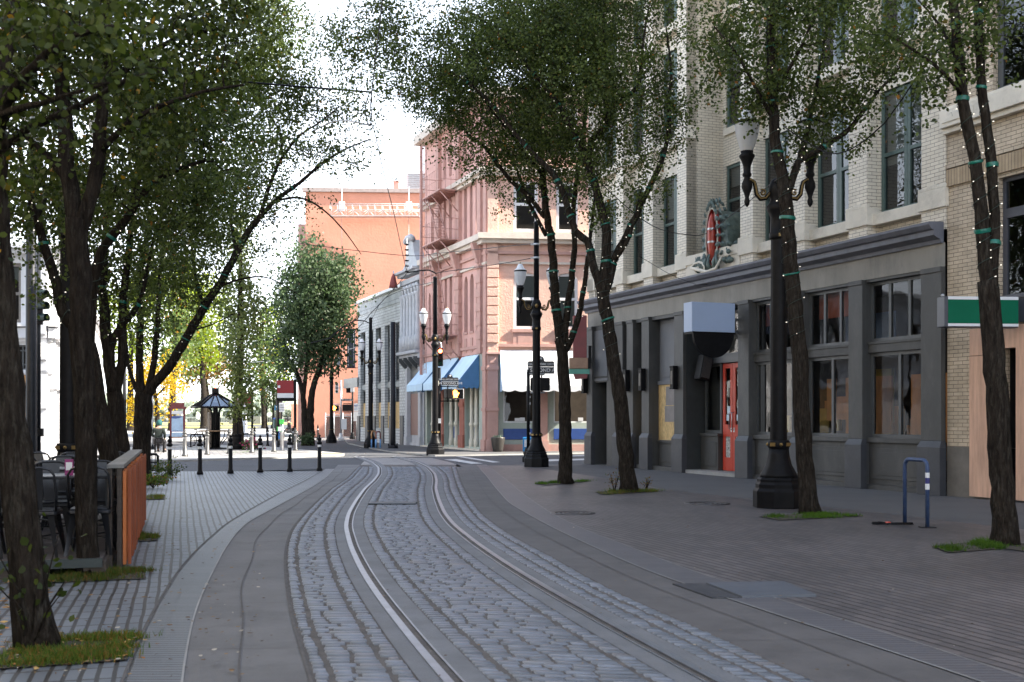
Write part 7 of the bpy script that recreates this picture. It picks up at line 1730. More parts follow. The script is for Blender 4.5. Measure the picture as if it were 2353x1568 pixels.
tree('street tree splitting into two limbs behind the street lamp by the deck', (262, 1240), [
    ([(266, 1240), (256, 1120), (246, 1030), (230, 950), (212, 860), (202, 790)], .12, .105),
    ([(205, 820), (180, 760), (146, 722), (130, 660), (117, 605), (100, 560), (85, 500), (60, 420), (40, 320)], .085, .03), ([(204, 800), (207, 720), (213, 650), (235, 575), (281, 517), (320, 460), (350, 422), (412, 389), (470, 370)], .08, .02), ([(300, 490), (320, 400, .5), (330, 300, .8), (345, 180, 1)], .04, .014), ([(85, 500), (120, 420, .6), (150, 330, .9)], .03, .012)],
    [(300, 400, 150, 90, .3, 1.4, 1.2), (120, 440, 110, 90, .4, 1.3, 1.1), (40, 480, 70, 60, .3, 1, .8), (420, 330, 130, 90, .2, 1.3, .9), (330, 260, 170, 100, .4, 1.5), (60, 560, 60, 50, .2, .8, .35), (80, 660, 30, 30, -.2, .5, .5), (480, 240, 110, 80, .2, 1.2, .9), (230, 200, 150, 100, .5, 1.5)],
    lf_pear, L=.054, group=GL, lights=True, bark=mt_barkd, lights_label='string lights wound on the split tree behind the deck lamp')
tree('street tree with forked stems wrapped in fairy lights beyond the deck', (285, 1168), [
    ([(286, 1168), (282, 1060), (274, 1000), (266, 948), (262, 900)], .15, .125), ([(262, 910), (252, 840), (246, 780), (240, 720), (236, 660), (240, 560), (250, 450)], .115, .04), ([(264, 905), (275, 860), (281, 800), (282, 720), (288, 640), (300, 540), (320, 430)], .09, .03), ([(250, 830), (262, 775), (290, 735), (318, 700), (335, 640), (350, 560)], .07, .02)],
    [(310, 560, 110, 100, .2, 1.5, 1.2), (210, 520, 100, 100, .4, 1.4, 1.1), (400, 480, 120, 100, .1, 1.5, 1.2), (230, 420, 110, 70, .4, 1.4, 1), (300, 680, 80, 60, .2, 1.1, .5), (210, 640, 50, 60, .3, .9, .5), (470, 400, 100, 90, .2, 1.4), (390, 390, 120, 80, .5, 1.4, .9)],
    lf_pear, L=.062, per=60, spread=.26, group=GL, lights=True, bark=mt_barkd, lights_label='string lights wound on the forked stems beyond the deck')
tree('broad street tree with a long limb reaching toward the tracks', (325, 1108), [
    ([(326, 1108), (325, 1040), (328, 970), (330, 930), (331, 905)], .225, .20),
    ([(332, 915), (355, 882), (385, 848), (410, 810), (437, 760), (470, 705), (500, 660), (540, 590), (572, 530), (602, 490)], .12, .07),
    ([(598, 495), (612, 450), (630, 400), (650, 360), (690, 310), (730, 285), (780, 245)], .05, .012), ([(602, 492), (640, 455), (690, 420), (735, 380), (790, 345), (850, 320)], .06, .012), ([(640, 460), (690, 455), (740, 480), (790, 530), (830, 585)], .03, .008),
    ([(326, 912), (320, 840), (322, 760), (322, 660), (330, 580), (345, 480)], .10, .04), ([(334, 912), (352, 850), (360, 770), (363, 690), (372, 600), (395, 500)], .085, .03), ([(322, 912), (300, 860), (290, 800), (282, 740)], .06, .03),
    ([(470, 712), (450, 640, .6), (440, 560, .9), (445, 460, 1)], .05, .014), ([(500, 660), (560, 640, -.4), (620, 640, -.6), (690, 680, -.8)], .03, .008), ([(545, 585), (530, 500, .5), (545, 420, .8), (580, 330, 1)], .045, .012), ([(440, 760), (490, 745, -.4), (540, 720, -.6)], .025, .008), ([(650, 362), (640, 300, .3), (600, 230, .5)], .03, .008)],
    [(400, 600, 95, 85, .3, 1.7, 1.1), (470, 520, 100, 80, .3, 1.7, 1.1), (550, 420, 100, 90, .3, 1.7, 1), (560, 190, 70, 90, .3, 1.5, .8), (480, 620, 60, 50, .3, 1.3, .7), (620, 330, 100, 70, .2, 1.5, .7), (560, 260, 90, 90, .3, 1.6, .8), (700, 250, 80, 40, .1, 1.2, .5), (740, 350, 70, 30, 0, 1, .5), (690, 480, 60, 20, 0, .8, .35), (780, 300, 60, 30, 0, 1, .4), (640, 200, 80, 70, .2, 1.2, .9), (640, 80, 75, 80, .2, 1.2, .7), (590, 30, 80, 60, .3, 1.2, .8), (800, 250, 60, 40, 0, 1, .4), (760, 190, 60, 30, 0, 1, .3), (350, 760, 60, 60, .3, 1.2, .4), (440, 690, 50, 50, .3, 1, .45), (590, 130, 60, 80, .2, 1.2, .55), (820, 390, 60, 30, 0, .8, .3), (330, 650, 80, 70, .5, 1.5, .8), (620, 560, 60, 30, 0, .8, .3)],
    lf_pear, L=.064, per=56, spread=.27, group=GL, lights=True, bark=mt_barkd, lights_label='string lights wound on the broad tree with the long limb')
# ---- island and park trees
tree('twin trunk bushy tree with blue green crown before the orange wall', (708, 1023), [
    ([(703, 1022), (700, 960), (696, 905), (690, 880), (682, 860), (668, 830)], .22, .10), ([(714, 1024), (713, 960), (716, 910), (724, 875), (740, 830), (752, 780)], .24, .10), ([(698, 905), (704, 850), (706, 790), (700, 700), (700, 620)], .12, .04), ([(672, 840), (656, 800), (650, 740)], .07, .03), ([(742, 825), (760, 760), (770, 690)], .07, .03)],
    [(705, 700, 75, 110, 0, 2.6, .9), (750, 720, 62, 120, .2, 2.2), (672, 720, 42, 100, .0, 2, .9), (735, 630, 75, 65, .2, 2.4), (650, 830, 32, 45, -.3, 1.4, .7), (710, 815, 60, 55, 0, 2, .6), (790, 650, 34, 70, .3, 1.6), (760, 820, 34, 40, .2, 1.2, .5), (700, 570, 30, 30, 0, 1.2, .7)],
    lf_blue, L=.17, per=26, spread=.42, twig=2, name='plaza_tree', lai=6.5)
tree('slim leafy young tree in the grass pit on the plaza island', (558, 1037), [([(559, 1037), (557, 990), (553, 950), (552, 900), (550, 840), (548, 790)], .06, .02)],
    [(548, 860, 32, 60, 0, .8, 1), (540, 810, 30, 45, 0, .7, .9), (556, 920, 30, 45, 0, .8, .9), (545, 770, 18, 30, 0, .5, .8), (566, 955, 22, 22, 0, .5, .6), (532, 955, 14, 14, 0, .4, .5)], lf_oak, L=.15, per=22, spread=.2, name='plaza_tree', lai=4)
tree('tall columnar tree with grey trunk beyond the kiosk', (545, 1002), [([(545, 1002), (546, 940), (549, 880), (552, 800), (552, 700), (553, 560), (553, 480)], .42, .06)],
    [(553, 640, 42, 110, 0, 2.2, 1.0), (560, 760, 48, 70, 0, 2.2, .9), (550, 520, 24, 60, 0, 1.5, .9), (585, 700, 28, 60, 0, 1.5, .8), (525, 720, 28, 60, 0, 1.5, .8)], lf_oak, L=.26, per=22, spread=.5, twig=3, name='plaza_tree', lai=4)
tree('yellow leaved locust tree behind the map stand', (362, 1006), [([(362, 1006), (362, 960), (358, 915), (352, 880), (345, 850)], .2, .08), ([(357, 912), (380, 890), (400, 870)], .1, .03), ([(358, 915), (335, 890), (320, 870)], .1, .03)],
    [(340, 860, 42, 40, 0, 1.8, .8), (392, 880, 40, 36, 0, 1.8, .75), (330, 920, 34, 40, 0, 1.6, .8), (372, 935, 30, 24, 0, 1.4, .55), (310, 950, 20, 34, 0, 1.2, .8), (400, 840, 26, 24, 0, 1.2, .5), (420, 895, 20, 12, 0, .8, .5)], lf_yel, L=.17, per=22, spread=.35, twig=2, name='plaza_tree', lai=3.4)
for lab, base, limbs, blobs, leaf, L in (
    ('sunlit yellow green park tree behind the locust and map stand', (468, 985), [([(468, 985), (468, 900), (462, 820), (458, 720)], .5, .2)], [(450, 730, 60, 100, 0, 5, 1), (425, 650, 45, 70, 0, 4, .9), (480, 800, 40, 60, 0, 4, .8), (415, 780, 30, 60, 0, 4, .8), (490, 690, 25, 70, 0, 3, .8)], lf_sun, .42),
    ('russet brown park tree above the kiosk roof', (480, 982), [([(480, 982), (478, 920), (470, 850)], .5, .2)], [(455, 845, 58, 34, 0, 6, 1), (510, 850, 50, 36, 0, 6, 1), (480, 810, 50, 30, 0, 5, .9), (430, 820, 40, 30, 0, 5, .9)], lf_rust, .5),
    ('green park tree beyond the shorter transit sign', (608, 984), [([(608, 984), (606, 930), (600, 840), (598, 760)], .45, .2)], [(600, 780, 40, 60, 0, 5, 1), (620, 840, 40, 40, 0, 5, .9), (585, 850, 34, 40, 0, 5, .9), (605, 880, 36, 26, 0, 4, .7)], lf_mid, .45),
    ('bright sunlit park tree between the slim tree and the transit sign', (640, 983), [([(640, 983), (640, 900), (640, 800)], .45, .2)], [(640, 790, 30, 60, 0, 5, 1), (625, 720, 26, 40, 0, 4, .6), (655, 850, 28, 36, 0, 4, .8)], lf_sun, .48),
    ('dark park tree filling the gap behind the fairy lit fork', (395, 990), [([(395, 990), (396, 920), (400, 840), (402, 740)], .45, .2)], [(395, 830, 50, 50, 0, 5, .9), (420, 760, 50, 60, 0, 5, .9), (385, 720, 40, 60, 0, 5, .7)], lf_mid, .4),
    ('sunlit park tree seen through the stems behind the deck', (300, 990), [([(300, 990), (300, 900), (302, 760)], .45, .2)], [(300, 790, 60, 60, 0, 5, .8), (330, 690, 60, 70, 0, 5, .7), (260, 700, 40, 60, 0, 5, .6), (365, 650, 40, 70, 0, 5, .8)], lf_sun, .42)):
    tree(lab, base, limbs, blobs, leaf, L=L, per=20, spread=.9, twig=4, name='park_tree', group='park trees beyond the avenue', lai=4.2)
for x, lab in ((613, 'thin sparse young tree beyond the shorter transit sign'), (627.5, 'thin sparse young tree next to the stop flag')):
    tree(lab, (x, 1000), [([(x, 1000), (x - 1, 960), (x, 925), (x - 2, 890)], .06, .02), ([(x, 950), (x - 8, 910), (x - 10, 885)], .03, .01), ([(x, 945), (x + 7, 905), (x + 8, 880)], .03, .01)], [(x, 900, 16, 30, 0, .7, .5), (x - 8, 880, 12, 14, 0, .5, .35), (x + 6, 930, 9, 16, 0, .4, .35)], lf_mid, L=.16, per=12, spread=.25, name='young_tree', twig=1.4, group='thin young trees on the avenue')
# far treeline across the river, low hills; haze put into their pale colours
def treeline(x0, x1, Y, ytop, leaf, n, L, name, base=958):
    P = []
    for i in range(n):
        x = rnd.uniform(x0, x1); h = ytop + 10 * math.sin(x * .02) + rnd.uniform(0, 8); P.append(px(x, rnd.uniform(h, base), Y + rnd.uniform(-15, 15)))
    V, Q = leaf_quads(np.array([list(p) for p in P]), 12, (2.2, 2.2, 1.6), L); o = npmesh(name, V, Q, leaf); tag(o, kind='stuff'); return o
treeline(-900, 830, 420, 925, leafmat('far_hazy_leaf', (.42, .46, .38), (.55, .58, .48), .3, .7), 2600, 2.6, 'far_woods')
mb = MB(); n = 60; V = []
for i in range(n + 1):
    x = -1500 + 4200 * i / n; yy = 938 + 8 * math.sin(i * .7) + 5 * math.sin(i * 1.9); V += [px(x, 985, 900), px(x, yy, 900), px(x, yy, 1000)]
mb.grid(V, [(3 * i + k, 3 * i + 3 + k, 3 * i + 4 + k, 3 * i + 1 + k) for i in range(n) for k in (0, 1)]); o = mb.build('hills', mat('hazy_hill', (.62, .64, .64), .9, 0, .15, .02)); o['kind'] = 'structure'
# ---- shrubs, weeds, grass pits, fallen leaves
def blades(pts, h, w, n, m, name, spread, kind='stuff', lean=.5):
    C = np.repeat(np.array(pts), n, 0); N = len(C); P = C + np.stack([nr.uniform(-1, 1, N) * spread[0], nr.uniform(-1, 1, N) * spread[1], np.zeros(N)], 1)
    D = np.stack([nr.normal(size=N) * lean, nr.normal(size=N) * lean, np.ones(N)], 1); D /= np.linalg.norm(D, axis=1)[:, None]; S = np.stack([-D[:, 1] - .01, D[:, 0], np.zeros(N)], 1); a = nr.uniform(0, 6.28, N); S = np.stack([np.cos(a), np.sin(a), np.zeros(N)], 1)
    hh = h * nr.uniform(.4, 1.2, (N, 1)); V = np.empty((N, 4, 3)); V[:, 0] = P - S * w; V[:, 1] = P + S * w; V[:, 2] = P + D * hh + S * w * .2; V[:, 3] = P + D * hh - S * w * .2
    o = npmesh(name, V.reshape(-1, 3), np.arange(N * 4).reshape(N, 4), m); o['kind'] = kind; return o
gm = leafmat('grass_blade', (.035, .085, .008), (.10, .19, .02), .4, .5); gm2 = leafmat('weed_blade', (.04, .075, .012), (.12, .17, .03), .4, .5, (.22, .12, .04), .2)
def pit(quad, dens, h, m=gm, soil=True, hole=None):
    q = [gp(*p) for p in quad]
    if soil:
        P = q; ar = sum(P[i][0] * P[(i + 1) % 4][1] - P[(i + 1) % 4][0] * P[i][1] for i in range(4)); P = P if ar > 0 else P[::-1]
        mb = MB(); mb.face([(x, y, .011) for x, y in P]); o = mb.build('soil', mat('pit_soil', (.06, .05, .035), .95, 0, .4, 8, .8, 60)); o['kind'] = 'structure'
    A = np.array(q); n = int(dens * .42); h *= .7; u = nr.uniform(0, 1, (n, 1)); v = nr.uniform(0, 1, (n, 1)); kk = int(n * .9); c_ = nr.uniform(.05, .95, (12, 2)); w_ = nr.randint(0, 12, kk); u[:kk, 0] = c_[w_, 0] + nr.normal(size=kk) * .06; v[:kk, 0] = c_[w_, 1] + nr.normal(size=kk) * .11; P = A[0] * (1 - u) * (1 - v) + A[1] * u * (1 - v) + A[2] * u * v + A[3] * (1 - u) * v
    blades(np.concatenate([P, np.full((n, 1), .01)], 1), h, .0035 if h < .1 else .006, 3, m, 'grass', (.02, .02))
pit([(1742, 1188), (1880, 1180), (1985, 1187), (1790, 1197)], 2600, .07)
pit([(2140, 1258), (2300, 1240), (2310, 1262), (2180, 1272)], 2200, .08)
pit([(2300, 1262), (2330, 1248), (2420, 1262), (2400, 1275)], 200, .05)
pit([(1365, 1132), (1470, 1126), (1520, 1130), (1385, 1138)], 1800, .10, gm2)
pit([(1232, 1113), (1300, 1106), (1360, 1107), (1255, 1117)], 1600, .09)
pit([(100, 1342), (150, 1312), (330, 1304), (336, 1332)], 4200, .07, gm2)
pit([(-60, 1545), (60, 1470), (310, 1464), (292, 1520)], 6500, .07, gm2)
pit([(318, 1246), (322, 1228), (362, 1228), (362, 1244)], 700, .08, gm2)
pit([(335, 1150), (338, 1140), (378, 1139), (378, 1149)], 500, .08, gm2)
pit([(325, 1118), (330, 1098), (388, 1098), (386, 1112)], 900, .12, gm2)
pit([(515, 1046), (540, 1040), (592, 1040), (585, 1046)], 900, .14)
def shrub(label, x, y, w, h, leaf, n=60, L=.06, name='shrub', z=0, stems=8, group=None):
    X, Y = gp(x, y); t = thing(name, label, 'shrub', (X, Y, z), group=group); mb = MB(); E = []
    for i in range(stems):
        e = Vector((rnd.uniform(-w, w), rnd.uniform(-w, w) * .7, rnd.uniform(.5, 1) * h)); m_ = e * .5 + Vector((rnd.uniform(-.1, .1) * w, 0, .1 * h)); mb.tube([(0, 0, 0), m_, e], [.008, .006, .003], 5); E += [e, m_, (e + m_) / 2]
    mb.build('stem', mt_barkd, t); V, Q = leaf_quads(np.array([list(e) for e in E]), n // 3, (w * .3, w * .3, h * .16), L); npmesh('foliage', V, Q, leaf, t)
shrub('low bushy shrub at the twin trunk tree', 696, 1024, .5, .62, lf_blue, 90, .1)
shrub('weedy shrub beside the square rack at the broad trunk', 368, 1104, .38, .42, lf_pear, 60, .05)
shrub('leggy shrub at the foot of the broad tree by the fence end', 352, 1122, .3, .3, gm2, 40, .05)
shrub('spindly suckers at the foot of the dark leaning tree', 70, 1495, .32, .75, lf_near, 8, .06, stems=12)
shrub('dry suckers beside the three stemmed tree', 1412, 1131, .16, .42, lf_rust, 14, .04, stems=8)
shrub('small thorny suckers on the other side of the three stemmed tree', 1485, 1128, .14, .3, lf_rust, 10, .035, stems=6)
shrub('flowering shrub with pink blooms beside the barrel planter', 577, 1038, .35, .4, leafmat('pink_flower_leaf', (.05, .09, .03), (.09, .13, .04), .3, .5, (.55, .06, .2), .25), 70, .09, z=.066)
# fallen leaves and grit
def litter(N, xr, yr, m, name, L):
    P = []
    while len(P) < N:
        x = rnd.uniform(*xr); y = yr[0] + (yr[1] - yr[0]) * rnd.random() ** 1.3
        P.append((*gp(x, y), .022))
    V, Q = leaf_quads(np.array(P), 1, (.02, .02, .002), L, 0); V = V.reshape(-1, 6, 3); V[:, :, 2] = .018 + (V[:, :, 2] - V[:, :1, 2]) * .18 + .004; o = npmesh(name, V.reshape(-1, 3), Q, m); tag(o, kind='stuff')
dl = leafmat('fallen_leaf', (.10, .055, .03), (.30, .20, .10), .1, .7, (.45, .40, .32), .18)
litter(420, (0, 600), (1110, 1560), dl, 'fallen_leaves', .045); litter(200, (-50, 120), (1310, 1540), leafmat('bright_fallen_leaf', (.35, .14, .03), (.55, .36, .12), .1, .7), 'fallen_leaves', .06)
litter(150, (60, 320), (1465, 1520), leafmat('bright_fallen_leaf', (.35, .14, .03), (.55, .36, .12), .1, .7), 'fallen_leaves', .05)
litter(260, (430, 2300), (1090, 1560), dl, 'fallen_leaves', .03); litter(420, (340, 640), (1030, 1056), dl, 'fallen_leaves', .09); litter(200, (690, 1000), (1012, 1045), dl, 'fallen_leaves', .08)
# ================================================================ OVERHEAD WIRES
def wire(label, pts, r=.012, m=None, sag=0.0, name='overhead_wire'):
    W = [px(*p) for p in pts]; mb = MB(); C = catmull([tuple(w) for w in W], .6); mb.tube([Vector(c) for c in C], r, 5); o = mb.build(name, m or mt_black); tag(o, label, 'wire'); return o
wire('thick black feeder cable crossing the sky between the tree crowns', [(180, 118, 21), (330, 150, 22), (470, 178, 23), (600, 192, 24), (720, 202, 25), (852, 212, 26)], .022)
wire('trolley wire dropping along the tracks toward the pink building', [(935, 628, 46), (918, 550, 40), (905, 490, 35), (880, 390, 29), (860, 300, 25), (850, 270, 24.5), (858, 180, 21), (872, 60, 18), (885, -60, 15)], .012)
wire('looped jumper cable hanging from the feeder cable end', [(850, 212, 26), (842, 235, 26), (840, 262, 26), (848, 290, 25.8), (852, 282, 25.5), (855, 240, 26), (852, 213, 26)], .014)
wire('pale registration arm above the bright sky gap', [(720, 302, 26), (760, 282, 25.5), (800, 278, 25), (848, 288, 24.8)], .018, mt_galv)
wire('upper span wire from the corner strain pole to the gable', [(1226, 560, 36), (1168, 566, 40), (1102, 573, 44), (1010, 582, 50), (940, 588, 54), (800, 574, 52), (690, 560, 50)], .014)
wire('lower span wire from the corner strain pole to the tracks', [(1226, 593, 36), (1146, 607, 39), (1060, 619, 43), (1000, 628, 45.5)], .014)
wire('steady arm holding the trolley wire by the fire escape', [(1002, 629, 45.5), (985, 621, 45.7), (960, 623, 46), (935, 627, 46)], .03)
wire('trolley wire running on past the white brick wall', [(935, 628, 46), (905, 665, 50), (860, 712, 55), (800, 775, 62), (740, 800, 70), (650, 828, 85)], .016)
wire('pale twin contact wire above the park avenue', [(500, 836, 75), (620, 830, 72), (760, 812, 66), (850, 790, 60)], .018, mt_galv)
wire('wire from the corner strain pole toward the white brick roofline', [(998, 648, 45), (940, 662, 50), (880, 690, 54), (851, 742, 56)], .012)
wire('festoon cable looping from the cartouche to the near lamp tree', [(1795, 405, 17.7), (1740, 448, 22), (1680, 495, 27), (1621, 538, 29.5), (1580, 540, 28), (1520, 528, 26), (1470, 500, 23.5), (1400, 440, 22.5), (1340, 380, 22)], .010)
wire('festoon cable sagging between the near lamp tree and the twin stem tree', [(1800, 290, 17.7), (1842, 319, 17), (1900, 351, 16.2), (1953, 345, 15.6), (2032, 284, 14.8), (2106, 178, 14), (2200, 60, 13.4)], .010)
wire('thin festoon cable crossing the brick wall above the dark sign', [(1470, 590, 27), (1560, 640, 29), (1640, 655, 29.5), (1735, 590, 29)], .006)
# insulators on the trolley hanger
t = thing('wire_insulator', 'string of dark insulators at the trolley wire joint by the gable', 'insulator', px(935, 610, 46)); mb = MB()
for i in range(6): mb.lathe([(.03, -.03), (.09, -.02), (.09, .02), (.03, .03)], (0, 0, -.25 + .22 * i), 10)
mb.build('insulator_disc', mt_black, t); mb = MB(); mb.tube([(0, 0, -.4), (0, 0, 1.1)], .02, 5); mb.build('hanger_rod', mt_galv, t)

# ================================================================ PEOPLE
def body(t, joints, edges, m, name, root=0, sub=2):
    me = bpy.data.meshes.new(name); me.from_pydata([j[:3] for j in joints], edges, []); me.materials.append(m)
    o = bpy.data.objects.new(name, me); COL.objects.link(o); o.parent = t
    sk = o.modifiers.new('Skin', 'SKIN'); sk.use_smooth_shade = True
    for i, j in enumerate(joints):
        v = me.skin_vertices[0].data[i]; r = j[3]; v.radius = (r, j[4] if len(j) > 4 else r)
    me.skin_vertices[0].data[root].use_root = True
    s = o.modifiers.new('Subdivision', 'SUBSURF'); s.levels = sub; s.render_levels = sub; return o
skin_m = mat('skin', (.40, .24, .17), .6, 0, .08, 6); coat = mat('dark_green_coat', (.014, .022, .018), .85, 0, .2, 8, .3, 30); teal = mat('teal_hood', (.01, .075, .075), .85, 0, .15, 10); trou = mat('dark_trousers', (.02, .02, .024), .8, 0, .2, 8); shoe = mat('dark_shoe', (.02, .018, .017), .5)
def hand_(mb, c, d, k=1.0):
    """palm with five bent fingers"""
    c = Vector(c); d = Vector(d).normalized(); s = d.cross(Vector((0, 1, .2))).normalized(); n = s.cross(d)
    mb.tube([c, c + d * .05 * k, c + d * .085 * k], [.022 * k, .032 * k, .028 * k], 8)
    for i, (o, L) in enumerate(((-.025, .06), (-.009, .075), (.008, .07), (.024, .055))): p = c + d * .08 * k + s * o * k; mb.tube([p, p + d * L * .5 * k, p + d * L * .85 * k + n * .02 * k], [.009 * k, .008 * k, .006 * k], 6)
    p = c + d * .03 * k + s * -.03 * k; mb.tube([p, p + (d * .03 - s * .025) * k, p + (d * .06 - s * .03) * k], [.011 * k, .01 * k, .008 * k], 6)
def figure(label, loc, rz, pose, top_m, leg_m, hair_m, scale=1.0, hood=None, coat_len=.0):
    t = thing('person', label, 'person', loc, rz, scale=scale)
    if pose == 'sit':
        J = [(0, 0, .50, .155, .13), (0, -.02, .66, .15, .12), (0, -.05, .85, .175, .12), (0, -.07, .98, .16, .1), (0, -.10, 1.06, .06), (0, -.13, 1.14, .085, .095), (0, -.14, 1.23, .085, .1),
             (.19, -.06, .95, .07), (.27, .02, .74, .055), (.2, -.2, .58, .045), (-.19, -.06, .95, .07), (-.27, .02, .74, .055), (-.2, -.2, .58, .045),
             (.1, -.02, .49, .1), (.14, -.42, .47, .075), (.14, -.42, .10, .05), (.15, -.52, .05, .04), (-.1, -.02, .49, .1), (-.14, -.40, .47, .075), (-.15, -.36, .10, .05), (-.16, -.46, .05, .04)]
    else:
        st = .18 if pose == 'walk' else .04
        J = [(0, 0, .93, .14, .11), (0, 0, 1.08, .13, .1), (0, 0, 1.28, .165, .11), (0, 0, 1.40, .15, .09), (0, -.01, 1.49, .055), (0, -.02, 1.56, .075, .085), (0, -.02, 1.66, .08, .095),
             (.19, 0, 1.37, .065), (.24, .06, 1.12, .05), (.24, -.04, .90, .04), (-.19, 0, 1.37, .065), (-.24, -.04, 1.12, .05), (-.22, -.16, .92, .04),
             (.09, 0, .88, .095), (.10, -st, .48, .07), (.10, -st * .6, .09, .045), (.11, -st * .6 - .12, .04, .038), (-.09, 0, .88, .095), (-.10, st * .4, .48, .07), (-.10, st * 1.3, .11, .045), (-.11, st * 1.3 - .1, .05, .038)]
    E = [(0, 1), (1, 2), (2, 3), (3, 4), (4, 5), (5, 6), (3, 7), (7, 8), (8, 9), (3, 10), (10, 11), (11, 12), (0, 13), (13, 14), (14, 15), (15, 16), (0, 17), (17, 18), (18, 19), (19, 20)]
    body(t, [(*j[:3], *[r * (.8 if i < 4 or i in (7, 8, 10, 11, 13, 14, 17, 18) else .95) for r in (j[3:] if len(j) > 4 else (j[3], j[3]))]) for i, j in enumerate(J)], E, skin_m, 'body')
    # clothing: a looser shell over torso and arms, another over the legs
    g = lambda j, k: (*j[:3], *[r * k for r in (j[3:] if len(j) > 4 else (j[3], j[3]))])
    top = [g(J[i], 1.16) for i in (0, 1, 2, 3, 7, 8, 9, 10, 11, 12)]; body(t, top, [(0, 1), (1, 2), (2, 3), (3, 4), (4, 5), (5, 6), (3, 7), (7, 8), (8, 9)], top_m, 'jacket')
    lg = [g(J[i], 1.15) for i in (0, 13, 14, 15, 17, 18, 19)]; body(t, lg, [(0, 1), (1, 2), (2, 3), (0, 4), (4, 5), (5, 6)], leg_m, 'trousers')
    mb = MB()
    for i, j in ((15, 16), (19, 20)): p, q = Vector(J[i][:3]), Vector(J[j][:3]); mb.tube([p + Vector((0, .04, -.05)), p + Vector((0, -.02, -.045)), q + Vector((0, -.04, -.02))], [.045, .052, .035], 8)
    mb.build('shoes', shoe, t)
    mb = MB(); hand_(mb, J[9][:3], Vector(J[9][:3]) - Vector(J[8][:3])); hand_(mb, J[12][:3], Vector(J[12][:3]) - Vector(J[11][:3])); mb.build('hands', skin_m, t)
    h = Vector(J[6][:3]); mb = MB()
    for s in (-1, 1): mb.ball(h + Vector((.032 * s, -.088, -.02)), .012, 8, 5)
    mb.build('eyes', mat('eye_dark', (.03, .025, .02), .3), t)
    mb = MB(); mb.tube([h + Vector((0, -.088, -.02)), h + Vector((0, -.115, -.05)), h + Vector((0, -.09, -.06))], [.008, .013, .008], 6); mb.tube([h + Vector((-.025, -.088, -.085)), h + Vector((0, -.095, -.088)), h + Vector((.025, -.088, -.085))], .006, 5)
    for s in (-1, 1): mb.ball(h + Vector((.085 * s, .0, -.03)), .022, 8, 5, 1.4)
    mb.build('face', skin_m, t)
    mb = MB(); mb.smooth = True
    if hood:
        V = []; n = 14
        for i in range(9):
            th = math.pi * .5 * i / 8 * 1.55
            for j in range(n): a = -2.35 + 4.7 * j / (n - 1); V.append((h.x + .125 * math.sin(th + .12) * math.sin(a), h.y + .02 + .135 * math.sin(th + .12) * math.cos(a), h.z - .02 + .145 * math.cos(th + .12)))
        mb.grid(V, [(i * n + j, i * n + j + 1, (i + 1) * n + j + 1, (i + 1) * n + j) for i in range(8) for j in range(n - 1)]); mb.build('hood', hood, t)
    else:
        V = []; n = 14
        for i in range(9):
            th = math.pi * .5 * i / 8 * 1.5
            for j in range(n): a = -2.2 + 4.4 * j / (n - 1); V.append((h.x + .098 * math.sin(th + .1) * math.sin(a), h.y + .115 * math.sin(th + .1) * math.cos(a), h.z - .01 + .115 * math.cos(th + .1)))
        mb.grid(V, [(i * n + j, i * n + j + 1, (i + 1) * n + j + 1, (i + 1) * n + j) for i in range(8) for j in range(n - 1)]); mb.build('hair', hair_m, t)
    return t
X, Y = gp(364, 1043); figure('person in dark green coat and teal hood, seated with back turned', (X, Y, .066), math.pi, 'sit', coat, trou, skin_m, 1.0, teal)
X, Y = gp(666, 1008); figure('person in black crouched on a seat near the far crossing', (X, Y, 0), -1.2, 'sit', mat('black_jacket', (.015, .015, .017), .8), trou, mat('dark_hair', (.02, .015, .012), .6), 1.15, mat('black_jacket', (.015, .015, .017), .8))
X, Y = gp(602, 974); figure('distant person with red hair and pale leggings walking by the river rail', (X, Y, 0), .5, 'walk', mat('rust_top', (.4, .13, .06), .8), mat('pale_leggings', (.45, .42, .42), .8), mat('red_hair', (.3, .08, .03), .6), 1.25)
# riverside rail and park details
a = gp(-300, 972.5); b = gp(760, 972.5); t = thing('river_railing', 'long thin railing at the riverside beyond the lawn', 'railing', (*a, 0)); L = b[0] - a[0]
mb = MB(); mb.box(0, L, -.06, .06, 1.5, 1.62); mb.box(0, L, -.04, .04, .15, .22); mb.build('rail', mt_galv, t)
mb = MB(); n = 300
for i in range(n): x = L * i / n; mb.box(x, x + .07, -.03, .03, .2, 1.5)
o = mb.build('balusters', mt_galv, t); o['kind'] = 'stuff'
for x, lab in ((413, 'pale stone information plinth with dark plaque on the lawn'), (591, 'grey concrete block by the riverside railing near the walker'), (641, 'grey concrete block by the riverside railing behind the stop flag'), (536, 'grey concrete block by the riverside railing beside the grey trunk')):
    X, Y = gp(x, 979 if x == 413 else 974.5); t = thing('stone_plinth', lab, 'plinth', (X, Y, 0), group='blocks along the riverside'); k = Y / F; w = (6.5 if x == 413 else 9) * k
    mb = MB(); mb.box(-w, w, -.5, .5, 0, (28 if x == 413 else 17) * k); mb.build('block', mt_kerb if x == 413 else mat('block_grey', (.2, .2, .19), .8), t, bevel=.05)
    if x == 413: mb = MB(); mb.box(-3.5 * k, 4 * k, -.54, -.5, 8 * k, 22 * k); mb.build('plaque', mt_pole, t)
X, Y = gp(561, 997); t = thing('path_bollard', 'white square post at the lawn corner beside the slim tree', 'bollard', (X, Y, 0)); mb = MB(); mb.box(-.2, .2, -.2, .2, 0, 1.9); mb.box(-.45, .45, -.25, .25, 0, .12); mb.build('post', mt_white, t)

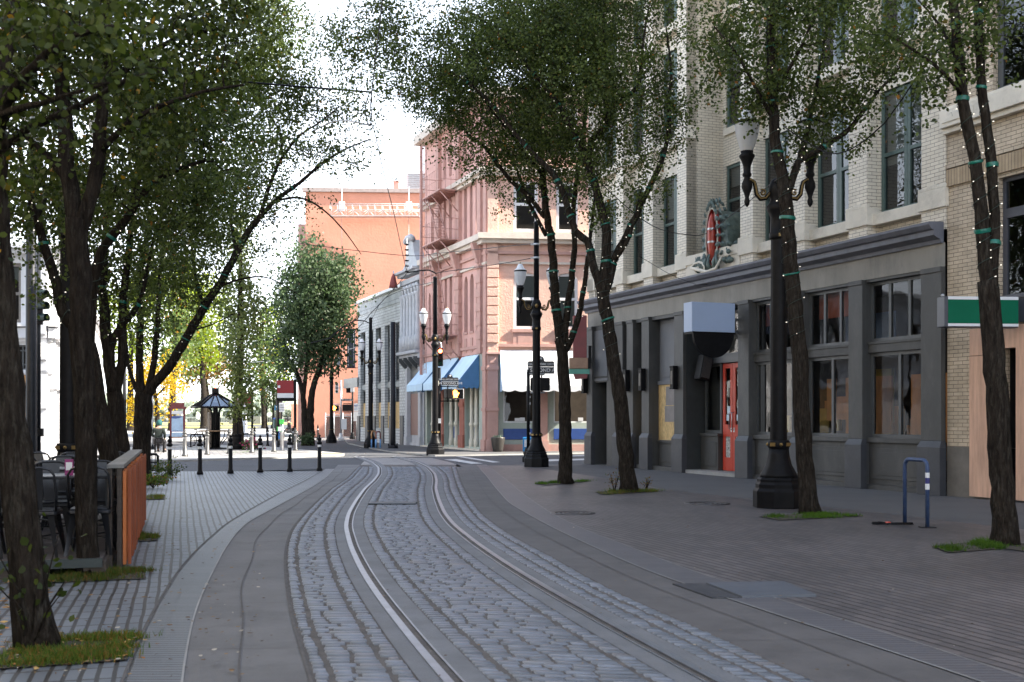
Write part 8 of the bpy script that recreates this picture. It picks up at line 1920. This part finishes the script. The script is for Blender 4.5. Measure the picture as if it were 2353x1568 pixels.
# ================================================================ RED CAR on the avenue
X, Y = gp(38, 1046); t = thing('parked_car', 'red hatchback car seen past the leaning trunk before the white building', 'car', (X, Y, 0), R(4))
mr = mat('red_car_paint', (.42, .02, .03), .25, .2, .06, 3, coat=.8); prof = [(-2.0, .35), (-2.05, .75), (-1.9, .95), (-1.55, 1.0), (-1.2, 1.42), (-.6, 1.52), (.4, 1.48), (1.1, 1.0), (1.9, .88), (2.1, .68), (2.1, .35)]
mb = MB(); n = len(prof); rows = []
for yy, sc_, sz_ in ((-.85, .97, .96), (-.78, 1.0, 1.0), (.78, 1.0, 1.0), (.85, .97, .96)): rows += [(x * sc_, yy * (1 if z < 1.02 else .82), .35 + (z - .35) * sz_) for x, z in prof]
mb.smooth = True; mb.grid(rows, [(r * n + i, r * n + i + 1, (r + 1) * n + i + 1, (r + 1) * n + i) for r in range(3) for i in range(n - 1)] + [tuple(range(n)), tuple(range(3 * n, 4 * n))[::-1]]); mb.build('body', mr, t)
for s in (-1, 1):
    mb = MB(); mb.prism([(-1.45, 1.03), (-1.12, 1.36), (-.55, 1.43), (.35, 1.4), (.95, 1.03)], s * .845 if s > 0 else -.85, s * .85 if s > 0 else -.845, 'y'); mb.build('side_window', mat('car_glass', (.02, .025, .03), .08), t)
    for x in (-1.25, 1.3):
        mb = MB(Matrix.Translation((x, s * .8, .32)) @ Matrix.Rotation(R(90), 4, 'X')); mb.lathe([(.2, -.1), (.31, -.1), (.33, -.06), (.33, .06), (.31, .1), (.2, .1)], n=22); wh = mb.build('wheel', mat('tyre', (.02, .02, .02), .8), t)
        mb = MB(Matrix.Translation((x, s * .8, .32)) @ Matrix.Rotation(R(90), 4, 'X')); mb.lathe([(.02, -.09), (.2, -.08), (.2, .08), (.02, .09)], n=16); mb.build('rim', mt_steel, wh)
    mb = MB(); mb.cbox((2.06, s * .62, .72), (.1, .3, .13)); mb.build('tail_lamp', mat('tail_lens', (.5, .02, .03), .2), t, bevel=.02); mb = MB(); mb.cbox((-2.02, s * .6, .74), (.1, .32, .13)); mb.build('headlight', mat('clear_lens', (.6, .6, .6), .1), t, bevel=.02)
mb = MB(); mb.box(1.95, 2.15, -.8, .8, .36, .5); mb.build('bumper', mt_black, t, bevel=.03)
# ================================================================ CAMERA, LIGHT, WORLD
cam = bpy.data.cameras.new('camera'); co = bpy.data.objects.new('camera', cam); COL.objects.link(co)
co.location = (0, 0, H); co.rotation_euler = (R(90), 0, 0)
cam.sensor_width = 36; cam.lens = F / 2353 * 36; cam.shift_y = (HY - 784) / 2353; cam.clip_start = .05; cam.clip_end = 4000
cam.dof.use_dof = True; cam.dof.focus_distance = 30; cam.dof.aperture_fstop = 4.5
SC.camera = co
SUN_EL = 37.0; SUN_AZ = 95.0    # degrees clockwise from +Y (straight ahead)
w = bpy.data.worlds.new('World'); SC.world = w; w.use_nodes = True
nt = w.node_tree; bg = nt.nodes['Background']; sky = nt.nodes.new('ShaderNodeTexSky'); sky.sky_type = 'NISHITA'; sky.sun_disc = False
sky.sun_elevation = R(SUN_EL); sky.sun_rotation = R(SUN_AZ); sky.dust_density = 1.2; sky.air_density = 1.0; sky.ozone_density = 1.0; sky.altitude = 50
# thin bright veil of cloud, thicker toward the horizon
tc = nt.nodes.new('ShaderNodeTexCoord'); sp = nt.nodes.new('ShaderNodeSeparateXYZ'); nt.links.new(tc.outputs['Generated'], sp.inputs[0])
mr = nt.nodes.new('ShaderNodeMapRange'); mr.interpolation_type = 'SMOOTHSTEP'; mr.inputs[1].default_value = .02; mr.inputs[2].default_value = .7; mr.inputs[3].default_value = .85; mr.inputs[4].default_value = .05
nt.links.new(sp.outputs[2], mr.inputs[0])
nz = nt.nodes.new('ShaderNodeTexNoise'); nz.inputs['Scale'].default_value = 2.2; nz.inputs['Detail'].default_value = 7; nt.links.new(tc.outputs['Generated'], nz.inputs[0])
m1 = nt.nodes.new('ShaderNodeMath'); m1.operation = 'MULTIPLY_ADD'; m1.inputs[1].default_value = .7; m1.inputs[2].default_value = -.3; nt.links.new(nz.outputs[0], m1.inputs[0])
m2 = nt.nodes.new('ShaderNodeMath'); m2.use_clamp = True; nt.links.new(m1.outputs[0], m2.inputs[0]); nt.links.new(mr.outputs[0], m2.inputs[1])
mx = nt.nodes.new('ShaderNodeMix'); mx.data_type = 'RGBA'; mx.inputs[7].default_value = (7.6, 8.0, 8.6, 1)
nt.links.new(m2.outputs[0], mx.inputs[0]); nt.links.new(sky.outputs[0], mx.inputs[6]); nt.links.new(mx.outputs[2], bg.inputs[0]); bg.inputs[1].default_value = .105
sl = bpy.data.lights.new('sun', 'SUN'); so = bpy.data.objects.new('sun', sl); COL.objects.link(so)
sl.energy = 5.0; sl.angle = R(.5); sl.color = (1, .93, .82)
d = Vector((math.sin(R(SUN_AZ)) * math.cos(R(SUN_EL)), math.cos(R(SUN_AZ)) * math.cos(R(SUN_EL)), math.sin(R(SUN_EL))))
so.rotation_euler = d.to_track_quat('Z', 'Y').to_euler(); so.location = (20, -5, 40)
SC.view_settings.view_transform = 'Standard'; SC.view_settings.look = 'None'; SC.view_settings.exposure = 2.05; SC.view_settings.gamma = 1
SC.render.engine = 'CYCLES'
SC.cycles.max_bounces = 8; SC.cycles.transparent_max_bounces = 24; SC.cycles.diffuse_bounces = 4; SC.cycles.glossy_bounces = 4
SC.cycles.use_denoising = True; SC.cycles.sample_clamp_indirect = 6; SC.cycles.caustics_reflective = False; SC.cycles.caustics_refractive = False
